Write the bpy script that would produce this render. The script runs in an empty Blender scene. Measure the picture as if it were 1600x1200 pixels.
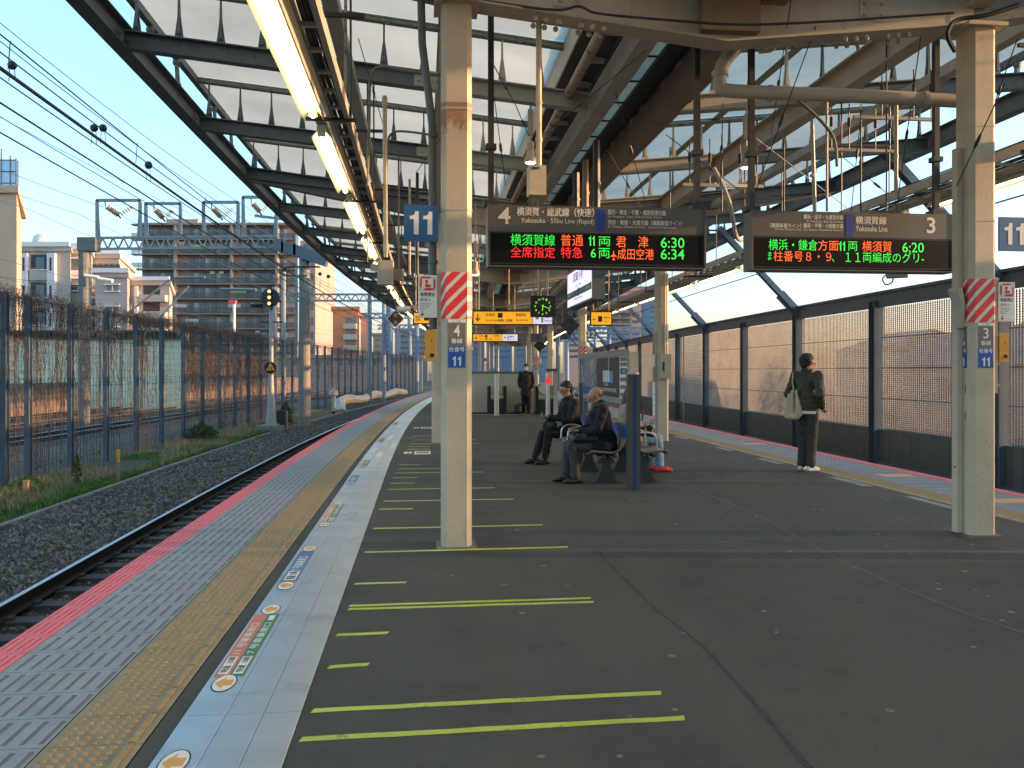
import bpy, bmesh, math, random
from mathutils import Vector, Matrix, noise
import numpy as np
random.seed(7)
sc = bpy.context.scene
C = sc.collection
PI = math.pi
# ------------------------------------------------ camera, world, sun, exposure
EYE = 1.5
cam = bpy.data.cameras.new('camera'); camo = bpy.data.objects.new('camera', cam); C.objects.link(camo)
camo.location = (0, 0, EYE); camo.rotation_euler = (math.radians(90), 0, 0)
cam.sensor_width = 36; cam.lens = 1320/1600*36; cam.shift_y = -20/1600
cam.clip_start = 0.05; cam.clip_end = 3000
sc.camera = camo
SUN_EL = math.radians(9.0)
SUN_AZ = (math.cos(math.radians(-1.0)), math.sin(math.radians(-1.0)))    # towards the sun: square to the right
w = bpy.data.worlds.new('World'); sc.world = w; w.use_nodes = True
nt = w.node_tree; bg = nt.nodes['Background']
sky = nt.nodes.new('ShaderNodeTexSky'); sky.sky_type = 'NISHITA'; sky.sun_disc = False
sky.sun_elevation = SUN_EL
sky.sun_rotation = math.atan2(SUN_AZ[0], SUN_AZ[1])
sky.air_density = 1.2; sky.dust_density = 1.2; sky.ozone_density = 3.0; sky.altitude = 50
hs = nt.nodes.new('ShaderNodeHueSaturation'); hs.inputs['Saturation'].default_value = 1.0; nt.links.new(sky.outputs[0], hs.inputs['Color'])
tn = nt.nodes.new('ShaderNodeMix'); tn.data_type = 'RGBA'; tn.blend_type = 'MULTIPLY'; tn.inputs[0].default_value = 1.0; tn.inputs[7].default_value = (1.0, 1.03, 0.97, 1)
tc0 = nt.nodes.new('ShaderNodeTexCoord'); sx0 = nt.nodes.new('ShaderNodeSeparateXYZ'); nt.links.new(tc0.outputs['Generated'], sx0.inputs[0])
mr0 = nt.nodes.new('ShaderNodeMapRange'); mr0.interpolation_type = 'SMOOTHSTEP'; mr0.inputs[1].default_value = 0.0; mr0.inputs[2].default_value = 0.40; nt.links.new(sx0.outputs[2], mr0.inputs[0])
tm = nt.nodes.new('ShaderNodeMix'); tm.data_type = 'RGBA'; tm.inputs[6].default_value = (0.70, 0.64, 0.80, 1); tm.inputs[7].default_value = (1.0, 1.02, 0.92, 1); nt.links.new(mr0.outputs[0], tm.inputs[0])
nt.links.new(tm.outputs[2], tn.inputs[7]); nt.links.new(hs.outputs[0], tn.inputs[6]); nt.links.new(tn.outputs[2], bg.inputs[0]); bg.inputs[1].default_value = 0.15
sl = bpy.data.lights.new('sun', 'SUN'); sl.energy = 2.0; sl.angle = math.radians(0.7); sl.color = (1.0, 0.56, 0.27)
so = bpy.data.objects.new('sun', sl); C.objects.link(so)
d = Vector((SUN_AZ[0]*math.cos(SUN_EL), SUN_AZ[1]*math.cos(SUN_EL), math.sin(SUN_EL)))
so.rotation_euler = d.to_track_quat('Z', 'Y').to_euler(); so.location = d*60
sc.view_settings.view_transform = 'Standard'; sc.view_settings.look = 'None'
sc.view_settings.exposure = 2.2; sc.view_settings.gamma = 1.0
sc.view_settings.use_curve_mapping = False

# ------------------------------------------------ the curved line everything follows (u across, s along, z up)
TH = math.atan(0.1066); S0 = 11.5; RAD = 460.0; X0 = -2.29
def head(s): return TH - max(0.0, s-S0)/RAD
def P(u, s, z=0.0):
    if s <= S0:
        return Vector((X0 - math.sin(TH)*s + math.cos(TH)*u, math.cos(TH)*s + math.sin(TH)*u, z))
    cx = X0 - math.sin(TH)*S0 + math.cos(TH)*RAD; cy = math.cos(TH)*S0 + math.sin(TH)*RAD
    h = head(s); return Vector((cx - math.cos(h)*(RAD-u), cy - math.sin(h)*(RAD-u), z))
def PX(px, py, Y):                      # a place at distance Y seen at this spot of the photograph
    return Vector(((px-800)*Y/1320, Y, EYE - (py-580)*Y/1320))

# ------------------------------------------------ mesh builder
WM = {}
class B:
    def __init__(s): s.v = []; s.f = []
    def add(s, vs, fs):
        o = len(s.v); s.v += [tuple(q) for q in vs]; s.f += [tuple(i+o for i in q) for q in fs]; return s
    def hexa(s, p):
        return s.add(p, [(0,3,2,1),(4,5,6,7),(0,1,5,4),(1,2,6,5),(2,3,7,6),(3,0,4,7)])
    def box(s, x0, x1, y0, y1, z0, z1, M=None):
        p = [(x0,y0,z0),(x1,y0,z0),(x1,y1,z0),(x0,y1,z0),(x0,y0,z1),(x1,y0,z1),(x1,y1,z1),(x0,y1,z1)]
        if M is not None: p = [M @ Vector(q) for q in p]
        return s.hexa(p)
    def ub(s, u0, u1, s0, s1, z0, z1):   # a box laid along the curve
        p = [P(u0,s0,z0),P(u1,s0,z0),P(u1,s1,z0),P(u0,s1,z0),P(u0,s0,z1),P(u1,s0,z1),P(u1,s1,z1),P(u0,s1,z1)]
        return s.hexa(p)
    def bar(s, a, b, w, h, up=(0,0,1)):  # rectangular bar from a to b
        a = Vector(a); b = Vector(b); t = (b-a).normalized(); r = t.cross(Vector(up))
        if r.length < 1e-4: r = t.cross(Vector((1,0,0)))
        r.normalize(); q = r.cross(t); r = r*w/2; q = q*h/2
        return s.hexa([a-r-q, a+r-q, b+r-q, b-r-q, a-r+q, a+r+q, b+r+q, b-r+q])
    def ibeam(s, a, b, w, h, tf=0.016, tw=0.012, up=(0,0,1)):
        a = Vector(a); b = Vector(b); t = (b-a).normalized(); r = t.cross(Vector(up)); r.normalize(); q = r.cross(t)
        s.bar(a+q*(h/2-tf/2), b+q*(h/2-tf/2), w, tf, up); s.bar(a-q*(h/2-tf/2), b-q*(h/2-tf/2), w, tf, up)
        s.bar(a, b, tw, h-2*tf-0.001, up); return s
    def tube(s, pts, r, n=6, cap=True):
        pts = [Vector(p) for p in pts]; m = len(pts); rs = r if isinstance(r, (list, tuple)) else [r]*m
        o = len(s.v); prev = None
        for i, p in enumerate(pts):
            t = (pts[min(i+1, m-1)] - pts[max(i-1, 0)])
            if t.length < 1e-9: t = Vector((0,0,1))
            t.normalize()
            if prev is None: x = t.orthogonal().normalized()
            else:
                x = prev - t*prev.dot(t)
                x = x.normalized() if x.length > 1e-6 else t.orthogonal().normalized()
            prev = x; y = t.cross(x)
            for k in range(n):
                a = 2*PI*k/n; s.v.append(tuple(p + (x*math.cos(a) + y*math.sin(a))*rs[i]))
        for i in range(m-1):
            for k in range(n):
                s.f.append((o+i*n+k, o+i*n+(k+1)%n, o+(i+1)*n+(k+1)%n, o+(i+1)*n+k))
        if cap: s.f.append(tuple(o+k for k in range(n))[::-1]); s.f.append(tuple(o+(m-1)*n+k for k in range(n)))
        return s
    def lathe(s, prof, c=(0,0,0), n=16, axis='z'):
        o = len(s.v); c = Vector(c)
        for r, z in prof:
            for k in range(n):
                a = 2*PI*k/n
                q = (r*math.cos(a), r*math.sin(a), z) if axis == 'z' else ((r*math.cos(a), z, r*math.sin(a)) if axis == 'y' else (z, r*math.cos(a), r*math.sin(a)))
                s.v.append(tuple(c + Vector(q)))
        m = len(prof)
        for i in range(m-1):
            for k in range(n): s.f.append((o+i*n+k, o+i*n+(k+1)%n, o+(i+1)*n+(k+1)%n, o+(i+1)*n+k))
        s.f.append(tuple(o+k for k in range(n))[::-1]); s.f.append(tuple(o+(m-1)*n+k for k in range(n)))
        return s
    def ball(s, c, r, n=8, m=6):
        rr = r if isinstance(r, (tuple, list)) else (r, r, r); o = len(s.v); c = Vector(c)
        s.v.append((c.x, c.y, c.z+rr[2]))
        for i in range(1, m):
            t = PI*i/m
            for k in range(n):
                a = 2*PI*k/n; s.v.append((c.x+rr[0]*math.sin(t)*math.cos(a), c.y+rr[1]*math.sin(t)*math.sin(a), c.z+rr[2]*math.cos(t)))
        s.v.append((c.x, c.y, c.z-rr[2])); e = len(s.v)-1
        for k in range(n): s.f.append((o, o+1+k, o+1+(k+1)%n)); s.f.append((e, o+1+(m-2)*n+(k+1)%n, o+1+(m-2)*n+k))
        for i in range(m-2):
            for k in range(n): s.f.append((o+1+i*n+k, o+1+(i+1)*n+k, o+1+(i+1)*n+(k+1)%n, o+1+i*n+(k+1)%n))
        return s
    def cap(s, a, ra, b, rb, n=12):      # tapered capsule
        a = Vector(a); b = Vector(b); t = b-a; L = t.length
        if L < 1e-6: return s.ball(a, ra)
        t.normalize(); pts = []; rs = []
        for k in (-0.98, -0.85, -0.55, -0.25): pts.append(a + t*ra*k); rs.append(ra*math.sqrt(1-k*k))
        pts.append(a); rs.append(ra); pts.append(b); rs.append(rb)
        for k in (0.25, 0.55, 0.85, 0.98): pts.append(b + t*rb*k); rs.append(rb*math.sqrt(1-k*k))
        return s.tube(pts, rs, n)
    def sweep(s, prof, s0, s1, step=1.5, closed=True, caps=True):   # prof: (u,z) points, carried along the curve
        n = max(1, int(math.ceil((s1-s0)/step))); o = len(s.v); m = len(prof)
        for i in range(n+1):
            q = s0+(s1-s0)*i/n
            for (u, z) in prof: s.v.append(tuple(P(u, q, z)))
        for i in range(n):
            for k in range(m if closed else m-1):
                s.f.append((o+i*m+k, o+(i+1)*m+k, o+(i+1)*m+(k+1)%m, o+i*m+(k+1)%m))
        if closed and caps:
            s.f.append(tuple(o+k for k in range(m))); s.f.append(tuple(o+n*m+k for k in range(m))[::-1])
        return s
    def prism(s, poly, y0, y1, M=None):  # poly in x,z ; extruded in y
        n = len(poly); vs = [(x, y0, z) for x, z in poly] + [(x, y1, z) for x, z in poly]
        if M is not None: vs = [M @ Vector(q) for q in vs]
        return s.add(vs, [tuple(range(n)), tuple(range(2*n-1, n-1, -1))] + [(i, i+n, (i+1) % n+n, (i+1) % n) for i in range(n)])
    def cells(s, xs, ys, h, zb, M=None):  # blocks of height h(i,j) over a grid, with the steps between them
        g = lambda i, j: h(i, j) if 0 <= i < len(xs)-1 and 0 <= j < len(ys)-1 else zb
        T = (lambda q: q) if M is None else (lambda q: M @ Vector(q))
        for i in range(len(xs)-1):
            for j in range(len(ys)-1):
                z = g(i, j); s.add([T((xs[i],ys[j],z)), T((xs[i+1],ys[j],z)), T((xs[i+1],ys[j+1],z)), T((xs[i],ys[j+1],z))], [(0,1,2,3)])
        for i in range(len(xs)):
            for j in range(len(ys)-1):
                a, b = g(i-1, j), g(i, j)
                if a != b: s.add([T((xs[i],ys[j],a)), T((xs[i],ys[j+1],a)), T((xs[i],ys[j+1],b)), T((xs[i],ys[j],b))], [(0,1,2,3)])
        for j in range(len(ys)):
            for i in range(len(xs)-1):
                a, b = g(i, j-1), g(i, j)
                if a != b: s.add([T((xs[i],ys[j],a)), T((xs[i+1],ys[j],a)), T((xs[i+1],ys[j],b)), T((xs[i],ys[j],b))], [(0,1,2,3)])
        return s
    def mesh(s, name, mat, smooth=False, inv=None):
        me = bpy.data.meshes.new(name)
        vs = s.v if inv is None else [tuple(inv @ Vector(q)) for q in s.v]
        me.from_pydata(vs, [], s.f); me.materials.append(mat)
        if smooth: me.polygons.foreach_set('use_smooth', [True]*len(me.polygons)); me.set_sharp_from_angle(angle=0.6) if smooth != 'all' else None
        me.validate(); return me
    def obj(s, name, mat, parent=None, smooth=False, world=False):
        inv = WM[parent].inverted() if (world and parent is not None) else None
        return link(name, s.mesh(name, mat, smooth, inv), parent)
def link(name, me, parent=None, M=None):
    o = bpy.data.objects.new(name, me); C.objects.link(o)
    if parent is not None: o.parent = parent
    if M is not None: o.matrix_local = M
    WM[o] = (WM[parent] if parent is not None else Matrix()) @ (M if M is not None else Matrix())
    return o
def tag(o, label=None, cat=None, group=None, kind=None):
    if label: o['label'] = label
    if cat: o['category'] = cat
    if group: o['group'] = group
    if kind: o['kind'] = kind
    return o
def thing(name, label, cat, loc=(0,0,0), rot=0.0, group=None):
    o = bpy.data.objects.new(name, None); C.objects.link(o); o.empty_display_size = 0.2
    o.location = loc; o.rotation_euler = (0, 0, rot)
    WM[o] = Matrix.Translation(Vector(loc)) @ Matrix.Rotation(rot, 4, 'Z')
    return tag(o, label, cat, group)
def at(name, label, cat, u, s, z=0.0, group=None, turn=0.0):
    return thing(name, label, cat, P(u, s, z), head(s)+turn, group)
def dup(root, loc, rot, label, group=None):
    def cp(o, par):
        c = o.copy(); C.objects.link(c)
        if par is not None: c.parent = par
        for ch in kids.get(o, []): cp(ch, c)
        return c
    kids = {}
    for o in C.objects:
        if o.parent is not None: kids.setdefault(o.parent, []).append(o)
    r = cp(root, None); r.location = loc; r.rotation_euler = (0, 0, rot); r['label'] = label
    if group: r['group'] = group
    WM[r] = Matrix.Translation(Vector(loc)) @ Matrix.Rotation(rot, 4, 'Z')
    return r
def rotM(loc, rz): return Matrix.Translation(Vector(loc)) @ Matrix.Rotation(rz, 4, 'Z')

# ------------------------------------------------ materials
MT = {}
def mat(name, col, rough=0.6, metal=0.0, var=0.12, scale=6.0, bump=0.0, bscale=60.0, spots=None, emit=None, estr=1.0, alpha=None, spec=0.5, stretch=(1,1,1), coat=0.0):
    if name in MT: return MT[name]
    m = bpy.data.materials.new(name); m.use_nodes = True; t = m.node_tree; N = t.nodes; L = t.links
    b = N['Principled BSDF']; b.inputs['Roughness'].default_value = rough; b.inputs['Metallic'].default_value = metal
    b.inputs['Specular IOR Level'].default_value = spec
    g = N.new('ShaderNodeNewGeometry'); mp = N.new('ShaderNodeMapping'); mp.inputs['Scale'].default_value = stretch
    L.new(g.outputs['Position'], mp.inputs[0])
    last = None
    if var > 0:
        n1 = N.new('ShaderNodeTexNoise'); n1.inputs['Scale'].default_value = scale; n1.inputs['Detail'].default_value = 5; n1.inputs['Roughness'].default_value = 0.65
        L.new(mp.outputs[0], n1.inputs[0])
        r = N.new('ShaderNodeValToRGB'); e = r.color_ramp.elements
        e[0].position = 0.3; e[1].position = 0.7
        e[0].color = [c*(1-var) for c in col] + [1]; e[1].color = [min(1, c*(1+var)) for c in col] + [1]
        L.new(n1.outputs[0], r.inputs[0]); last = r.outputs[0]
    else:
        rgb = N.new('ShaderNodeRGB'); rgb.outputs[0].default_value = list(col)+[1]; last = rgb.outputs[0]
    if spots:                                 # (colour, scale, threshold, softness)
        for (sc_, ss, th, so_) in spots:
            n2 = N.new('ShaderNodeTexNoise'); n2.inputs['Scale'].default_value = ss; n2.inputs['Detail'].default_value = 6; n2.inputs['Roughness'].default_value = 0.7
            L.new(mp.outputs[0], n2.inputs[0])
            mr = N.new('ShaderNodeMapRange'); mr.inputs[1].default_value = th; mr.inputs[2].default_value = th+so_
            L.new(n2.outputs[0], mr.inputs[0]); mx = N.new('ShaderNodeMix'); mx.data_type = 'RGBA'
            L.new(mr.outputs[0], mx.inputs[0]); L.new(last, mx.inputs[6]); mx.inputs[7].default_value = list(sc_)+[1]; last = mx.outputs[2]
    L.new(last, b.inputs['Base Color'])
    if bump > 0:
        n3 = N.new('ShaderNodeTexNoise'); n3.inputs['Scale'].default_value = bscale; n3.inputs['Detail'].default_value = 4
        L.new(mp.outputs[0], n3.inputs[0]); bp = N.new('ShaderNodeBump'); bp.inputs['Strength'].default_value = bump; bp.inputs['Distance'].default_value = 0.02
        L.new(n3.outputs[0], bp.inputs['Height']); L.new(bp.outputs[0], b.inputs['Normal'])
    if emit is not None:
        b.inputs['Emission Color'].default_value = list(emit)+[1]; b.inputs['Emission Strength'].default_value = estr
    if alpha is not None: b.inputs['Alpha'].default_value = alpha
    b.inputs['Coat Weight'].default_value = coat
    MT[name] = m; return m
def flat(name, col, rough=0.5, **k): return mat(name, col, rough, var=0.0, **k)

M = dict(
 asphalt=mat('asphalt', (0.054,0.055,0.043), 0.78, var=0.28, scale=1.1, bump=0.5, bscale=170, spots=[((0.084,0.078,0.062), 0.30, 0.44, 0.22), ((0.038,0.038,0.032), 1.7, 0.60, 0.10), ((0.085,0.082,0.072), 3.1, 0.68, 0.05), ((0.030,0.030,0.026), 60, 0.58, 0.06), ((0.12,0.115,0.095), 95, 0.62, 0.05)]),
 concrete=mat('concrete', (0.16,0.155,0.145), 0.85, var=0.25, scale=3, bump=0.4, bscale=40, spots=[((0.07,0.065,0.06), 1.4, 0.55, 0.2)]),
 kerbc=mat('kerb_concrete', (0.26,0.25,0.23), 0.85, var=0.25, scale=4, bump=0.3, bscale=50),
 pink=mat('pink_paint', (0.80,0.15,0.17), 0.6, var=0.1, scale=9, bump=0.1, spots=[((0.55,0.11,0.11), 9, 0.58, 0.15)]),
 greyt=mat('grey_tile', (0.27,0.29,0.295), 0.6, var=0.14, scale=5, bump=0.15, bscale=120, spots=[((0.19,0.2,0.21), 9, 0.58, 0.14)]),
 yel=mat('yellow_tile', (0.33,0.25,0.135), 0.65, var=0.15, scale=6, bump=0.12, spots=[((0.25,0.175,0.085), 5, 0.52, 0.2)]),
 yelb=mat('yellow_bump', (0.36,0.235,0.095), 0.6, var=0.25, scale=20),
 ytile2=mat('yellow_tile_pale', (0.50,0.38,0.18), 0.6, var=0.12, scale=6),
 redt=mat('red_paint', (0.75,0.10,0.07), 0.6, var=0.12, scale=8),
 alu=mat('brushed_aluminium', (0.58,0.63,0.68), 0.30, 0.85, var=0.1, scale=2.5, spots=[((0.36,0.40,0.42), 2.2, 0.55, 0.15), ((0.30,0.31,0.31), 7, 0.66, 0.06)], bump=0.08, bscale=30),
 steel=mat('stainless_steel', (0.6,0.58,0.55), 0.32, 0.9, var=0.08, scale=12),
 cream=mat('cream_paint', (0.50,0.43,0.31), 0.5, var=0.10, scale=2.5, bump=0.12, bscale=50, spots=[((0.42,0.36,0.26), 1.3, 0.5, 0.2), ((0.20,0.15,0.10), 26, 0.70, 0.03), ((0.40,0.34,0.25), 7, 0.66, 0.06), ((0.30,0.15,0.06), 2.6, 0.70, 0.05)]),
 creamd=mat('beige_paint', (0.43,0.40,0.33), 0.55, var=0.12, scale=3, bump=0.1, spots=[((0.2,0.13,0.08), 9, 0.66, 0.08)]),
 brown=mat('brown_paint', (0.29,0.215,0.155), 0.6, var=0.18, scale=3, bump=0.12, spots=[((0.12,0.07,0.04), 5, 0.6, 0.12)]),
 bluegrey=mat('blue_grey_paint', (0.11,0.13,0.132), 0.5, var=0.16, scale=4, bump=0.1, spots=[((0.05,0.06,0.065), 9, 0.55, 0.15)]),
 steelblue=mat('steel_blue_paint', (0.11,0.175,0.25), 0.45, var=0.16, scale=3, bump=0.08),
 postblue=mat('slate_blue_paint', (0.075,0.115,0.155), 0.5, var=0.15, scale=3),
 gpipe=mat('weathered_pipe', (0.16,0.175,0.14), 0.6, var=0.3, scale=14, spots=[((0.05,0.04,0.03), 22, 0.6, 0.08)]),
 rust=mat('rusty_pipe', (0.42,0.34,0.25), 0.6, var=0.15, scale=4, spots=[((0.16,0.065,0.025), 6, 0.5, 0.12)]),
 dark=mat('dark_steel', (0.035,0.035,0.037), 0.5, var=0.2, scale=8),
 black=flat('black_plastic', (0.012,0.012,0.013), 0.4),
 screen=flat('screen_glass', (0.004,0.004,0.005), 0.5, spec=0.15),
 signgrey=mat('sign_grey', (0.105,0.10,0.088), 0.45, var=0.05),
 white=mat('white_paint', (0.72,0.72,0.69), 0.5, var=0.05),
 printw=flat('white_print', (0.80,0.78,0.70), 0.6),
 printk=flat('black_print', (0.02,0.02,0.02), 0.6),
 navy=flat('blue_print', (0.012,0.05,0.34), 0.5),
 signblue=mat('blue_sign', (0.018,0.10,0.26), 0.45, var=0.06),
 bluelab=mat('blue_label', (0.012,0.085,0.38), 0.4, var=0.06),
 greylab=mat('grey_label', (0.16,0.15,0.135), 0.5, var=0.06),
 tape=mat('yellow_tape', (0.48,0.55,0.07), 0.55, var=0.2, scale=6, spots=[((0.27,0.30,0.08), 12, 0.56, 0.10), ((0.08,0.08,0.05), 45, 0.66, 0.04)]),
 stko=mat('orange_sticker', (0.66,0.17,0.09), 0.5, var=0.1, spots=[((0.45,0.20,0.13), 20, 0.58, 0.1)]), stkp=mat('worn_orange_sticker', (0.66,0.33,0.17), 0.55, var=0.15, scale=20),
 stkg=mat('green_sticker', (0.04,0.20,0.09), 0.5, var=0.1, spots=[((0.15,0.25,0.17), 22, 0.6, 0.1)]), stkb=mat('blue_sticker', (0.07,0.17,0.34), 0.5, var=0.1, spots=[((0.2,0.28,0.38), 20, 0.6, 0.1)]),
 orangeb=mat('amber_box', (0.78,0.34,0.03), 0.4, var=0.06),
 pvc=mat('pale_pipe', (0.45,0.40,0.33), 0.45, var=0.08, scale=5),
 rail=mat('rail_side', (0.018,0.015,0.013), 0.75, var=0.3, scale=20),
 railtop=mat('rail_head', (0.62,0.72,0.85), 0.28, 0.6, var=0.03),
 sleeper=mat('concrete_sleeper', (0.085,0.08,0.074), 0.85, var=0.25, scale=9, bump=0.3),
 ballast=mat('ballast_bed', (0.03,0.026,0.022), 0.9, var=0.5, scale=28, bump=1.0, bscale=45),  # bed colour darkened so the gaps between stones look shaded
 stone=mat('ballast_stone', (0.19,0.16,0.13), 0.85, var=0.8, scale=30),
 soil=mat('soil', (0.075,0.065,0.045), 0.95, var=0.3, scale=5, bump=0.6, bscale=20, spots=[((0.055,0.085,0.025), 1.2, 0.5, 0.2)]),
 grass=mat('grass_blades', (0.085,0.19,0.028), 0.6, var=0.5, scale=3, spots=[((0.22,0.19,0.08), 1.6, 0.55, 0.12), ((0.04,0.08,0.02), 4, 0.6, 0.1)]),
 straw=mat('dry_grass', (0.34,0.27,0.15), 0.8, var=0.3, scale=9),
 leaf=mat('dark_leaf', (0.035,0.07,0.018), 0.6, var=0.4, scale=12),
 vine=mat('dry_vine', (0.17,0.105,0.072), 0.85, var=0.45, scale=5), vine2=mat('grey_vine', (0.10,0.08,0.06), 0.85, var=0.4, scale=6),
 perf=mat('louvre_metal', (0.245,0.225,0.21), 0.55, 0.0, var=0.22, scale=1.2, spots=[((0.16,0.14,0.125), 2.5, 0.56, 0.15)]),
 corr=mat('corrugated_grey', (0.085,0.088,0.085), 0.6, var=0.12, scale=3),
 skin=mat('skin', (0.44,0.235,0.14), 0.5, var=0.08, scale=30), hair=mat('black_hair', (0.012,0.011,0.011), 0.5, var=0.3, scale=60, bump=0.5, bscale=120),
)
def stonemat():
    m = MT['ballast_stone']; t = m.node_tree; N = t.nodes; L = t.links; g = N.new('ShaderNodeNewGeometry'); r = N.new('ShaderNodeValToRGB'); e = r.color_ramp.elements
    e[0].color = (.035,.029,.024,1); e[1].color = (.30,.26,.21,1); k = e.new(.6); k.color = (.13,.108,.086,1); L.new(g.outputs['Random Per Island'], r.inputs[0]); L.new(r.outputs[0], N['Principled BSDF'].inputs['Base Color'])
stonemat()
def membrane():
    m = bpy.data.materials.new('roof_membrane'); m.use_nodes = True; t = m.node_tree; N = t.nodes; L = t.links; N.remove(N['Principled BSDF'])
    g = N.new('ShaderNodeNewGeometry'); n = N.new('ShaderNodeTexNoise'); n.inputs['Scale'].default_value = 0.7; n.inputs['Detail'].default_value = 4
    L.new(g.outputs['Position'], n.inputs[0]); r = N.new('ShaderNodeValToRGB'); r.color_ramp.elements[0].color = (0.70,0.69,0.60,1); r.color_ramp.elements[1].color = (0.86,0.84,0.72,1)
    r.color_ramp.elements[0].position = 0.35; r.color_ramp.elements[1].position = 0.65
    L.new(n.outputs[0], r.inputs[0])
    a = N.new('ShaderNodeBsdfDiffuse'); b = N.new('ShaderNodeBsdfTranslucent'); x = N.new('ShaderNodeMixShader'); x.inputs[0].default_value = 0.5
    L.new(r.outputs[0], a.inputs[0]); L.new(r.outputs[0], b.inputs[0]); L.new(a.outputs[0], x.inputs[1]); L.new(b.outputs[0], x.inputs[2]); L.new(x.outputs[0], N['Material Output'].inputs[0]); return m
M['membrane'] = membrane()
def glassy(name, col, alpha, rough=0.1):
    m = mat(name, col, rough, var=0.0); m.node_tree.nodes['Principled BSDF'].inputs['Alpha'].default_value = alpha; return m
M['poly'] = M['membrane']
def glow(name, col, st):
    m = bpy.data.materials.new(name); m.use_nodes = True; b = m.node_tree.nodes['Principled BSDF']
    b.inputs['Base Color'].default_value = [c*0.3 for c in col]+[1]; b.inputs['Emission Color'].default_value = list(col)+[1]; b.inputs['Emission Strength'].default_value = st; return m
M['tube'] = glow('lamp_tube', (1.0,0.88,0.55), 2.6); M['lgreen'] = glow('led_green', (0.03,0.75,0.06), 0.28); M['lorange'] = glow('led_orange', (1.0,0.13,0.02), 0.28)
M['lred'] = glow('led_red', (1.0,0.02,0.02), 0.28); M['lamber'] = glow('amber_lamp', (1.0,0.62,0.22), 0.42); M['panely'] = glow('lit_yellow_panel', (1.0,0.45,0.02), 0.18)
M['panelw'] = glow('lit_white_panel', (0.72,0.66,0.9), 0.20); M['clock'] = glow('clock_green', (0.25,0.9,0.05), 0.25); M['bulb'] = glow('bulb_glow', (1.0,0.85,0.6), 4.0)
M['reflector'] = mat('lamp_reflector', (0.55,0.50,0.30), 0.4, var=0.04)

def stripes():
    m = bpy.data.materials.new('red_white_stripes'); m.use_nodes = True; t = m.node_tree; N = t.nodes; L = t.links; b = N['Principled BSDF']; b.inputs['Roughness'].default_value = 0.4
    tc = N.new('ShaderNodeTexCoord'); sp = N.new('ShaderNodeSeparateXYZ'); L.new(tc.outputs['Object'], sp.inputs[0])
    a = N.new('ShaderNodeMath'); a.operation = 'SUBTRACT'; L.new(sp.outputs[0], a.inputs[0]); L.new(sp.outputs[1], a.inputs[1])
    c = N.new('ShaderNodeMath'); c.operation = 'SUBTRACT'; L.new(sp.outputs[2], c.inputs[0]); L.new(a.outputs[0], c.inputs[1])
    d = N.new('ShaderNodeMath'); d.operation = 'DIVIDE'; d.inputs[1].default_value = 0.125; L.new(c.outputs[0], d.inputs[0])
    f = N.new('ShaderNodeMath'); f.operation = 'FRACT'; L.new(d.outputs[0], f.inputs[0])
    g = N.new('ShaderNodeMath'); g.operation = 'GREATER_THAN'; g.inputs[1].default_value = 0.36; L.new(f.outputs[0], g.inputs[0])
    x = N.new('ShaderNodeMix'); x.data_type = 'RGBA'; L.new(g.outputs[0], x.inputs[0]); x.inputs[6].default_value = (0.66,0.60,0.50,1); x.inputs[7].default_value = (0.72,0.03,0.03,1)
    L.new(x.outputs[2], b.inputs['Base Color']); return m
M['stripes'] = stripes()

# ------------------------------------------------ lettering: flat print on a plane given by origin, right and up
def text(body, mt, parent, o, right, up, w, h, bold=0.0, name='lettering', keep=False, space=None):
    if body == '11':
        q = B(); cell = 0.5; one = [(.36,0),(.66,0),(.66,1),(.44,1),(.40,.88),(.30,.82),(.10,.80),(.10,.66),(.36,.66)]
        o_ = Vector(o); r_ = Vector(right); u_ = Vector(up)
        for k in range(2): 
            pts = [o_+r_*w*(k*.52+x*.62)+u_*h*z for x, z in one]; q.add(pts, [(0,1,2,8),(8,2,3,4),(8,4,5,7),(7,5,6)])
        return q.obj(name, mt, parent)
    cjk = ord(body[0]) > 255 or ord(body[-1]) > 255
    cu = bpy.data.curves.new('t', 'FONT'); cu.body = body; cu.size = 1.0; cu.offset = 0.0 if cjk else min(bold, 0.016); cu.resolution_u = 3
    ob = bpy.data.objects.new('t', cu); C.objects.link(ob)
    me = bpy.data.meshes.new_from_object(ob); bpy.data.objects.remove(ob); bpy.data.curves.remove(cu)
    n = len(me.vertices)
    if n == 0: return None
    co = np.empty(n*3); me.vertices.foreach_get('co', co); co = co.reshape(-1, 3)
    x0, y0 = co[:, 0].min(), co[:, 1].min(); W = co[:, 0].max()-x0; Hh = co[:, 1].max()-y0
    sx = w/W; sy = h/Hh
    if keep: k = min(sx, sy); sx = sy = k
    o = np.array(o, float); r = np.array(right, float); q = np.array(up, float)
    out = o + np.outer((co[:, 0]-x0)*sx, r) + np.outer((co[:, 1]-y0)*sy, q)
    me.vertices.foreach_set('co', out.ravel()); me.materials.clear(); me.materials.append(mt); me.name = name
    if cjk and bold >= 0.01:            # thicken strokes: the same glyphs again a hair to each side
        nrm = np.cross(r, q); tri = [tuple(p.vertices) for p in me.polygons]; vs = []; fs = []; em = h/max(1, body.count(chr(10))+1)
        for j, (dx, dy) in enumerate(((0, 0), (.022, .010), (-.022, -.010))):
            o2 = out + r*dx*em + q*dy*em + nrm*0.00025*j; k0 = len(vs); vs += [tuple(v) for v in o2]; fs += [tuple(i+k0 for i in t_) for t_ in tri]
        m2 = bpy.data.meshes.new(name); m2.from_pydata(vs, [], fs); m2.materials.append(mt); bpy.data.meshes.remove(me); me = m2
    return link(name, me, parent)
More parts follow.
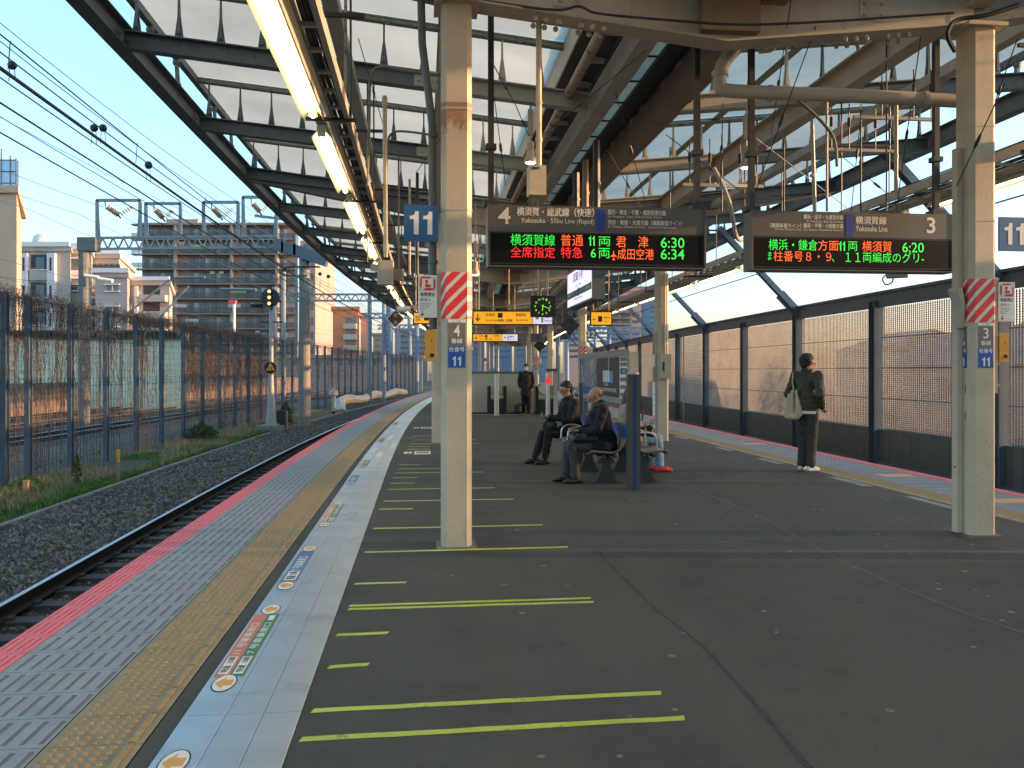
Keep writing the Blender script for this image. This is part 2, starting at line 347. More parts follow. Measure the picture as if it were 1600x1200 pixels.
# ================================================ the ground, platform and tracks
SA, SB = -8.0, 112.0
g = B(); g.box(-700, 700, -60, 1600, -3.2, -1.36); tag(g.obj('ground', M['soil']), kind='structure')
plat = thing('platform', None, None, P(0, 0, 0), 0); plat['kind'] = 'structure'
b = B(); b.sweep([(0.0,-0.035),(0.0,-0.26),(0.16,-0.30),(0.16,-1.25),(9.44,-1.25),(9.44,-0.30),(9.6,-0.26),(9.6,-0.035)], SA, SB); b.obj('platform_slab', M['concrete'], plat, world=True)
b = B(); b.sweep([(1.168,0.0),(1.168,-0.034),(1.248,-0.034),(1.248,0.0)], SA, SB)
b.sweep([(1.752,0.0),(1.752,-0.034),(8.188,-0.034),(8.188,0.0)], SA, SB, step=1.0); b.obj('asphalt_paving', M['asphalt'], plat, world=True)
b = B(); b.sweep([(1.250,-0.004),(1.250,-0.034),(1.750,-0.034),(1.750,-0.004)], SA, SB); b.obj('plate_bed', M['dark'], plat, world=True)
# tile meshes, one per kind, shared by every row
T = 0.3
grooveg = mat('groove_grey', (0.205,0.20,0.225), 0.8, var=0.2, scale=15); groovep = mat('groove_pink', (0.42,0.08,0.09), 0.8, var=0.2, scale=15)  # groove floors get a darker tone than the tile face
def groove_tile(name, W, mt, pitch, gw, groove_mt):
    xs = [0.003]; k = pitch*0.6
    cuts = set()
    while k+gw < W-0.01: xs += [k, k+gw]; cuts.add(len(xs)-2); k += pitch
    xs.append(W-0.003); ys = [0.003, 0.035, T-0.035, T-0.003]
    q = B().cells(xs, ys, lambda i, j: -0.004 if (i in cuts and j == 1) else 0.0, -0.036); me = q.mesh(name, mt); me.materials.append(groove_mt)
    for i in cuts: me.polygons[i*3+1].material_index = 1
    return me
me_pink = groove_tile('edge_tile', 0.19, M['pink'], 0.040, 0.010, groovep)
me_grey = groove_tile('grey_tile', 0.588, M['greyt'], 0.072, 0.026, grooveg)
me_greyR = groove_tile('grey_tile', 0.80, M['greyt'], 0.072, 0.026, grooveg)
def tactile(name, W, flip):
    q = B(); q.box(0.003, W-0.003, 0.003, T-0.003, -0.036, -0.001)
    n = 6; x00 = 0.022 if not flip else W-0.022-0.272
    for i in range(n):
        for j in range(6):
            cx = x00 + 0.025 + i*0.0455; cy = 0.025 + j*0.05
            if cx > W-0.02: continue
            q.lathe([(0.0155, -0.001), (0.0135, 0.003), (0.009, 0.005)], (cx, cy, 0), n=7)
    me = q.mesh(name, M['yel']); me.materials.append(M['yelb'])
    for p in me.polygons: p.material_index = 0 if p.index < 6 else 1
    return me
me_yel = tactile('tactile_tile', 0.382, False)
me_yelR = tactile('tactile_tile', 0.39, True)
bq = B(); bq.box(0.318, 0.345, 0.012, T-0.012, -0.0005, 0.006); me_bar = bq.mesh('warning_bar', M['yelb'])
rows = []
s = -1.5
while s < 66: rows.append(s); s += T
far = {'edge_tile': B(), 'grey_tile': B(), 'tactile_tile': B()}
def lay(me, nm, u, s, far_key, mt, W):
    loc = P(u, s, 0) - P(0, 0, 0)
    if s < 34:
        link(nm, me, plat, Matrix.Translation(loc) @ Matrix.Rotation(head(s+0.15), 4, 'Z'))
    else: far[far_key].ub(u+0.003, u+W-0.003, s+0.003, s+T-0.003, -0.034, 0.0)
for s in rows:
    lay(me_pink, 'edge_tile', 0.0, s, 'edge_tile', M['pink'], 0.19)
    lay(me_grey, 'grey_tile', 0.19, s, 'grey_tile', M['greyt'], 0.588)
    lay(me_yel, 'tactile_tile', 0.78, s, 'tactile_tile', M['yel'], 0.382)
    if s < 20: link('warning_bar', me_bar, plat, Matrix.Translation(P(0.78, s, 0)-P(0,0,0)) @ Matrix.Rotation(head(s+0.15), 4, 'Z'))
    if s > 5 :
        lay(me_yelR, 'tactile_tile', 8.195, s, 'tactile_tile', M['yel'], 0.39)
        lay(me_greyR, 'grey_tile', 8.59, s, 'grey_tile', M['greyt'], 0.80)
        lay(me_pink, 'edge_tile', 9.41, s, 'edge_tile', M['pink'], 0.19)
for k, mt in (('edge_tile', 'pink'), ('grey_tile', 'greyt'), ('tactile_tile', 'yel')):
    o = far[k].obj(k, M[mt], plat, world=True); o['kind'] = 'stuff'
for (u0, u1, mt) in ((0, .186, 'pink'), (.193, .775, 'greyt'), (.783, 1.16, 'yel'), (8.2, 8.58, 'yel'), (8.595, 9.39, 'greyt'), (9.413, 9.6, 'pink')):
    q = B(); q.sweep([(u0, 0), (u0, -.034), (u1, -.034), (u1, 0)], rows[-1]+T+.003, SB); o = q.obj({'pink':'edge_tile','greyt':'grey_tile','yel':'tactile_tile'}[mt], M[mt], plat, world=True); o['kind'] = 'stuff'
# aluminium walkway plates: three lanes, three metres long, combed along their length
for s in [0.55+k*3.0 for k in range(-2, 24)]:
    for (u0, u1) in ((1.250, 1.428), (1.431, 1.588), (1.591, 1.750)):
        q = B(); n = 24 if s < 10 else 1; W = u1-u0
        if n > 1:
            xs = [0.0]; cut = set()
            for i in range(n): a = 0.003+(W-0.006)*i/n; xs += [a, a+0.0022]; cut.add(len(xs)-2)
            xs.append(W); q.cells([x-0.0 for x in xs], [0.002, 1.5, 2.998], lambda i, j: 0.0025 if i in cut else 0.0045, -0.004, rotM(P(u0, s, 0), head(s+1.5)))
        else: q.ub(u0, u1, s+0.002, s+2.998, -0.004, 0.0045)
        q.obj('walkway_plate', M['alu'], plat, world=True)
def poly_on_floor(pts, z, mt, name='sticker', th=0.0008):
    vs = [P(u, s, z) for u, s in pts] + [P(u, s, z+th) for u, s in pts]; n = len(pts)
    q = B(); q.add(vs, [tuple(range(n, 2*n)), tuple(range(n))[::-1]] + [(i, (i+1) % n, (i+1) % n+n, i+n) for i in range(n)])
    return q.obj(name, M[mt], plat, world=True)
def rect(u0, u1, s0, s1): return [(u0, s0), (u1, s0), (u1, s1), (u0, s1)]
def floor_text(body, u0, u1, s0, s1, z, mt, along=True, bold=0.02):
    o = P(u0 if not along else u1, s0, z) - P(0, 0, 0); h = head((s0+s1)/2)
    t = Vector((-math.sin(h), math.cos(h), 0)); n = Vector((math.cos(h), math.sin(h), 0))
    if along: return text(body, M[mt], plat, o, t, -n, s1-s0, u1-u0, bold)
    return text(body, M[mt], plat, o, n, t, u1-u0, s1-s0, bold)
Z1, Z2, Z3 = 0.0052, 0.0066, 0.0080
def oval(u, s):
    poly_on_floor([(u+0.058*math.cos(a), s+0.115*math.sin(a)) for a in [2*PI*k/20 for k in range(20)]], Z1, 'printk', 'arrow_sticker', 0.0006)
    poly_on_floor([(u+0.052*math.cos(a), s+0.105*math.sin(a)) for a in [2*PI*k/20 for k in range(20)]], Z2-0.0004, 'printw', 'arrow_sticker', 0.0006)
    poly_on_floor([(u-0.042, s), (u, s-0.075), (u, s-0.035), (u+0.04, s-0.035), (u+0.04, s+0.035), (u, s+0.035), (u, s+0.075)], Z3-0.0004, 'orangeb', 'arrow_sticker', 0.0006)
for s in (3.10, 3.93, 5.19, 5.78, 7.02, 8.14, 9.50): oval(1.335, s)
def pair(s0, s1, a, bb, u0=1.262, u1=1.408, txt=True, ta='stko'):
    m_ = (u0+u1)/2
    poly_on_floor(rect(u0, m_, s0, s1), Z1, a); poly_on_floor(rect(m_+0.0005, u1, s0, s1), Z1, bb)
    if txt:
        L = s1-s0
        poly_on_floor(rect(u0+0.012, m_-0.012, s0+0.03, s0+L*0.27), Z2, 'printw'); poly_on_floor(rect(m_+0.012, u1-0.012, s0+0.03, s0+L*0.27), Z2, 'printw')
        floor_text('特急  15両', u0+0.018, m_-0.018, s0+0.05, s0+L*0.26, Z3, 'printk'); floor_text('快速  10両', m_+0.018, u1-0.018, s0+0.05, s0+L*0.26, Z3, 'printk')
        floor_text('11 号車乗車口', u0+0.014, m_-0.014, s0+L*0.31, s0+L*0.83, Z2, 'printw'); floor_text('7 号車乗車口', m_+0.014, u1-0.014, s0+L*0.31, s0+L*0.83, Z2, 'printw')
        poly_on_floor(rect(m_+0.02, u1-0.02, s0+L*0.88, s0+L*0.97), Z2, 'printw')
pair(4.02, 5.08, 'stko', 'stkg')
pair(8.27, 9.38, 'stkp', 'stkg')
pair(13.0, 14.2, 'stkp', 'stkg'); pair(17.8, 18.9, 'stkp', 'stkg', txt=False); pair(23.6, 24.8, 'stkp', 'stkg', txt=False)
for s0 in (5.90, 11.05):
    poly_on_floor(rect(1.275, 1.39, s0, s0+1.02), Z1, 'stkb'); poly_on_floor(rect(1.292, 1.374, s0+0.03, s0+0.3), Z2, 'printw')
    floor_text('普通 11両', 1.30, 1.366, s0+0.05, s0+0.28, Z3, 'printk'); floor_text('7 号車乗車口', 1.295, 1.37, s0+0.33, s0+0.82, Z2, 'printw')
for (u0, u1, s0, s1) in ((1.3,1.4,15.6,16.3),(1.46,1.56,14.6,15.5),(1.63,1.73,16.4,17.4),(1.46,1.56,18.4,19.6),(1.63,1.73,20.0,21.2),(1.30,1.40,20.2,21.0),(1.46,1.56,22.4,23.4),(1.62,1.72,25,27)):
    poly_on_floor(rect(u0, u1, s0, s1), Z1, 'white', 'worn_sticker')
# yellow tape strips on the asphalt (slightly torn edges)
def strip(u0, u1, s, wd=0.05, lift=0.0, slope=0.0, mt='tape', nm='tape_strip'):
    n = max(4, int((u1-u0)/0.12)); lo = []; hi = []
    for i in range(n+1):
        f = i/n; u = u0+(u1-u0)*f; j = random.uniform(-0.003, 0.003)
        lo.append((u, s+slope*f-wd/2+j)); hi.append((u+(0.012 if i in (0, n) else 0), s+slope*f+wd/2+j+random.uniform(-0.0025, 0.0025)))
    for i in range(n+1):                       # keep the ribbon convex piece by piece
        pass
    vs = []; z = 0.0012+lift
    for a, c in zip(lo, hi): vs += [P(a[0], a[1], z), P(c[0], c[1], z), P(a[0], a[1], z+0.0008), P(c[0], c[1], z+0.0008)]
    q = B(); fs = []
    for i in range(n):
        o = i*4; fs += [(o+2, o+6, o+7, o+3), (o, o+1, o+5, o+4), (o, o+4, o+6, o+2), (o+1, o+3, o+7, o+5)]
    fs += [(0, 2, 3, 1), (n*4, n*4+1, n*4+3, n*4+2)]
    q.add(vs, fs); return q.obj(nm, M[mt], plat, world=True)
for (u0, u1, s, sl_, wd) in ((1.78,3.40,3.27,0.04,.046),(1.79,3.38,3.56,0.04,.046),(1.80,2.0,4.11,0.02,.045),(1.79,2.08,4.635,0.01,.045),(1.81,3.38,5.16,0.0,.045),(1.81,3.38,5.235,0.02,.042),
        (1.80,2.16,5.80,0,.045),(1.80,3.51,6.84,0.03,.05),(1.81,3.44,7.90,0.02,.05),(1.81,2.17,9.03,0,.05),(1.83,3.34,9.6,0,.05),(1.85,3.20,10.58,0,.05),(1.85,2.17,11.16,0,.05),(1.86,2.21,11.75,0,.05),
        (1.88,3.18,12.3,0,.05),(1.9,2.54,12.83,0,.05),(1.9,2.28,13.42,0,.05),(1.97,2.4,16.1,0,.06),(1.97,2.4,16.7,0,.06),(1.99,3.4,17.3,0,.06),(2.0,3.4,18.3,0,.06),(2.0,2.4,19.5,0,.06)):
    strip(u0, u1, s, wd, slope=sl_)
for (s0) in (15.1, 22.0):
    poly_on_floor(rect(2.12, 2.42, s0, s0+0.62), 0.002, 'printw', 'painted_label'); floor_text('発車案内', 2.16, 2.38, s0+0.15, s0+0.5, 0.0034, 'printk', along=False)
    floor_text('乗車', 1.93, 2.08, s0+0.1, s0+0.55, 0.002, 'printw', along=False)
for (u0, u1, s0, s1) in ((7.98,8.14,10.2,11.2),(7.98,8.12,12.9,13.8),(7.99,8.12,15.2,16.0),(8.0,8.12,8.2,9.3),(8.0,8.12,18,19)):
    poly_on_floor(rect(u0, u1, s0, s1), 0.002, 'kerbc', 'worn_marking')
for s0 in (11.1, 8.7, 16.5): 
    poly_on_floor(rect(8.8, 9.3, s0, s0+0.32), 0.002, 'stkp', 'arrow_sticker'); poly_on_floor([(8.9, s0+.16), (9.05, s0+.03), (9.05, s0+.1), (9.2, s0+.1), (9.2, s0+.22), (9.05, s0+.22), (9.05, s0+.29)], 0.0036, 'orangeb', 'arrow_sticker')
# gum stains, the mended seams in the asphalt
q = B(); rr = random.Random(5)
for i in range(260):
    u, s = (rr.uniform(2.2, 8.0), rr.uniform(1.8, 20)) if i % 3 else (rr.uniform(5.2, 7.9), rr.uniform(1.8, 14))
    r = rr.uniform(0.010, 0.027)*(1.0 if rr.random() < .8 else 0.5); z = 0.0008
    q.add([P(u+r*math.cos(a)*rr.uniform(.75, 1.15), s+r*math.sin(a)*rr.uniform(.75, 1.15), z) for a in [2*PI*k/9 for k in range(9)]], [tuple(range(9))])
o = q.obj('gum_stain', mat('gum_grey', (0.17,0.165,0.14), 0.7, var=0.3, scale=3), plat, world=True); o['kind'] = 'stuff'
def seam(pts, w0, mt, nm='asphalt_seam'):
    pts = [Vector(p) for p in pts]; out = []
    for i in range(len(pts)-1):
        n = max(2, int((pts[i+1]-pts[i]).length/0.12))
        for k in range(n): out.append(pts[i].lerp(pts[i+1], k/n))
    out.append(pts[-1]); q = B(); vs = []
    for i, p in enumerate(out):
        t = (out[min(i+1, len(out)-1)]-out[max(i-1, 0)]).normalized(); r = Vector((t.y, -t.x)); ww = w0*random.uniform(.5, 1.4)
        p = p + r*random.uniform(-.006, .006); a = p+r*ww/2; c = p-r*ww/2; vs += [(a.x, a.y, 0.0009), (c.x, c.y, 0.0009)]
    q.add(vs, [(2*i, 2*i+1, 2*i+3, 2*i+2) for i in range(len(out)-1)]); return q.obj(nm, mt, plat, world=True)
def gp(px, py): Y = 1980/(py-580); return ((px-800)*Y/1320, Y)
seamm = mat('seam_dust', (0.095,0.09,0.075), 0.85, var=0.3, scale=12); crackm = mat('seam_dark', (0.041,0.039,0.032), 0.9, var=0.3, scale=9)
seam([gp(1040,742), gp(1120,778), gp(1200,812), gp(1290,865), gp(1400,915), gp(1500,955), gp(1610,992)], 0.030, seamm)
seam([gp(700,853), gp(900,858), gp(1100,852), gp(1280,848)], 0.012, seamm)
seam([gp(930,858), gp(975,905), gp(1040,965), gp(1100,1010), gp(1180,1100), gp(1290,1230)], 0.022, crackm)

# ---- tracks
def track(uc, s0, s1, label, zr=-0.92, near_sleepers=True, sl_end=45, group=None):
    t = at('railway_track', label, 'track', uc, s0+ (10 if s0 < 0 else 0), -1.2, group)
    for sgn in (-1, 1):
        c = uc + sgn*0.5665
        q = B(); q.sweep([(c-0.07,zr-0.165),(c+0.07,zr-0.165),(c+0.07,zr-0.15),(c+0.012,zr-0.13),(c+0.012,zr-0.045),(c+0.034,zr-0.03),(c+0.034,zr-0.004),(c-0.034,zr-0.004),(c-0.034,zr-0.03),(c-0.012,zr-0.045),(c-0.012,zr-0.13),(c-0.07,zr-0.15)], s0, s1); r = q.obj('rail', M['rail'], t, world=True)
        q = B(); q.sweep([(c-0.031,zr-0.0045),(c+0.031,zr-0.0045),(c+0.026,zr),(c-0.026,zr)], s0, s1); q.obj('rail_head', M['railtop'], r, world=True)
    sm = B(); sm.box(-1.0, 1.0, -0.11, 0.11, zr-0.31, zr-0.168); 
    for sg in (-1, 1):
        for k in (-1, 1): sm.box(sg*0.5665+k*0.085-0.03, sg*0.5665+k*0.085+0.03, -0.05, 0.05, zr-0.172, zr-0.135)
    me = sm.mesh('sleeper', M['sleeper']); s = max(s0, 1.0)
    while s < min(s1, sl_end):
        link('sleeper', me, t, WM[t].inverted() @ rotM(P(uc, s, 0), head(s))); s += 0.62
    return t
tr1 = track(-1.50, -6, 112, 'near railway track with shiny rail beside the left platform edge')
tr2 = track(11.10, -6, 112, 'railway track between the right platform edge and the perforated screen')
tr3 = track(-12.6, 0, 112, 'nearest of the three tracks behind the vine covered fence', sl_end=0, group=None)
tr4 = track(-16.4, 0, 112, 'middle one of the three tracks behind the vine covered fence', sl_end=0)
tr5 = track(-20.2, 0, 112, 'farthest of the three tracks behind the vine covered fence', sl_end=0)
b = B(); b.sweep([(-4.78,-1.38),(-4.78,-1.20),(-4.1,-1.14),(-2.9,-1.12),(0.16,-1.15),(0.16,-1.38)], SA, SB); tag(b.obj('track_bed', M['ballast']), kind='structure')
b = B(); b.sweep([(9.44,-1.38),(9.44,-1.15),(12.5,-1.15),(12.5,-1.38)], SA, SB); tag(b.obj('track_bed', M['ballast']), kind='structure')
b = B(); b.sweep([(-23,-1.38),(-22.5,-1.2),(-9.5,-1.2),(-9.0,-1.38)], 0, SB, step=4); tag(b.obj('track_bed', mat('ballast_brown', (0.11,0.085,0.068), 0.95, var=0.4, scale=7)), kind='structure')
b = B(); b.sweep([(-4.90,-1.34),(-4.90,-1.10),(-4.78,-1.10),(-4.78,-1.34)], SA, SB, step=2); tag(b.obj('concrete_kerb', M['kerbc']), kind='structure')
b = B(); b.sweep([(-9.0,-1.40),(-9.0,-1.12),(-6.9,-1.08),(-5.6,-1.12),(-4.905,-1.2),(-4.905,-1.40)], SA, SB, step=2); tag(b.obj('verge', M['soil']), kind='structure')
# ballast stones: a numpy cloud of small broken blocks
def stones(n, u0, u1, s0, s1, zf, name, size=(0.022, 0.045), seed=1, skip=None):
    rg = np.random.default_rng(seed); base = np.array([(1,0,0),(-1,0,0),(0,1,0),(0,-1,0),(0,0,1),(0,0,-1)], float); F = np.array([(0,2,4),(2,1,4),(1,3,4),(3,0,4),(2,0,5),(1,2,5),(3,1,5),(0,3,5)])
    ss = s0+(s1-s0)*rg.random(n)**2.1; uu = u0+(u1-u0)*rg.random(n)
    if skip: k = ~skip(uu, ss); ss = ss[k]; uu = uu[k]; n = len(ss)
    V = np.empty((n, 6, 3)); A = rg.random((n, 3))*6.28; sz = rg.uniform(size[0], size[1], (n, 1, 3))
    cl = np.array([tuple(P(float(a), float(c), zf(float(a)))) for a, c in zip(uu, ss)])
    v = base[None]*sz*(0.75+0.5*rg.random((n, 6, 3))) + (rg.random((n, 6, 3))-.5)*sz*0.7
    ca, sa = np.cos(A[:, 0])[:, None], np.sin(A[:, 0])[:, None]; x, y, z = v[..., 0].copy(), v[..., 1].copy(), v[..., 2].copy()
    v[..., 0] = x*ca-y*sa; v[..., 1] = x*sa+y*ca; x = v[..., 0].copy()
    cb, sb = np.cos(A[:, 1])[:, None], np.sin(A[:, 1])[:, None]; v[..., 0] = x*cb-z*sb; v[..., 2] = x*sb+z*cb
    V = v + cl[:, None, :] + np.array([0, 0, 0.008])
    me = bpy.data.meshes.new(name); me.vertices.add(n*6); me.vertices.foreach_set('co', V.ravel())
    fi = (F[None]+np.arange(n)[:, None, None]*6).ravel(); me.loops.add(len(fi)); me.loops.foreach_set('vertex_index', fi)
    me.polygons.add(n*8); me.polygons.foreach_set('loop_start', np.arange(0, n*24, 3)); me.update(); me.validate(); me.materials.append(M['stone'])
    return tag(link(name, me), kind='stuff')
zf = lambda u: -1.19+0.07*min(1, (u+4.78)/1.2)
stones(60000, -4.76, -2.15, 9, 44, zf, 'ballast_stones', seed=2, size=(0.036, 0.082))
stones(9000, -2.0, -0.95, 3, 20, lambda u: -1.15, 'ballast_stones', seed=3, size=(0.02, 0.038))
stones(5000, 11.8, 12.5, 10, 34, lambda u: -1.15, 'ballast_stones', seed=4)
# grass on the verge
def blades(n, fn, name, mt, h=(0.06, 0.22), seed=1, wd=0.007, z=-1.13):
    rg = random.Random(seed); q = B()
    for _ in range(n):
        us = fn(rg)
        if us is None: continue
        p = P(us[0], us[1], z); a = rg.uniform(0, 6.28); hh = rg.uniform(*h)*us[2]; lx, ly = rg.gauss(0, .35)*hh, rg.gauss(0, .35)*hh; k = wd*rg.uniform(.7, 1.8)
        dx, dy = math.cos(a)*k, math.sin(a)*k
        o = len(q.v); q.v += [(p.x-dx, p.y-dy, p.z), (p.x+dx, p.y+dy, p.z), (p.x+lx*.4+dx*.7, p.y+ly*.4+dy*.7, p.z+hh*.6), (p.x+lx*.4-dx*.7, p.y+ly*.4-dy*.7, p.z+hh*.6), (p.x+lx, p.y+ly, p.z+hh)]
        q.f += [(o, o+1, o+2, o+3), (o+3, o+2, o+4)]
    return tag(q.obj(name, M[mt]), kind='stuff')
def gz(rg):
    u = rg.uniform(-6.9, -4.92); s = 11+34*rg.random()**1.3; k = noise.noise(Vector((u*1.1, s*0.5, 3.3)))
    edge = (u+6.9)/2.0
    if k+edge*0.6 < 0.08+0.35*rg.random(): return None
    return (u, s, 0.6+0.7*max(0, k+.3))
blades(90000, gz, 'grass', 'grass', seed=3, h=(0.05, 0.20), wd=0.008)
def gd(rg):
    u = rg.uniform(-7.2, -4.95); s = 14+40*rg.random(); k = noise.noise(Vector((u*.9+9, s*0.35, 7.3)))
    return (u, s, 1.0) if k > -0.05 or s > 34 and rg.random() < .25 else None
blades(24000, gd, 'dry_grass', 'straw', seed=5, h=(0.08, 0.3), wd=0.007)
# ================================================ fence with vines on the left
fence = thing('vine_covered_fence', 'long left track fence of slate blue posts and wire mesh topped with brown dry vines', 'fence', P(-6.9, 19.3, -1.2), head(19.3))
posts = [19.27, 20.32, 22.54, 24.82]; s = 27.1
while s < 100: posts.append(s); s += 2.27
posts = [17.0, 14.7, 12.4, 10.1] [::-1] + posts
pm = B(); pm.prism([(-0.10,-0.3),(0.10,-0.3),(0.10,4.10),(-0.06,4.42),(-0.10,4.42)], -0.012, 0.012); 
pm.box(-0.11, -0.098, -0.075, 0.075, -0.3, 4.42); pm.box(0.098, 0.11, -0.075, 0.075, -0.3, 4.12)
me_post = B(); me_post.box(-0.055, 0.055, -0.085, -0.073, -0.3, 4.40); me_post.box(-0.055, 0.055, 0.073, 0.085, -0.3, 4.40); me_post.box(-0.008, 0.008, -0.073, 0.073, -0.3, 4.38)
me_post.box(-0.13, -0.07, -0.14, 0.14, -0.3, -0.05); me_postm = me_post.mesh('fence_post', M['postblue'])
for s in posts: link('fence_post', me_postm, fence, WM[fence].inverted() @ rotM(P(-6.9, s, -1.15), head(s)))
for a, c in zip(posts[:-1], posts[1:]):
    if a < 9: continue
    q = B(); near = a < 44; step = 0.21 if near else 0.42
    z = -1.0
    while z < 3.2: q.bar(P(-6.98, a+.1, z), P(-6.98, c-.1, z), 0.010, 0.010); z += step
    s = a+.15
    while s < c-.1: q.bar(P(-6.98, s, -1.1), P(-6.98, s, 3.2), 0.008, 0.008, up=(0,1,0)); s += step
    q.obj('mesh_panel', M['dark'], fence, world=True)
# vines: wandering stems over the mesh and a thick crust along the top
def vines(s0, s1, seed, n, mt, name, crust, dens):
    rg = random.Random(seed); q = B()
    def tri(p, L, w_):
        d = Vector((rg.gauss(0,1), rg.gauss(0,1), rg.gauss(0,1))).normalized()*L; e = d.orthogonal().normalized()*w_
        o = len(q.v); q.v += [tuple(p), tuple(p+d+e), tuple(p+d*0.9-e)]; q.f.append((o, o+1, o+2))
    for _ in range(n):
        s = rg.uniform(s0, s1); z = rg.choice((3.2, 3.2, -1.1)); dz = -1 if z > 0 else 1
        if noise.noise(Vector((s*.45, 1.7, 0))) < -0.12 and rg.random() < .6: continue
        L = rg.uniform(0.8, 4.0); k = 0; r = rg.uniform(0.003, 0.009); pts = []; uo = -6.95+rg.uniform(-.06, .06)
        while L > 0 and -1.15 < z < 3.3:
            pts.append(P(uo, s, z)); d = rg.uniform(.08, .2); z += dz*d; s += rg.gauss(0, .06); uo += rg.gauss(0, .012); L -= d
            if rg.random() < dens: tri(pts[-1], rg.uniform(.05, .16), rg.uniform(.004, .012))
        if len(pts) > 2: q.tube(pts, r, 3, cap=False)
    m_ = int((s1-s0)*crust)
    for _ in range(m_):
        s = rg.uniform(s0, s1); th = 0.10+0.08*noise.noise(Vector((s*.7, 5, 0)))+ (0.45 if noise.noise(Vector((s*.23, 9, 0))) > .28 else 0)
        z = 3.26 + rg.gauss(0, .09) - abs(rg.gauss(0, th)); tri(P(-6.93+rg.gauss(0, .10), s, z), rg.uniform(.05, .15), rg.uniform(.003, .009))
    o = q.obj(name, M[mt], fence, world=True); o['kind'] = 'stuff'
vines(14, 46, 11, 480, 'vine', 'vine', 620, .6)
vines(14, 46, 12, 620, 'vine2', 'vine', 60, .7)
vines(46, 98, 13, 450, 'vine', 'vine', 130, .4)
def gv(rg):
    s = 15+32*rg.random(); return (-6.95+rg.gauss(0, .25), s, 1.0) if noise.noise(Vector((s*.6, 4, 1))) > -.1 else None
# low weeds and the dark shrub near the posts
def shrub(nm, label, cat, u, s, h, r, n, seed, mt='leaf'):
    t = at(nm, label, cat, u, s, -1.15); rg = random.Random(seed); st = B(); lf = B()
    for k in range(7):
        a = rg.uniform(0, 6.28); e = Vector((math.cos(a)*r*.6, math.sin(a)*r*.6, h*rg.uniform(.7, 1))); st.tube([(0,0,0), e*.5+Vector((0,0,h*.1)), e], [.02*h, .012*h, .004], 5)
    st.obj('stem', M['vine2'], t)
    for _ in range(n):
        a = rg.uniform(0, 6.28); z = h*rg.random()**.7; q = r*math.sin(min(1, z/h*.8+.25)*PI)**.6*rg.random()**.4*(.8+.4*noise.noise(Vector((a*2, z*4, seed))))
        p = Vector((q*math.cos(a), q*math.sin(a), z)); d = Vector((rg.gauss(0,1), rg.gauss(0,1), rg.gauss(0,.7))).normalized()*rg.uniform(.03, .07); e = d.orthogonal().normalized()*.018
        lf.add([p-e, p+d*.5-e*1.3, p+d, p+d*.5+e*1.3, p+e], [(0, 1, 2, 3, 4)])
    o = lf.obj('foliage', M[mt], t); o['kind'] = 'stuff'; return t
shrub('shrub', 'dark conical shrub growing beside the track fence past the signal lamp', 'shrub', -5.3, 41.5, 1.15, .42, 2600, 3)
shrub('weed_clump', 'dark leafy weeds at the fence foot left of the signal lamp', 'weeds', -6.2, 31.5, 0.75, .8, 2600, 4)
shrub('weed_clump', 'small dark weed behind the yellow topped marker post', 'weeds', -5.6, 19.8, .75, .12, 260, 5)
shrub('weed_clump', 'low weed clump by the fence at the far left edge of the photo', 'weeds', -6.3, 19.0, .35, .45, 900, 6, 'grass')
# markers
t = at('marker_post', 'thin rusty marker post with a yellow painted top in the grass', 'post', -4.95, 20.5, -1.15); q = B(); q.box(-.03, .03, -.03, .03, -.1, .5); q.obj('post', M['brown'], t); q = B(); q.box(-.032, .032, -.032, .032, .5, .8); q.obj('cap', M['orangeb'], t)
t = at('marker_post', 'short orange stub post in the grass near the left photo edge', 'post', -6.0, 18.3, -1.15); q = B(); q.box(-.045, .045, -.045, .045, -.1, .34); q.obj('post', M['stkp'], t); q = B(); q.box(-.05, .05, -.05, .05, .34, .37); q.obj('cap', M['stkp'], t)
t = at('signal_box', 'small dark trackside box on two rusty orange legs right of the signal lamp', 'box', -4.6, 37.6, -1.2)
q = B(); q.box(-.25, -.17, -.05, .05, 0, .95); q.obj('leg', mat('rusty_orange', (.35,.13,.03), .7), t); q = B(); q.box(.17, .25, -.05, .05, 0, .95); q.obj('leg', M['rust'], t); q = B(); q.box(-.165, .165, -.12, .12, .25, .98); q.obj('housing', M['dark'], t)
# signal lamp post
t = at('signal_lamp', 'round black railway signal with three amber lights on a slim mast beside the fence', 'signal', -5.0, 37.3, -1.25)
q = B(); q.box(-.55, .55, -.5, .5, -.1, .38); q.obj('concrete_base', M['kerbc'], t)
q = B(); q.lathe([(.34,.38),(.34,.44),(.24,.46),(.20,.9),(.18,.95),(.17,1.5),(.15,1.55),(.12,2.1),(.105,2.15),(.085,5.4)], n=12); q.obj('mast', mat('grey_mast', (.34,.34,.33), .5), t, smooth=True)
q = B(); q.lathe([(.40,-.03),(.40,.03)], (0,-.18,5.94), 28, 'y'); dsk = q.obj('signal_disc', M['black'], t)
for dz in (-.26, 0, .26):
    q = B(); q.lathe([(.085,-.03),(.10,-.20),(.02,-.205)], (0,-.18,5.94+dz), 12, 'y'); q.obj('lamp_hood', M['black'], dsk)
    q = B(); q.lathe([(.075,-.20),(.05,-.225)], (0,-.19,5.94+dz), 12, 'y'); q.obj('lamp', M['lamber'], dsk)
q = B(); q.tube([(0,0,5.35),(0,.1,5.5),(0,.05,5.8)], .05, 6); q.tube([(-.5,0,4.9),(.5,0,4.9)], .03, 6); q.obj('bracket', M['dark'], t)
q = B(); q.lathe([(.26,-.015),(.26,.015)], (0,-.14,2.9), 24, 'y'); q.obj('number_board', M['black'], t)
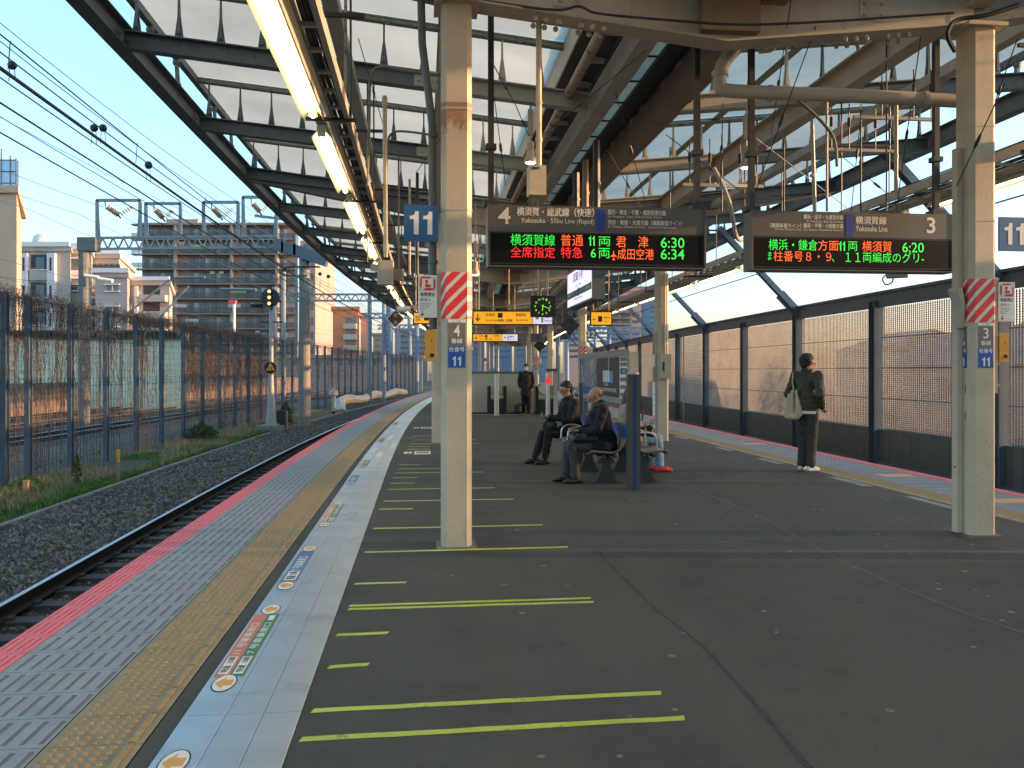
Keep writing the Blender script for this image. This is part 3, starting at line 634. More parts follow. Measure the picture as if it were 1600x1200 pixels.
q = B(); q.add([(-.2,-.158,2.78),(.2,-.158,2.78),(0,-.158,3.12),(-.2,-.165,2.78),(.2,-.165,2.78),(0,-.165,3.12)], [(3,4,5),(0,2,1),(0,1,4,3),(1,2,5,4),(2,0,3,5)]); q.obj('triangle', M['orangeb'], t)
text('12', M['printk'], t, (-.1,-.168,2.81), (1,0,0), (0,0,1), .2, .14, .02)
# stumpy wrapped post and low concrete drain further on
t = at('marker_post', 'wrapped cream marker post between the far track and the fence', 'post', -4.9, 52, -1.2); q = B(); q.box(-.09, .09, -.09, .09, 0, .25); q.obj('foot', M['black'], t); q = B(); q.lathe([(.12,.25),(.14,1.2),(.28,1.25),(.26,1.5),(.12,1.55),(.1,1.7)], n=10); q.obj('post', M['pvc'], t)
q = B()
pts = [P(-5.3, 56+k*2.2, -.55+.12*math.sin(k*1.3)) for k in range(14)]; q.tube([P(-4.9,54.5,-1.2)]+pts, .33, 8); tag(q.obj('cable_duct', M['pvc'], smooth=True), 'pale wrapped cable duct lying along the far end of the fence', 'cable duct')

# ================================================ perforated screen on the right
scr = thing('perforated_screen', 'tall noise screen of pink beige louvre panels between slate blue posts on the right', 'fence', P(12.9, 20, -1.2), head(20))
bs = [9.9+4.5*k for k in range(-4, 21)]
pq = B(); pq.box(-.13, .13, -.14, -.125, -.5, 4.3); pq.box(-.13, .13, .125, .14, -.5, 4.3); pq.box(-.01, .01, -.125, .125, -.5, 4.3); pq.box(-.18, .18, -.2, .2, -.1, -.07); me_sp = pq.mesh('screen_post', M['postblue'])
pq = B(); pq.box(-.09, .09, -.1, -.088, -.1, 4.2); pq.box(-.09, .09, .088, .1, -.1, 4.2); pq.box(-.008, .008, -.088, .088, -.1, 4.2); me_sp2 = pq.mesh('screen_post', M['postblue'])
for i, s in enumerate(bs): link('screen_post', me_sp, scr, WM[scr].inverted() @ rotM(P(12.9, s, -1.15), head(s)))
q = B(); q.sweep([(12.86,3.0),(12.98,3.0),(12.98,3.3),(12.86,3.3)], bs[0], bs[-1], step=4.5); q.obj('top_rail', M['postblue'], scr, world=True)
q = B(); q.sweep([(12.80,3.304),(13.04,3.304),(13.06,3.36),(12.78,3.36)], bs[0], bs[-1], step=4.5); q.obj('coping', M['steelblue'], scr, world=True)
# louvre panels: vertical ribs crossed by small tilted scales, as in the photo
for bi in range(len(bs)-1):
    a, c = bs[bi]+.2, bs[bi+1]-.2; near = 0 < a < 30; 
    for (z0, z1) in ((.17, .86), (.88, 1.57), (1.59, 2.28), (2.30, 2.98)):
        q = B(); st = 0.082 if near else 0.16; s = a+.02
        zs = 0.046 if near else 0.092
        while s < c-.04:
            w_ = st*0.50
            p0, p1 = P(12.92, s, 0), P(12.92, s+w_, 0); pb = P(12.94, s+w_*.5, 0)
            q.add([(p0.x,p0.y,z0),(p1.x,p1.y,z0),(p1.x,p1.y,z1),(p0.x,p0.y,z1),(pb.x,pb.y,z0),(pb.x,pb.y,z1)], [(0,1,2,3),(1,4,5,2),(4,0,3,5)])
            z = z0+zs*.3
            while z < z1-zs*.6:
                a1, a2 = P(12.925, s+w_, 0), P(12.925, s+st, 0); f1, f2 = P(12.885, s+w_+.004, 0), P(12.885, s+st-.004, 0)
                q.add([(a1.x,a1.y,z+zs*.70),(a2.x,a2.y,z+zs*.70),(f2.x,f2.y,z),(f1.x,f1.y,z)], [(0,1,2,3)]); z += zs
            s += st
        o = q.obj('louvre_panel', M['perf'], scr, world=True)
    for z in (.17, .87, 1.58, 2.29):
        q = B(); q.bar(P(12.93, a, z), P(12.93, c, z), .03, .014); q.obj('panel_joint', M['postblue'], scr, world=True)
    if bi == 9: q = B(); q.bar(P(12.85, c-.9, -.9), P(12.85, c-.9, 3.0), .05, .05, up=(0,1,0)); q.obj('mullion', M['pvc'], scr, world=True)
    # corrugated dark plate under the louvres
    q = B(); n = 30; vs = []
    for k in range(n+1):
        p = P(12.90+(.02 if k % 2 else -.015), a-.1+(c-a+.2)*k/n, 0); vs += [(p.x, p.y, -.62), (p.x, p.y, .14)]
    q.add(vs, [(2*k, 2*k+2, 2*k+3, 2*k+1) for k in range(n)]); q.obj('lower_panel', M['corr'], scr, world=True)
    q = B(); q.bar(P(12.86, a-.1, -.64), P(12.86, c+.1, -.64), .08, .05); q.obj('lower_rail', M['postblue'], scr, world=True)
q = B(); q.sweep([(12.55,-1.36),(12.55,-.98),(12.72,-.90),(12.72,-.68),(13.1,-.68),(13.1,-1.36)], -8, 100, step=4.5); q.obj('concrete_footing', M['concrete'], scr, world=True)
# braces rising from the posts to the roof edge
for i, s in enumerate(bs):
    if s > 95 or i % 2 == 0: continue
    q = B(); q.ibeam(P(12.85, s, 3.22), P(10.55, s, 5.60), .14, .22, up=(0,1,0)); q.bar(P(12.85,s,3.2), P(12.35,s,3.72), .3, .02, up=(0,1,0)); q.obj('brace', M['steelblue'], scr, world=True)
ORD = 'first second third fourth fifth sixth seventh eighth ninth tenth eleventh twelfth thirteenth fourteenth fifteenth sixteenth seventeenth eighteenth nineteenth twentieth twenty-first twenty-second twenty-third twenty-fourth twenty-fifth twenty-sixth'.split()
# ================================================ the platform roof
def UV(px, Y):                          # where on the curve a thing seen in that column of the picture stands
    X = (px-800)*Y/1320; u, s = 2.0, Y
    for _ in range(40):
        p = P(u, s); h = head(s); ex, ey = X-p.x, Y-p.y
        u += ex*math.cos(h)+ey*math.sin(h); s += -ex*math.sin(h)+ey*math.cos(h)
    return u, s
def ZY(py, Y): return EYE-(py-580)*Y/1320
SR0, SRS, KN = 7.05, 3.5, range(-4, 28)
roof = thing('platform_roof', 'butterfly shaped steel platform roof with white membrane on blue grey ribs', 'roof', P(4.95, 7, 4.4), head(7))
def zb(u): u = u if u < 4.95 else 9.9-u; return 5.45-(u+1.4)*0.1
def mir(u, side): return u if side < 0 else 9.9-u
for side in (-1, 1):
    for k in KN:
        s = SR0+SRS*k
        a, m_, c = mir(-1.36, side), mir(2.35, side), mir(4.42, side)
        q = B(); q.ibeam(P(a, s, zb(a)+.11), P(m_, s, zb(m_)+.11), .15, .22); q.box(0,0,0,0,0,0) if False else None
        o = q.obj('beam', M['bluegrey'], roof, world=True)
        q = B(); q.ibeam(P(m_, s, zb(m_)+.11), P(c, s, zb(c)+.11), .15, .22); q.bar(P(m_-.17, s-.012, zb(m_)+.11), P(m_+.17, s-.012, zb(m_)+.11), .02, .17)
        for du in (-.12, -.06, .06, .12): q.ball(P(m_+du, s-.03, zb(m_)+.11), .018, 5, 4)
        q.obj('beam', M['creamd'], roof, world=True)
        pts = [P(mir(-1.42, side), s, 6.255)] + [P(mir(u, side), s, 6.20-(u+.85)*0.105) for u in (.5, 2, 3.2, 4.2)]
        q = B(); q.tube(pts, .038, 7); q.tube([p+Vector((0, 0, .055)) for p in pts], .016, 4); 
        u = -.7
        while u < 4.2: q.bar(P(mir(u, side), s-.045, 6.18-(u+.85)*.105), P(mir(u+.05, side), s-.045, 6.18-(u+.85)*.105), .03, .05); u += .42
        q.obj('purlin', M['gpipe'], roof, world=True, smooth=True)
# tapered struts between ribs and purlins (near ones singly, far ones joined)
st_far = B()
def strut_mesh(h):
    q = B(); q.prism([(-.055, 0), (.055, 0), (.012, h*.62), (.012, h), (-.012, h), (-.012, h*.62)], -.006, .006); q.prism([(-.02, h*.1), (.02, h*.1), (.006, h), (-.006, h)], -.03, .03); return q
me_st = strut_mesh(.54).mesh('strut', M['bluegrey']); me_st2 = strut_mesh(.54).mesh('strut', M['creamd'])
for side in (-1, 1):
    for k in KN:
        s = SR0+SRS*k; u = -1.2
        while u < 4.3:
            uu = mir(u, side); z = zb(uu)+.222; me = me_st if u < 2.4 else me_st2
            mat_ = rotM(P(uu, s, z), head(s))
            if 0 <= k < 11: link('strut', me, roof, WM[roof].inverted() @ mat_)
            else:
                for v_ in [strut_mesh(.54)]: st_far.add([mat_ @ Vector(x) for x in v_.v], v_.f)
            u += .5
o = st_far.obj('strut', M['bluegrey'], roof, world=True); o['kind'] = 'stuff'
# membrane sheets, bay by bay
for side in (-1, 1):
    for k in list(KN)[:-1]:
        s0, s1 = SR0+SRS*k, SR0+SRS*(k+1)
        prof = [(-1.42, 6.33), (-.82, 6.28), (.5, 6.14), (2., 5.98), (3.2, 5.86), (4.16, 5.76)]
        q = B(); n = 6; o = 0
        for i in range(n+1):
            f = i/n; sg = .10*math.sin(PI*f)
            for (u, z) in prof: q.v.append(tuple(P(mir(u, side), s0+.004+(s1-s0-.008)*f, z+(sg if z > 5.81 else 0)*(0.2+.8*math.sin(PI*min(1, max(0, (u+1)/5.3)))))))
        m_ = len(prof)
        for i in range(n):
            for j in range(m_-1): q.f.append((i*m_+j, i*m_+j+1, (i+1)*m_+j+1, (i+1)*m_+j))
        q.obj('roof_panel', M['membrane'], roof, world=True)
    seamU = 2.55
    q = B(); q.sweep([(mir(seamU,side)-.07,5.88),(mir(seamU,side)+.07,5.88),(mir(seamU,side)+.07,5.886),(mir(seamU,side)-.07,5.886)], SR0-14, 101); q.obj('seam_band', mat('seam_green', (.26,.28,.17), .6), roof, world=True)
def along(prof, name, mt, side, s0=SR0-14.2, s1=101.6, step=3.5):
    q = B(); q.sweep([(mir(u, side), z) for u, z in prof], s0, s1, step=step); return q.obj(name, M[mt], roof, world=True)
for side in (-1, 1):
    # eave I-beam: web and two flanges
    along([(-1.49,5.44),(-1.29,5.44),(-1.29,5.455),(-1.385,5.455),(-1.385,5.735),(-1.29,5.735),(-1.29,5.75),(-1.49,5.75),(-1.49,5.735),(-1.395,5.735),(-1.395,5.455),(-1.49,5.455)], 'eave_beam', 'bluegrey', side)
    along([(-1.47,6.22),(-1.38,6.22),(-1.38,6.33),(-1.47,6.33)], 'edge_pipe', 'bluegrey', side)
    for k in KN:
        for f in (.35, .7):
            s = SR0+SRS*(k+f); q = B(); q.bar(P(mir(-1.39, side), s, 5.752), P(mir(-1.42, side), s, 6.22), .07, .05); q.ball(P(mir(-1.40, side), s, 5.82), .06, 8, 6); q.ball(P(mir(-1.42, side), s, 6.17), .06, 8, 6)
            if k < 9: q.obj('edge_bracket', M['gpipe'], roof, world=True)
    along([(1.33,5.00),(1.48,5.00),(1.48,5.13),(1.33,5.13)], 'stringer', 'creamd', side)
    # bolted longitudinal girder on the column line
    gz0 = 4.84
    along([(2.47,gz0),(2.67,gz0),(2.67,gz0+.018),(2.577,gz0+.018),(2.577,gz0+.32),(2.67,gz0+.32),(2.67,gz0+.338),(2.47,gz0+.338),(2.47,gz0+.32),(2.563,gz0+.32),(2.563,gz0+.018),(2.47,gz0+.018)], 'girder', 'creamd', side)
along([(4.46,4.84),(4.66,4.84),(4.66,5.14),(4.46,5.14)], 'valley_girder', 'creamd', -1)
along([(5.28,4.78),(5.52,4.78),(5.52,5.12),(5.28,5.12)], 'valley_girder', 'brown', -1)
along([(4.06,5.30),(4.46,5.20),(4.46,5.24),(4.06,5.34)], 'gutter_plate', 'dark', -1)
along([(4.68,5.20),(5.26,5.20),(5.26,5.206),(4.68,5.206)], 'skylight', 'poly', -1)
along([(5.02,5.14),(5.26,5.14),(5.26,5.19),(5.02,5.19)], 'gutter_plate', 'dark', -1)
along([(5.52,5.20),(5.84,5.30),(5.84,5.34),(5.52,5.24)], 'gutter_plate', 'dark', -1)
for sg in (-1, 1):
    along([(4.06,5.30),(4.075,5.30),(4.125,5.80),(4.11,5.80)], 'closure_plate', 'creamd', sg)
along([(4.44,5.143),(4.70,5.143),(4.70,5.20),(4.44,5.20)], 'gutter_plate', 'dark', -1)
along([(5.24,5.123),(5.54,5.123),(5.54,5.14),(5.24,5.14)], 'gutter_plate', 'dark', -1)
for uu in (4.16, 5.76):
    q = B(); q.tube([P(uu, s, 5.08) for s in np.arange(SR0-14, 101, 1.75)], .062, 10); q.obj('rain_pipe', M['rust'], roof, world=True, smooth=True)
s = 0.0
cb = B()
while s < 60:
    q = B(); q.bar(P(4.66, s, 5.16), P(5.28, s, 5.16), .02, .02); q.obj('crossbar', M['dark'], roof, world=True)
    q = B(); q.bar(P(4.22, s+.3, 5.20), P(4.44, s+.3, 5.20), .12, .04); q.obj('rib', M['creamd'], roof, world=True); s += .85
for k in KN:   # short stubs seen under the valley girder, with sunlit slots
    s = SR0+SRS*k
    q = B()
    for j in range(5): q.bar(P(5.29, s+.4+j*.62, 5.13), P(5.29, s+.62+j*.62, 5.13), .05, .1)
    q.obj('clip', M['stkp'] if False else M['pvc'], roof, world=True)
# main cross girders over each column pair
def bolts(q, pts, r=.022):
    for p in pts: q.ball(p, r, 6, 4)
for k in range(-1, 10):
    s = 7.05+10.5*k
    bot = [(-1.3, 5.42), (2.57, 4.68), (4.95, 4.42), (7.33, 4.68), (11.2, 5.42)]; top = [(11.2, 5.66), (7.33, 5.17), (4.95, 4.98), (2.57, 5.17), (-1.3, 5.66)]
    for (i0, i1, mt) in ((0, 1, 'bluegrey'), (1, 3, 'creamd'), (3, 4, 'bluegrey')):
        bb = bot[i0:i1+1]; tt = top[4-i1:4-i0+1]; poly = bb+tt
        q = B(); n = len(poly); vs = [P(u, s-.011, z) for u, z in poly]+[P(u, s+.011, z) for u, z in poly]
        q.add(vs, [tuple(range(n)), tuple(range(2*n-1, n-1, -1))]+[(i, i+n, (i+1) % n+n, (i+1) % n) for i in range(n)])
        for seq, dz in ((bb, -.011), (tt, .011)):
            for (a, c) in zip(seq[:-1], seq[1:]): q.bar(P(a[0], s, a[1]+dz), P(c[0], s, c[1]+dz), .24, .02)
        for u in (np.arange(1.0, 9.0, 1.0) if mt == 'creamd' else []):
            if 2.6 < u < 7.3: f = abs(u-4.95)/2.38; q.bar(P(u, s, 4.435+.25*f), P(u, s, 4.965+.19*f), .2, .012, up=(0,1,0))
        if mt == 'creamd' and k < 4:
            for cu in (3.55, 6.35):
                f = abs(cu-4.95)/2.38; z0 = 4.42+.26*f-.036; z1 = z0+.3
                pass
                for du in (-.3, -.2, -.1, .1, .2, .3):
                    for ds in (-.08, .08): q.ball(P(cu+du, s+ds, z0-.03+ (.26/2.38)*du*(1 if cu > 5 else -1)), .026, 6, 4)
                q.box(-.13, .13, -.02, -.01, z1-.16, z1+.16, rotM(P(cu, s, 0), head(s)))
                for du in (-.08, .08):
                    for dz in (-.11, 0, .11): q.ball(P(cu+du, s-.025, z1+dz), .022, 6, 4)
        q.obj('cross_girder', M[mt], roof, world=True)
    # gusset box under the valley
    q = B(); q.ub(4.72, 5.25, s-.11, s+.11, 4.50, 4.84); q.obj('gusset', M['brown'], roof, world=True)

# ================================================ columns
def cham(h, w=.13, c=.042):
    return [(-w+c,-w),(w-c,-w),(w,-w+c),(w,w-c),(w-c,w),(-w+c,w),(-w,w-c),(-w,-w+c)]
def column_mesh():
    q = B(); pts = cham(0); n = 8; vs = [(x, y, 0) for x, y in pts]+[(x, y, 4.62) for x, y in pts]
    q.add(vs, [tuple(range(n))[::-1], tuple(range(n, 2*n))]+[(i, (i+1) % n, (i+1) % n+n, i+n) for i in range(n)]); q.box(-.19, .19, -.19, .19, 4.62, 4.655); return q
me_col = column_mesh().mesh('shaft', M['cream'])
def ring(z0, z1, w, c=.042):
    q = B(); a = cham(0, w, c*w/.13); n = 8
    vs = [(x, y, z0) for x, y in a]+[(x, y, z1) for x, y in a]; q.add(vs, [(i, (i+1) % n, (i+1) % n+n, i+n) for i in range(n)]+[tuple(range(n, 2*n)), tuple(range(n))[::-1]]); return q
me_strap = None
FR = (1, 0, 0); UP = (0, 0, 1)
def label_plate(t, x, face, num, track):
    # face: 'f' front (towards the camera) or 'l' left side
    def pl(z0, z1, w, mt, off=.0015):
        q = B()
        if face == 'f': q.box(x-w/2, x+w/2, -.1315-off, -.1302, z0, z1)
        else: q.box(-.1315-off, -.1302, x-w/2, x+w/2, z0, z1)
        return q.obj('label', M[mt], t)
    W = .146 if face == 'f' else .14
    o = (lambda a, z: (x-W/2+a, -.1345, z)) if face == 'f' else (lambda a, z: (-.1345, x+W/2-a, z))
    r = FR if face == 'f' else (0, -1, 0)
    pl(1.912, 1.938, W, 'printw'); text('ここは', M['printk'], t, o(.04, 1.916), r, UP, .066, .018)
    pl(1.720, 1.911, W, 'greylab'); text(track, M['printw'], t, o(.048, 1.795), r, UP, .052, .098, .03); text('番線', M['printw'], t, o(.025, 1.735), r, UP, .096, .042, .02)
    pl(1.530, 1.716, W, 'bluelab'); text('柱番号', M['printw'], t, o(.008, 1.664), r, UP, .13, .042, .02); text(num, M['printw'], t, o(.03, 1.545), r, UP, .086, .082, .03)
def column(u, s, num, track, side, label, group):
    t = at('platform_column', label, 'column', u, s, 0.0, group)
    link('shaft', me_col, t)
    q = B(); q.box(-.17, .17, -.17, .17, 0.0005, .012); q.obj('base_plate', M['concrete'], t)
    for z in ((3.72, 2.86) if s < 20 else (2.86,)): q = ring(z, z+.02, .1335); q.obj('strap', M['creamd'], t)
    if num:
        q = ring(1.944, 2.34, .1325); q.obj('stripe_wrap', M['stripes'], t)
        label_plate(t, 0.0 if side < 0 else .01, 'f', num, track)
        if side > 0: label_plate(t, 0.0, 'l', num, track)
        sg = side
        # number flag, emergency sign and button box on the outer side
        fx0, fx1 = sorted((sg*.155, sg*.445)); q = B(); q.box(fx0, fx1, -.115, -.095, 2.595, 2.905); q.obj('number_flag', M['signblue'], t)
        text(num, M['printw'], t, (fx0+.035, -.117, 2.655), FR, UP, .22, .195, .035)
        ex0, ex1 = sorted((sg*.165, sg*.325)); q = B(); q.box(ex0, ex1, -.09, -.075, 1.955, 2.315); q.obj('emergency_sign', M['printw'], t)
        q = B(); q.box(ex0+.015, ex1-.015, -.0935, -.0905, 2.185, 2.302); q.obj('emergency_sign', M['stripes'], t)
        q = B(); q.box(ex0+.032, ex1-.032, -.0955, -.0940, 2.205, 2.285); q.obj('emergency_sign', M['printw'], t)
        q = B(); q.lathe([(.014,-.002),(.014,.0)], ((ex0+ex1)/2-.008, -.0965, 2.262), 10, 'y'); q.box((ex0+ex1)/2-.014, (ex0+ex1)/2-.004, -.0985, -.0965, 2.215, 2.255); q.box((ex0+ex1)/2-.02, (ex0+ex1)/2+.026, -.0985, -.0965, 2.212, 2.236); q.obj('emergency_sign', M['redt'], t)
        text('非常停止', M['printk'], t, (ex0+.018, -.0925, 2.135), FR, UP, .125, .034, .01); text('ボタン', M['printk'], t, (ex0+.018, -.0925, 2.092), FR, UP, .09, .03, .01)
        text('Emergency\ntrain stop\nbutton', M['printk'], t, (ex0+.018, -.0925, 2.025), FR, UP, .09, .055); text('↓', M['printk'], t, (ex0+.02, -.0925, 1.967), FR, UP, .03, .045, .02)
        bx0, bx1 = sorted((sg*.175, sg*.265)); q = B(); q.box(bx0, bx1, -.09, .02, 1.585, 1.85); q.box(bx0-.008, bx0, -.07, 0, 1.62, 1.68); q.box(bx0-.008, bx0, -.07, 0, 1.75, 1.80); q.obj('button_box', M['orangeb'], t)
        q = B(); q.lathe([(.018,-.006),(.018,0)], ((bx0+bx1)/2+.012, -.0905, 1.635), 12, 'y'); q.lathe([(.006,-.004),(.006,0)], ((bx0+bx1)/2+.008, -.0905, 1.76), 8, 'y'); q.obj('button', M['black'], t)
        q = B(); q.bar((sg*.15, -.06, 1.3), (sg*.15, -.06, 2.36), .035, .035, up=(0,1,0)); 
        for z in (1.36, 1.56, 1.82, 2.09, 2.33): q.box(sg*.15-.025, sg*.15+.025, -.085, -.076, z, z+.02)
        q.obj('bracket', M['cream'], t)
    return t
for k in range(-1, 10):
    s = 7.05+10.5*k
    num = {0: '11', 2: '12', 4: '13', 6: '14', 8: '15'}.get(k)
    if k < 0: la = 'cream column of the left row behind the photographer'; lb = 'cream column of the right row behind the photographer'
    elif num: la = 'cream column with red white stripes, blue flag %s and track 4 labels, left row' % num; lb = 'cream column with red white stripes, flag %s and track 3 labels, right row' % num
    else:
        wh = {1: 'second', 3: 'fourth', 5: 'sixth', 7: 'eighth', 9: 'tenth'}[k]
        la = 'plain cream column without stripes, %s in the left row' % wh; lb = 'plain cream column without stripes, %s in the right row' % wh
    cl = column(2.57, s, num, '4', -1, la, 'platform columns of the left row'); cr = column(7.35, s, num, '3', 1, lb, 'platform columns of the right row')
    if k == 0: colL, colR = cl, cr
    if k == 1: colR2 = cr
# rust bleeding down the front of the near left column
rm = MT['cream_paint'].copy(); rm.name = 'cream_paint_rusted'; N_ = rm.node_tree.nodes; L_ = rm.node_tree.links; bs_ = N_['Principled BSDF']
src = bs_.inputs['Base Color'].links[0].from_socket; g_ = N_.new('ShaderNodeNewGeometry'); sx_ = N_.new('ShaderNodeSeparateXYZ'); L_.new(g_.outputs['Position'], sx_.inputs[0])
nz_ = N_.new('ShaderNodeTexNoise'); nz_.inputs['Scale'].default_value = 7; nz_.inputs['Detail'].default_value = 7; nz_.inputs['Roughness'].default_value = .75; mp_ = N_.new('ShaderNodeMapping'); mp_.inputs['Scale'].default_value = (1.6, 1.6, .7); L_.new(g_.outputs['Position'], mp_.inputs[0]); L_.new(mp_.outputs[0], nz_.inputs[0])
a_ = N_.new('ShaderNodeMapRange'); a_.inputs[1].default_value = 3.25; a_.inputs[2].default_value = 3.74; a_.inputs[3].default_value = 0; a_.inputs[4].default_value = .62; L_.new(sx_.outputs[2], a_.inputs[0])
b_ = N_.new('ShaderNodeMath'); b_.operation = 'LESS_THAN'; b_.inputs[1].default_value = 3.78; L_.new(sx_.outputs[2], b_.inputs[0]); c_ = N_.new('ShaderNodeMath'); c_.operation = 'MULTIPLY'; L_.new(a_.outputs[0], c_.inputs[0]); L_.new(b_.outputs[0], c_.inputs[1])
d_ = N_.new('ShaderNodeMath'); d_.operation = 'ADD'; L_.new(nz_.outputs[0], d_.inputs[0]); L_.new(c_.outputs[0], d_.inputs[1]); e_ = N_.new('ShaderNodeMapRange'); e_.inputs[1].default_value = .86; e_.inputs[2].default_value = 1.0; e_.inputs[4].default_value = .8; L_.new(d_.outputs[0], e_.inputs[0])
x_ = N_.new('ShaderNodeMix'); x_.data_type = 'RGBA'; L_.new(e_.outputs[0], x_.inputs[0]); L_.new(src, x_.inputs[6]); x_.inputs[7].default_value = (.27,.115,.04,1); L_.new(x_.outputs[2], bs_.inputs['Base Color'])
for ch in C.objects:
    if ch.parent == colL and ch.name.startswith('shaft'): ch.data = ch.data.copy(); ch.data.materials[0] = rm
# scuffs low on the near columns
sq = random.Random(8)
for cl_, n_ in ((colL, 26), (colR, 22)):
    q = B()
    for _ in range(n_): x = sq.uniform(-.085, .08); z = sq.uniform(.03, 1.2)*sq.random()+.03; w_ = sq.uniform(.002, .007); h_ = sq.uniform(.004, .03); q.box(x, x+w_, -.1305, -.1301, z, z+h_)
    o = q.obj('scuff', M['brown'], cl_); o['kind'] = 'stuff'
# conduits on the near columns
q = B(); q.tube([(-.30,-.02,4.7),(-.29,-.02,4.3),(-.24,-.03,3.9),(-.205,-.03,3.6),(-.2,-.03,1.86)], .034, 9); 
for z in (2.42, 3.5): q.tube([(-.2,-.03,z),(-.2,-.03,z+.03)], .042, 9)
q.obj('conduit', mat('conduit_grey', (.10,.105,.095), .55), colL, smooth=True)
q = B(); q.box(-.19, -.135, -.02, .06, 0.02, 3.55); q.obj('conduit', M['cream'], colR); q = B(); q.tube([(-.16,0,1.9),(-.17,-.02,2.1),(-.24,-.06,2.25)], [.055,.055,.06], 10); q.obj('elbow', M['pvc'], colR, smooth=True)
q = B()
for z in (1.30, 1.05):
    for y in (-.05, .04): q.box(-.1325, -.1305, y-.004, y+.004, z, z+.07)
q.obj('slot', M['black'], colR)
text('10', M['printk'], colR, (-.1325,.05,2.45), (0,-1,0), UP, .05, .04)
q = B(); q.tube([(-.2,.02,.62),(-.1,-.02,.62)], .012, 6); q.obj('bolt', M['steel'], colR)
# column 2 of the right row: grey box, wires and yellow strips
q = B(); q.box(-.09, .14, -.25, -.14, 1.34, 1.86); q.obj('switch_box', mat('box_beige', (.36,.34,.26), .5), colR2); q = B(); q.box(-.04, 0, -.254, -.2505, 1.5, 1.7); q.obj('slot', M['black'], colR2); q = B(); q.tube([(.03,-.16,1.86),(.03,-.16,4.4)], .022, 8); q.obj('conduit', M['cream'], colR2)
q = B(); q.box(-.165, -.1355, -.1, .1, .25, 2.35); q.obj('side_plate', M['pvc'], colR2)
for z0, z1, mt in ((1.87,2.3,'yel'),(1.6,1.85,'printw'),(1.28,1.58,'yel'),(1.02,1.26,'printw'),(.78,1.0,'printw'),(.55,.76,'printw')):
    q = B(); q.box(-.1690, -.1655, -.09, .09, z0, z1); q.obj('label', M[mt], colR2)

# ================================================ hanging departure boards
def board(u0, label, hang):
    s = 7.80; t = at('departure_board', label, 'departure board', u0, s, 2.525); W, Hh = 2.11, .565
    q = B(); q.box(0, W, 0, .2, .312, Hh); q.obj('header_panel', M['signgrey'], t)
    q = B(); q.box(0, W, .003, .197, .0, .311); q.obj('casing', M['black'], t)
    q = B(); q.box(.012, W-.012, -.002, .002, .018, .295); q.obj('screen', M['screen'], t)
    q = B(); q.box(-.02, -.001, -.01, .21, -.012, Hh+.012); q.box(W+.001, W+.02, -.01, .21, -.012, Hh+.012); q.box(-.02, W+.02, -.01, .21, -.024, -.0125); q.obj('frame', M['signgrey'], t)
    for x in hang: 
        q = B(); ztop = 5.05-2.525; q.bar((x, .1, Hh+.002), (x, .1, ztop), .055, .055, up=(0,1,0)); q.box(x-.07, x+.07, .03, .17, Hh+.002, Hh+.05); q.box(x-.05, x+.05, .05, .15, Hh+.55, Hh+.6); q.obj('hanger', M['dark'], t)
    return t, W, Hh
def T4(t, px0, py0, px1, py1, body, mt, bold=0.0, left=765):
    x0 = (px0-left)/338*2.11; x1 = (px1-left)/338*2.11
    f = lambda px, py: .565*((411+2*(px-left)/338)-py)/(93-3*(px-left)/338)
    pm = (px0+px1)/2; z0 = f(pm, py1); z1 = f(pm, py0)
    return text(body, M[mt], t, (x0, -.0042 if mt[0] == 'l' else -.0025, z0), FR, UP, x1-x0, z1-z0, bold)
b4, W, Hh = board(2.92, 'hanging departure board for track 4 with green, orange and red display lines', (.02, 2.07))
def bar_blue(t, px0, px1, left=765): x0 = (px0-left)/338*2.11; x1 = (px1-left)/338*2.11; q = B(); q.box(x0, x1, -.003, -.0005, .325, .545); q.obj('route_bar', M['navy'], t)
T4(b4, 778, 322, 797, 348, '4', 'printw', .02); T4(b4, 807, 322, 927, 336, '横須賀・総武線（快速）', 'printw', .02); T4(b4, 813, 338.5, 927, 349, 'Yokosuka · Sōbu Line (Rapid)', 'printw', .008)
bar_blue(b4, 931, 944); T4(b4, 949, 325, 1041, 333, '品川・東京・千葉・成田空港方面', 'printw', .015); T4(b4, 949, 334, 1035, 338.5, 'for Shinagawa, Tokyo, Chiba & Narita Airport', 'printw')
T4(b4, 949, 341, 1067, 349, '渋谷・新宿・大宮方面（湘南新宿ライン）', 'printw', .015); T4(b4, 949, 350, 1058, 354.5, 'for Shibuya, Shinjuku & Omiya   (Shonan-Shinjuku Line)', 'printw')
for (a, b_, c, mt, y0, y1) in ((797,866,'横須賀線','lgreen',364,382),(875,910,'普通','lorange',364,382),(962,1013,'君　津','lorange',366,384),(918,929,'11','lgreen',366,381.5),(934,953,'両','lgreen',367,382),(1033,1071,'6:30','lgreen',368,384),
        (797,866,'全席指定','lred',383.5,401),(875,909,'特急','lred',383.5,401),(922,930,'6','lgreen',386,400),(934,952,'両','lgreen',385,401),(964,1022,'成田空港','lorange',385.5,403),(1033,1071,'6:34','lgreen',386,402)):
    T4(b4, a, y0, b_, y1, c, mt, .006)
pl = [(.5,1),(.58,.85),(.58,.62),(1,.42),(1,.32),(.58,.42),(.56,.15),(.72,.05),(.72,0),(.28,0),(.28,.05),(.44,.15),(.42,.42),(0,.32),(0,.42),(.42,.62),(.42,.85)]
x0 = (953-765)/338*2.11; q = B(); q.prism([(x0+p[0]*.062, .052+p[1]*.092) for p in pl], -.0045, -.0030); q.obj('plane_symbol', M['lorange'], b4)
b3, W, Hh = board(5.53, 'hanging departure board for track 3 with green and orange display lines', (.02, 1.98))
def T3(*a, **k): return T4(b3, a[0]+0, a[1]-6-3*(a[0]-1180)/338*0, a[2], a[3]-6, *a[4:], left=1184, **k)
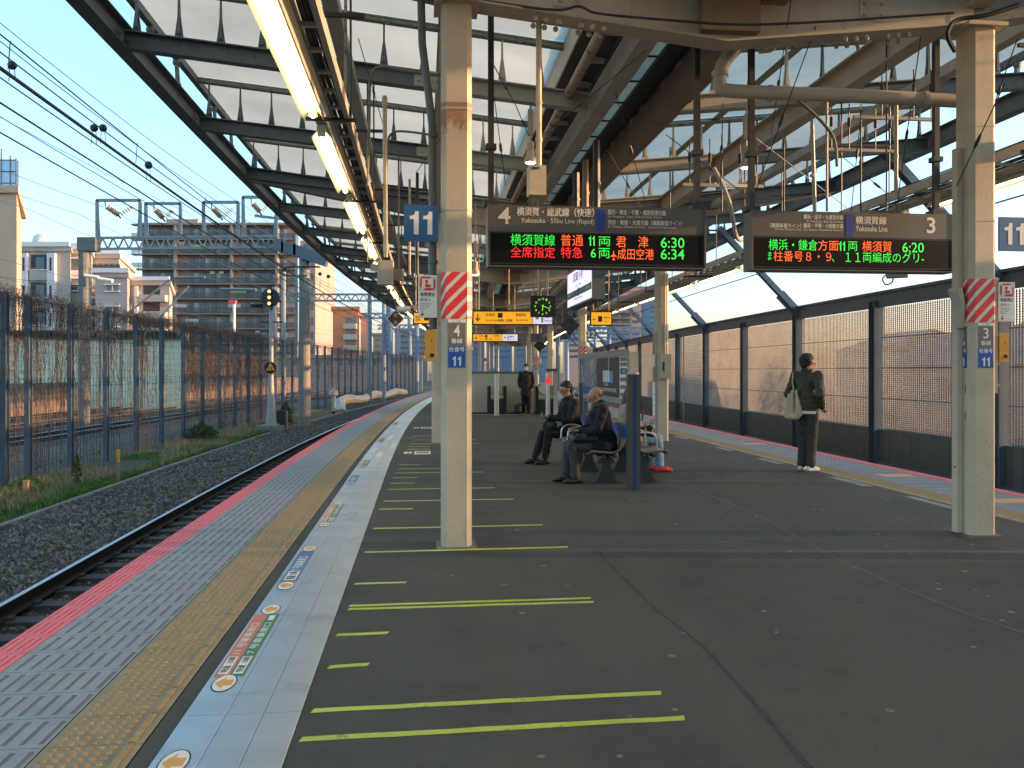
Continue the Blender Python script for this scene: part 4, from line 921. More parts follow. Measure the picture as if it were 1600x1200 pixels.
T3(1211, 345, 1263, 352.5, '（湘南新宿ライン）', 'printw', .015); T3(1267, 345, 1333, 352.5, '藤沢・平塚・小田原方面', 'printw', .015); T3(1220, 353.5, 1333, 357.5, '(Shonan-Shinjuku Line)   for Fujisawa, Hiratsuka & Odawara', 'printw')
T3(1267, 331, 1333, 338.5, '横浜・逗子・久里浜方面', 'printw', .015); T3(1272, 340, 1333, 344, 'for Yokohama, Zushi & Kurihama', 'printw')
bar_blue(b3, 1338, 1350, 1184); T3(1354, 333, 1406, 346, '横須賀線', 'printw', .02); T3(1354, 348.5, 1408, 357.5, 'Yokosuka Line', 'printw', .008); T3(1475, 334, 1490, 360, '3', 'printw', .02)
for (a, b_, c, mt, y0, y1) in ((1209,1290,'横浜・鎌倉','lgreen',371,389),(1291,1325,'方面','lorange',372,389),(1325,1337,'11','lgreen',374,389),(1341,1357,'両','lgreen',374,389),(1365,1415,'横須賀','lorange',373,390.5),(1433,1470,'6:20','lgreen',375,391),
        (1208,1214,'ま','lgreen',391,405),(1217,1313,'柱番号８・９','lorange',390,407),(1314,1318,'、','lgreen',402,407),(1337,1362,'１１','lgreen',392,407),(1366,1470,'両編成のグリ-','lgreen',391,408)):
    T3(a, y0, b_, y1, c, mt, .006)

# ================================================ strip lights and cable ladders
def fixture(): 
    q = B(); q.add([(-.035,0,.02),(.035,0,.02),(.088,0,-.045),(-.088,0,-.045),(-.035,2.45,.02),(.035,2.45,.02),(.088,2.45,-.045),(-.088,2.45,-.045)], [(0,1,5,4),(1,2,6,5),(0,4,7,3)]); q.box(-.04,.04,0,2.45,.022,.075); q.box(-.035,.035,0,.03,-.03,.02); q.box(-.035,.035,2.42,2.45,-.03,.02); return q
for side, lab in ((-1, 'left'), (1, 'right')):
    uL = 1.37 if side < 0 else 8.55
    hm = fixture().mesh('reflector', M['reflector']); tb = B(); tb.tube([(0,.03,-.025),(0,2.42,-.025)], .018, 8); tm = tb.mesh('tube', M['tube'])
    names = ['first', 'second', 'third', 'fourth', 'fifth', 'sixth', 'seventh', 'eighth', 'ninth', 'tenth']
    for k in range(-2, 24):
        s = 7.55+3.0*k - (0 if side < 0 else .4)
        if k < -1: nm = 'strip light of the %s row above the photographer, out of view' % lab
        elif k == -1: nm = 'long strip light entering the photo at the top, nearest of the %s row' % lab
        elif k < 6: nm = 'fluorescent strip light, %s beyond the nearest one in the %s row' % (names[k], lab)
        else: nm = 'small distant fluorescent strip light, %s beyond the nearest one in the %s row' % (ORD[k], lab)
        t = at('strip_light', nm, 'strip light', uL, s, 3.66 if side < 0 else 3.56, 'strip lights of the %s row' % lab)
        link('reflector', hm, t); link('tube', tm, t)
    # carrier rail and ladder
    t = at('cable_ladder', 'long cable ladder carrying the %s row of strip lights' % lab, 'cable ladder', uL, 7, 3.75)
    dz = 0 if side < 0 else -.10
    q = B(); q.sweep([(uL-.045,3.745+dz),(uL+.045,3.745+dz),(uL+.045,3.80+dz),(uL-.045,3.80+dz)], -6, 84, step=3); q.obj('carrier_rail', M['creamd'], t, world=True)
    us = (uL+.12, uL+.27) if side < 0 else (uL-.62, uL-.14)
    for uu in us: q = B(); q.sweep([(uu-.02,3.66+dz),(uu+.02,3.66+dz),(uu+.02,3.76+dz),(uu-.02,3.76+dz)], -6, 84, step=3); q.obj('side_rail', M['creamd'], t, world=True)
    s = 1.0
    while s < 60: q = B(); q.bar(P(us[0]+.02, s, 3.69+dz), P(us[1]-.02, s, 3.69+dz), .03, .03); q.obj('rung', M['creamd'], t, world=True); s += .42
    for i, (o_, r_) in enumerate(((.3, .016), (.55, .02), (.75, .012))):
        uu = us[0]+(us[1]-us[0])*o_; q = B(); q.tube([P(uu+.01*math.sin(s_*1.7+i), s_, 3.72+dz) for s_ in np.arange(0, 60, 1.5)], r_, 5); q.obj('cable', M['black'] if i else M['dark'], t, world=True)
    for k in range(-2, 22):       # hanging rods at each rib with a crossbar
        s = SR0+SRS*k+.06; q = B(); ul, ur = min(uL, us[0], us[1])-.03, max(uL, us[0], us[1])+.03
        for uu in (ul, ur): q.tube([P(uu, s, 3.68+dz), P(uu, s, zb(uu)+.03)], .011, 5)
        q.bar(P(ul-.05, s, 3.655+dz), P(ur+.05, s, 3.655+dz), .03, .03); q.bar(P(ul-.08, s, 4.55), P(ur+.12, s, 4.55), .035, .035); q.obj('hanger', M['dark'], t, world=True)
# ================================================ pipes, poles, lamps and wires under the roof
def pipe(name, label, cat, pts, r, mt, n=8, world=True, collars=()):
    t = thing(name, label, cat, pts[0], 0); q = B(); q.tube(pts, r, n); q.obj('pipe', M[mt], t, world=True, smooth=True)
    for c in collars:
        q = B(); a = Vector(c[0]); b_ = Vector(c[1]); q.tube([a, b_], r*1.22, n); q.obj('collar', M[mt], t, world=True, smooth=True)
    return t
def bend(pts, k=4, f=.35):     # round the corners of a path
    pts = [Vector(p) for p in pts]; out = [pts[0]]
    for i in range(1, len(pts)-1):
        a = pts[i].lerp(pts[i-1], f); c = pts[i].lerp(pts[i+1], f)
        for j in range(k+1): t = j/k; out.append(a.lerp(pts[i], t).lerp(pts[i].lerp(c, t), t))
    out.append(pts[-1]); return out
Yp = 7.95
pp = [PX(1157,22,Yp), PX(1157,62,Yp), PX(1126,104,Yp), PX(1124,140,Yp), PX(1150,143,Yp-.02), PX(1340,150,Yp+.02), PX(1500,158,Yp+.1)]
pipe('drain_pipe', 'thick pale drain pipe with bends running from the valley girder to the right column', 'pipe', bend(pp, 4, .3), .064, 'pvc', 14, collars=[(PX(1157,36,Yp), PX(1157,44,Yp)), (PX(1125,112,Yp), PX(1125,120,Yp)), (PX(1200,145.5,Yp), PX(1206,145.7,Yp)), (PX(1441,155,Yp+.07), PX(1448,155.5,Yp+.07))])
Yq = 7.45
t = pipe('hanging_pole', 'cream pole hanging from the cross girder with a camera box at its foot', 'pole', [PX(842,22,Yq), PX(842,262,Yq)], .026, 'cream', 10, collars=[(PX(842,22,Yq), PX(842,34,Yq)), (PX(842,160,Yq), PX(842,163,Yq)), (PX(842,215,Yq), PX(842,222,Yq))])
q = B(); q.box(-.075, .07, -.06, .08, -.16, .10, rotM(PX(839,278,Yq), .2)); bx = q.obj('camera_box', mat('box_cream', (.42,.38,.27), .5), t, world=True)
q = B()
for dx in (-3, 3): q.ball(PX(838+dx,262,Yq-.075), .014, 8, 6)
q.obj('lens', M['signblue'], bx, world=True)
Yq = 9.9
t = pipe('hanging_pole', 'sunlit pole with a loudspeaker unit beside the left strip lights', 'pole', [PX(601,150,Yq), PX(603,402,Yq)], .026, 'cream', 10, collars=[(PX(601,152,Yq), PX(601,166,Yq)), (PX(603,380,Yq), PX(603,392,Yq))])
q = B(); q.box(-.09,.09,-.08,.1,-.16,.12, rotM(PX(602,424,Yq), .1)); q.box(-.17,-.092,-.03,.03,-.02,.05, rotM(PX(602,420,Yq), .1)); q.obj('speaker_unit', M['creamd'], t, world=True)
q = B(); q.box(-.065,.065,-.084,-.0805,-.09,.09, rotM(PX(602,424,Yq), .1)); q.obj('speaker_face', M['pvc'], t, world=True)
t = thing('junction_box', 'small dark brown box hanging just right of the left loudspeaker unit', 'box', PX(623,430,10.2)); q = B(); q.box(-.055,.055,-.05,.06,-.065,.075); q.obj('housing', M['brown'], t); q = B(); q.tube([(0,0,.07),(0,0,1.5)], .012, 5); q.obj('rod', M['dark'], t)
pipe('conduit_loop', 'grey conduit looping over from the left ribs down to the cable ladder', 'conduit', bend([PX(690,118,9.5), PX(640,112,9.5), PX(590,102,9.5), PX(577,120,9.5), PX(577,200,9.5), PX(573,290,9.5)], 5, .4), .018, 'gpipe', 7)
pipe('conduit_loop', 'thin grey conduit with a rounded corner, behind the nearer one on the left', 'conduit', bend([PX(688,213,13), PX(650,207,13), PX(620,204,13), PX(604,214,13), PX(604,330,13)], 5, .4), .018, 'gpipe', 7)
def bell(px, py, Y, ztop, label):
    p = PX(px, py, Y); t = thing('bell_lamp', label, 'lamp', p, 0, 'bell lamps under the roof'); q = B(); q.lathe([(.088,-.06),(.084,-.02),(.055,.05),(.045,.10),(.05,.11),(.05,.2),(.03,.22)], n=18); q.obj('shade', M['cream'], t, smooth=True)
    q = B(); q.lathe([(.074,-.056),(.05,-.070)], n=16); q.obj('bulb', M['bulb'], t); q = B(); q.box(-.035,.035,-.035,.035,.3,.62); q.tube([(0,0,.2),(0,0,ztop-p.z)], .012, 6); q.obj('stem', M['creamd'], t)
bell(829, 247, 10.9, 4.95, 'bell shaped lit lamp hanging left of the valley girders'); bell(1166, 255, 10.9, 4.95, 'bell shaped lit lamp hanging right of the valley, behind the drain pipe')
bell(743, 425, 17, 4.9, 'small distant bell lamp just right of the striped left column')
q = 0
wires = [((766,92,7.5),(806,165,9.8)),((806,165,9.8),(826,212,10.5)),((1010,78,7.6),(835,222,9.0)),((1130,160,9),(1125,300,8)),((1236,0,7.2),(1205,210,9.5)),((1570,130,7.2),(1495,290,7.6)),((772,150,8),(790,290,9)),((955,120,10),(1010,320,11)),((1040,210,11),(1185,320,9)),((1275,40,7.6),(1180,300,8.2)),((1310,240,11),(1420,330,11)),((1180,215,9),(1330,330,12)),((690,300,12),(640,330,14)),((950,236,11),(1005,330,12)),((560,60,9),(600,200,11)),((1440,48,8),(1400,330,9)),((700,200,12),(650,270,12)),((1590,60,8),(1540,200,9)),((1350,130,10),(1330,330,10))]
for i, (a, c) in enumerate(wires):
    t = thing('stay_wire', 'thin stay wire with turnbuckle, %s from the left in the tangle under the roof' % ORD[sorted([x_[0][0] for x_ in wires]).index(a[0])], 'wire', PX(*a), 0, 'stay wires under the roof'); q = B(); A, Cc = PX(*a), PX(*c); q.tube([A, Cc], .0055, 4); q.obj('wire', M['dark'], t, world=True)
    q = B(); m_ = A.lerp(Cc, .55); e = (Cc-A).normalized()*.07; q.tube([m_-e, m_-e*.5, m_+e*.5, m_+e], [.006, .016, .016, .006], 6); q.obj('turnbuckle', M['dark'], t, world=True)
# vertical drop rods and conduits right of centre
rods = [(1269,215,330,9.5,.022,'pvc','curved sunlit conduit'),(1292,165,330,9.8,.014,'pvc','slim sunlit rod'),(1400,185,300,9.2,.022,'cream','cream pipe'),(1345,200,330,10.5,.010,'dark','thin dark rod'),(1385,60,330,9.2,.008,'dark','thin dark rod'),(1225,245,330,12,.010,'dark','thin dark rod'),(1128,230,330,13,.012,'dark','thin dark rod'),(540,0,150,8.6,.018,'rust','rusty rod'),(474,0,75,7.6,.014,'brown','brown rod'),(574,150,410,12.5,.012,'dark','thin dark rod'),(640,300,430,13,.02,'rust','rusty rod'),(652,290,430,15,.03,'dark','dark post'),(1047,250,330,15,.012,'dark','thin dark rod'),(900,290,330,12,.05,'dark','dark square post'),(932,240,330,11.5,.05,'dark','dark square post'),(915,270,330,13,.05,'brown','brown post')]
for i, (px, y0, y1, Y, r, mt, lab) in enumerate(rods):
    side = 'left of the striped column' if px < 690 else ('above the track 4 board' if px < 1105 else 'above the track 3 board')
    pipe('drop_rod', '%s %s, %s rod from the left' % (lab.replace('curved ', ''), side.replace('of the striped column', 'of column'), ORD[sorted(r_[0] for r_ in rods).index(px)]), 'rod', [PX(px, y0-20, Y), PX(px+ (4 if i == 0 else 0), y1, Y)], r, mt, 6, collars=[(PX(px, (y0+y1)/2, Y), PX(px, (y0+y1)/2+4, Y))]).__setitem__('group', 'drop rods under the roof')
pipe('flexible_conduit', 'pale flexible conduit curving down above the right end of the track 4 board', 'conduit', bend([PX(1115,262,9), PX(1128,285,9), PX(1142,320,9), PX(1150,375,9.3), PX(1165,375,9.6)], 5, .4), .022, 'pvc', 8)
pipe('flexible_conduit', 'dark cable arching over to the rods above the track 3 board', 'conduit', bend([PX(1215,152,9), PX(1240,150,9), PX(1280,185,9), PX(1305,215,9), PX(1308,260,9)], 5, .4), .018, 'gpipe', 8)
pipe('flexible_conduit', 'brown cable loop beside the hanger of the track 3 board', 'conduit', bend([PX(1180,44,7.6), PX(1205,48,7.6), PX(1216,62,7.6), PX(1208,80,7.6), PX(1186,82,7.6)], 5, .4), .013, 'brown', 7)
pipe('flexible_conduit', 'black cable looping round the top of the right column hanger', 'conduit', bend([PX(1590,8,7.2), PX(1540,25,7.2), PX(1490,30,7.2), PX(1478,55,7.2), PX(1492,80,7.3)], 5, .4), .02, 'black', 7)
pipe('flexible_conduit', 'cable sagging under the near cross girder', 'conduit', bend([PX(735,-2,7.3), PX(845,14,7.2), PX(880,16,7.2), PX(905,8,7.2), PX(930,22,7.2), PX(1150,40,7.2), PX(1290,34,7.2), PX(1490,20,7.2)], 5, .3), .011, 'dark', 6)
for (px, py, Y, w_, lab) in ((1130,290,11,0.9,'left'),(1400,185,10.2,.9,'right'),(1345,235,11,.8,'middle')):
    p = PX(px, py, Y); t = thing('hanging_bar', 'steel crossbar hung from short rods above the track 3 board, %s of three' % lab, 'bar', p, head(10), 'crossbars above the track 3 board'); q = B(); q.box(-w_*.6, w_*.6, -.02, .02, -.02, .02); q.obj('bar', M['creamd'], t)
    for x in (-w_*.5, -w_*.2, w_*.25, w_*.5):
        q = B(); q.tube([(x,0,.02),(x,0,.6)], .008, 5); q.tube([(x,0,.3),(x,0,.42)], .02, 6); q.obj('rod', M['dark'], t)
t = thing('wall_camera', 'small cream surveillance camera with a hanging cable below the track 3 board', 'camera', PX(1402,427,9.4), -.5); q = B(); q.box(-.11,.11,-.06,.06,-.05,.045); q.box(-.13,.12,-.07,.07,.045,.055); q.obj('housing', M['creamd'], t); q = B(); q.tube(bend([(-.1,0,0),(-.16,0,-.05),(-.12,0,-.13),(-.05,0,-.1),(-.04,0,-.05)], 4, .4), .008, 5); q.tube([(0,0,.05),(0,0,.45)], .02, 6); q.obj('cable', M['dark'], t)
# ================================================ signs further along the platform
def spot(px, Y): return UV(px, Y)
def hang_box(name, label, cat, px0, px1, py0, py1, Y, th=.12, rods=(.15, .85), ztop=4.9, mt='black', group=None):
    u, s = spot(px0, Y); z0, z1 = ZY(py1, Y), ZY(py0, Y); W = (px1-px0)*Y/1320; t = at(name, label, cat, u, s, z0, group, turn=-head(s)*.6)
    q = B(); q.box(0, W, 0, th, 0, z1-z0); q.obj('casing', M[mt], t)
    for r in rods: q = B(); q.tube([(W*r, th/2, z1-z0), (W*r, th/2, ztop-z0)], .014, 6); q.obj('hanger', M['rust'], t)
    return t, W, z1-z0
def fpanel(t, x0, x1, z0, z1, mt, nm='lit_panel', y=-.004): q = B(); q.box(x0, x1, y, -.0005, z0, z1); return q.obj(nm, M[mt], t)
def tx(t, s, mt, x, z, w, h, bold=.01, y=-.007): return text(s, M[mt], t, (x, y, z), FR, UP, w, h, bold)
def exit_board(label, px0, px1, py0, py1, Y, split):
    t, W, Hh = hang_box('direction_sign', label, 'sign', px0, px1, py0, py1, Y, rods=(.08, .45, .92)); b = .03
    x1 = W*split; fpanel(t, b, x1-.005, b, Hh-b, 'panely'); fpanel(t, x1+.005, W-b, b, Hh-b, 'panelw')
    h = Hh-2*b; tx(t, '↓', 'printk', .07, b+h*.2, .12, h*.62, .03); tx(t, '北改札', 'printk', x1*.22, b+h*.62, x1*.16, h*.26); tx(t, 'North Gate', 'printk', x1*.22, b+h*.22, x1*.2, h*.16)
    tx(t, '東横線・目黒線', 'printk', x1*.42, b+h*.18, x1*.24, h*.22); q = B(); q.box(x1*.42, x1*.5, -.007, -.0045, b+h*.5, b+h*.9); q.obj('pictogram', M['printk'], t); tx(t, '新南改札', 'printk', x1*.72, b+h*.62, x1*.18, h*.26); tx(t, 'New South Gate', 'printk', x1*.72, b+h*.25, x1*.2, h*.16)
    tx(t, '↓', 'printk', x1+W*.03, b+h*.35, W*.05, h*.5, .03); fpanel(t, x1+W*.105, x1+W*.13, b+h*.12, b+h*.85, 'tape', 'line_mark', -.006); tx(t, '南武線のりば', 'printk', x1+W*.145, b+h*.5, W*.11, h*.3); tx(t, 'Nambu Line', 'printk', x1+W*.145, b+h*.2, W*.1, h*.17)
exit_board('long lit yellow and white direction sign hanging over the platform centre', 738, 865, 485, 508, 20, .745)
exit_board('smaller lit yellow and lavender direction sign above the escalator', 738, 810, 521, 534, 30, .655)
t, W, Hh = hang_box('direction_sign', 'small square lit yellow sign with a left arrow, right of the station name board', 'sign', 922, 957, 486, 509, 21)
fpanel(t, .03, W-.03, .03, Hh-.03, 'panely'); tx(t, '←', 'printk', .06, .12, .1, .08, .03); fpanel(t, .2, .3, .1, .24, 'printk', 'pictogram', -.006); tx(t, '北改札方面', 'printk', .34, .18, .14, .05); tx(t, 'Escalator', 'printk', .34, .1, .12, .03)
t, W, Hh = hang_box('direction_sign', 'lit yellow sign partly hidden behind the emergency sign, left of the striped column', 'sign', 645, 674, 487, 507, 19)
fpanel(t, .03, W-.03, .03, Hh-.03, 'panely'); tx(t, '新南改札\n北改札', 'printk', .06, .08, .15, .12); fpanel(t, .25, .36, .09, .2, 'printk', 'pictogram', -.006)
t, W, Hh = hang_box('departure_board', 'distant grey departure board with a blue bar beyond the escalator', 'departure board', 829, 848, 521, 534, 32, mt='signgrey'); q = B(); q.box(W*.6, W*.75, -.004, 0, .05, Hh-.05); q.obj('route_bar', M['navy'], t)
# clock
t, W, Hh = hang_box('platform_clock', 'square black clock with glowing green numerals hanging above the platform', 'clock', 829, 868, 462, 495, 15.5, rods=(.3, .7))
c = (W/2, -.004, Hh/2); R_ = Hh*.36
for k in range(1, 13):
    a = math.radians(30*k); text(str(k), M['clock'], t, (c[0]+math.sin(a)*R_-.02, -.004, c[2]+math.cos(a)*R_-.02), FR, UP, .038 if k > 9 else .026, .036, .01, name='numeral')
q = B()
def hand(a, L, w_): a = math.radians(a); d_ = Vector((math.sin(a), 0, math.cos(a))); q.bar(Vector(c)-d_*.03, Vector(c)+d_*L, .004, w_, up=(0, 0, 1) if abs(d_.z) < .7 else (1, 0, 0))
hand(189, R_*.62, .012); hand(108, R_*.95, .009); q.obj('hands', M['clock'], t)
# station name board, its lit face turned to the left track
u, s = spot(925, 13.0); t = at('station_name_board', 'lit station name board with a green stripe, facing the left track', 'station sign', u, s, 2.64)
q = B(); q.box(.0, .20, -.02, 2.25, -.03, .62); q.obj('casing', M['bluegrey'], t); q = B(); q.box(-.004, -.0005, .02, 2.2, .0, .58); q.obj('lit_panel', glow('name_panel', (.70, .62, .90), .30), t)
q = B(); q.box(-.008, -.0045, .02, 2.2, .13, .24); q.obj('green_stripe', M['stkg'], t); q = B(); q.box(-.011, -.0085, 1.04, 1.16, .12, .25); q.obj('square', M['navy'], t)
text('武蔵小杉', M['printk'], t, (-.007, 1.62, .38), (0, -1, 0), UP, .95, .16, .03); text('むさしこすぎ', M['printk'], t, (-.007, 1.4, .275), (0, -1, 0), UP, .5, .055, .01); text('Musashi-Kosugi', M['printk'], t, (-.007, 1.5, .06), (0, -1, 0), UP, .7, .055, .01)
text('西大井', M['printw'], t, (-.010, .42, .155), (0, -1, 0), UP, .28, .06, .01); text('新川崎', M['printw'], t, (-.010, 2.12, .155), (0, -1, 0), UP, .28, .06, .01)
for y in (.3, 1.9): q = B(); q.tube([(.1, y, .62), (.1, y, 2.2)], .02, 6); q.obj('hanger', M['rust'], t)
def diamond(px, py, Y, r, label, ztop, rim, rot=.0):
    p = PX(px, py, Y); t = thing('diamond_signal', label, 'signal', p, rot); q = B(); q.prism([(0,-r),(r,0),(0,r),(-r,0)], 0, .10); q.obj('housing', M[rim], t); r2 = r*.88; q = B(); q.prism([(0,-r2),(r2,0),(0,r2),(-r2,0)], -.008, -.0005); q.obj('face', M['dark'], t)
    for dz in (-.4, .4): q = B(); q.lathe([(r*.2,-.03),(r*.2,-.009)], (0,0,dz*r), 12, 'y'); q.obj('lens', M['black'] if rim == 'dark' else M['brown'], t)
    q = B(); q.tube([(0,.05,r*.9),(0,.05,ztop-p.z)], .02, 6); q.obj('rod', M['dark'], t)
diamond(618, 498, 30, .33, 'pale rimmed diamond signal hanging from the far left roof edge', 5.5, 'printw')
diamond(890, 508, 18, .21, 'black diamond signal hanging left of the striped right row column', 4.0, 'dark', -.3)
diamond(843, 540, 33, .25, 'tiny far black diamond signal beside the flag numbered 13', 4.0, 'dark', -.3)
t = thing('surveillance_camera', 'pale surveillance camera on an arm left of the emergency sign', 'camera', PX(632,483,14)); q = B(); q.tube([(-.12,0,0),(.1,0,0)], .05, 10); q.obj('housing', M['printw'], t); q = B(); q.tube([(.1,0,.02),(.5,0,.02)], .02, 6); q.obj('arm', M['pvc'], t)

# ================================================ escalator wall and bollards
u0, s0 = spot(742, 29.7); u1, s1 = spot(858, 29.7)
t = at('escalator_wall', 'pale green panelled wall round the escalator shaft', 'wall', 2.95, 30.4); 
for i in range(3):
    q = B(); q.box(.003+i*.92, .917+i*.92, 0, .12, .36, 1.42); q.obj('panel', mat('pale_green', (.40,.42,.34), .5, var=.05), t); q = B(); q.box(.003+i*.92, .917+i*.92, 0, .12, .02, .354); q.obj('panel', M['pale'] if 'pale' in M else MT['pale_green'], t)
q = B(); q.box(-.02, 2.79, -.03, .18, 1.423, 1.49); q.obj('coping', M['signgrey'], t)
q = B(); q.box(2.62, 2.76, .125, 8, 0, 1.42); q.box(0, .1, .125, 8, 0, 1.42); q.obj('side_wall', MT['pale_green'], t)
q = B(); q.box(.1, 2.6, 6, 8, 1.3, 1.49); q.obj('ledge', M['printw'], t)
def escal(px, Y, label, w_=.55):
    u, s = spot(px, Y); t = at('escalator', label, 'escalator', u, s)
    for x in (-w_/2, w_/2):
        q = B(); q.prism([(0,0)], 0, 0) if False else None
        pr = [(.0,.05),(.0,.86),(.05,.95),(.12,.98),(.9,.98),(.9,.05)]; vs = [(x-.05, y, z) for y, z in pr]+[(x+.05, y, z) for y, z in pr]; n = len(pr); q.add(vs, [tuple(range(n)), tuple(range(2*n-1, n-1, -1))]+[(i, i+n, (i+1) % n+n, (i+1) % n) for i in range(n)]); q.obj('handrail', M['black'], t)
    q = B(); q.box(-w_/2+.055, w_/2-.055, .1, .9, .0, .5); q.obj('step', M['dark'], t); q = B(); q.box(-w_/2+.06, w_/2-.06, -.02, .02, .58, .64); q.obj('gate_bar', M['steel'], t)
escal(777, 29.4, 'escalator entry with black handrails behind the single steel bollard'); escal(853, 29.5, 'wider escalator entry with black handrails right of the man in the dark coat', .62)
def bollard(px, Y, h, r, label, red=False, double=False):
    u, s = spot(px, Y); t = at('bollard', label, 'bollard', u, s, 0, 'steel bollards by the escalator')
    q = B(); q.lathe([(r*1.3,0),(r*1.3,.02),(r,.03),(r,h-.04),(r*1.15,h-.03),(r*.9,h)], n=14); q.obj('post', M['steel'], t, smooth=True)
    if double: q = B(); q.lathe([(r,.0),(r,h-.04),(r*1.1,h)], (.26,0,0), 14); q.obj('post', M['steel'], t, smooth=True); q = B(); q.box(-.06, .32, -.1, .1, h, h+.09); q.obj('cap', M['signgrey'], t)
    if red: q = B(); q.box(-.07, .07, -r-.04, -r+.01, h-.42, h-.2); q.obj('display', M['lred'], t)
bollard(776, 28.6, 1.42, .085, 'single brushed steel bollard in front of the left escalator'); bollard(856, 28.6, 1.5, .085, 'double steel bollard with a red display at the right end of the escalator wall', True, True)
q = B(); q.ub(2.9, 5.75, 28.85, 29.15, .0008, .005); q.obj('tactile_strip', M['yel'], plat, world=True)

# ================================================ advertising board
ua, sa = spot(983, 19.4)
t = at('advertising_board', 'freestanding grey advertising board with posters behind the bench', 'advertising board', ua, sa, 0, turn=.015)
Lb = 6.0
q = B(); q.box(0, .22, 0, Lb, .78, 1.95); q.obj('cabinet', M['cream'], t)
q = B(); q.box(-.03, -.001, -.02, Lb+.02, 1.86, 2.02); q.box(-.03, -.001, -.02, Lb+.02, .72, .84); q.box(-.03, -.001, -.02, .06, .841, 1.859); q.box(-.03, -.001, Lb-.06, Lb+.02, .841, 1.859); q.obj('frame', mat('frame_grey', (.25,.25,.24), .5), t)
def poster(y0, y1, z0, z1, mt, nm='poster', x=-.010): q = B(); q.box(x-.002, x, y0, y1, z0, z1); return q.obj(nm, mt, t)
poster(3.65, Lb-.08, .86, 1.84, mat('poster_blue', (.05,.14,.3), .3, var=.9, scale=7, spots=[((.45,.40,.34), 5, .5, .02), ((.02,.03,.06), 9, .6, .02), ((.2,.35,.45), 6.5, .62, .02)])); poster(3.7, Lb-.1, .86, 1.05, M['bluelab'], x=-.013)
poster(.95, 3.55, .86, 1.84, M['dark']); poster(.09, .90, .86, 1.84, M['white'])
for k in range(4): poster(2.0+.20*k, 2.17+.20*k, 1.22, 1.52, M['white'], 'poster_print', -.013)
poster(1.62, 1.98, 1.2, 1.5, flat('poster_sky', (.05,.33,.6)), 'poster_print', -.013); poster(2.05, 2.15, 1.53, 1.84, M['pvc'], 'poster_print', -.013)
text('commit', M['printw'], t, (-.014, 3.2, .98), (0,-1,0), UP, 2.0, .12); text('no.', M['printw'], t, (-.014, 2.6, 1.12), (0,-1,0), UP, .5, .07)
for z in (.9, 1.08, 1.26, 1.62, 1.74): poster(.15, .82, z, z+.09, M['greylab'], 'poster_print', -.013)
poster(.16, .8, 1.43, 1.57, M['dark'], 'poster_print', -.013); poster(.3, .6, 1.46, 1.54, flat('poster_sky2', (.1,.4,.7)), 'poster_print', -.016)
q = B()
for y in (.2, Lb-.2): q.box(.05, .17, y-.06, y+.06, 0, .78)
q.obj('leg', M['postblue'], t)
q = B(); q.box(.02, .2, .0, Lb, .60, .72); q.obj('apron', M['bluegrey'], t)

# windbreak end post with blue glass edge, in front of the bench
u, s = spot(990, 10.72); t = at('screen_post', 'dark grey post with a blue edge at the near end of the benches', 'post', u, s)
q = B(); q.box(-.085, -.025, -.05, .05, 0, 1.46); q.box(-.0245, .0, -.04, .04, 0, 1.46); q.obj('post', mat('graphite', (.045,.06,.062), .45), t)
q = B(); q.box(.001, .022, -.044, .04, 0, 1.455); q.obj('blue_edge', M['navy'], t); q = B(); q.box(.023, .075, -.05, .05, 0, 1.46); q.obj('post', MT['graphite'], t)
q = B(); q.lathe([(.075,0),(.07,.02),(.05,.03)], (-.005,0,1.461), 16); q.obj('cap', M['creamd'], t)
q = B(); q.box(-.012, .012, .055, 3.6, .62, .78); q.obj('blue_rail', M['bluelab'], t)
q = B(); q.box(-.03, .03, 3.55, 3.62, 0, 1.3); q.obj('far_post', MT['graphite'], t)

# ================================================ benches: two rows of shell seats back to back
seatm = mat('seat_grey', (.17,.16,.135), .35, var=.06); wood = mat('seat_back', (.40,.27,.17), .4, var=.1, scale=8)
def seat_mesh(d):
    # d=-1: faces left.  profile in x (forward = d) and z, swept across y with raised sides
    prof = [(.27,.405),(.235,.43),(.10,.415),(-.04,.405),(-.13,.43),(-.175,.50),(-.20,.62),(-.225,.76),(-.215,.785)]
    q = B(); n = 8; Wd = .44; m = len(prof)
    for lay_ in (0, .022):
        for j in range(n+1):
            f = j/n; e = abs(2*f-1)**3*.03
            for i, (x, z) in enumerate(prof):
                nx, nz = (0, -1) if i < 4 else (-.9, -.2); q.v.append((d*(x+e*(i >= 5)*.8+nx*lay_), (f-.5)*Wd*(1-.12*(i == 0 or i == m-1)), z+e*(i < 5)+nz*lay_))
    G = (n+1)*m
    for j in range(n):
        for i in range(m-1):
            a, b_, c, d_ = j*m+i, j*m+i+1, (j+1)*m+i+1, (j+1)*m+i; q.f.append((a, b_, c, d_)); q.f.append((G+a, G+d_, G+c, G+b_))
    for j in range(n):
        for i in (0, m-1): a, b_ = j*m+i, (j+1)*m+i; q.f.append((a, b_, G+b_, G+a))
    for i in range(m-1):
        for j in (0, n): a, b_ = j*m+i, j*m+i+1; q.f.append((a, G+a, G+b_, b_))
    return q
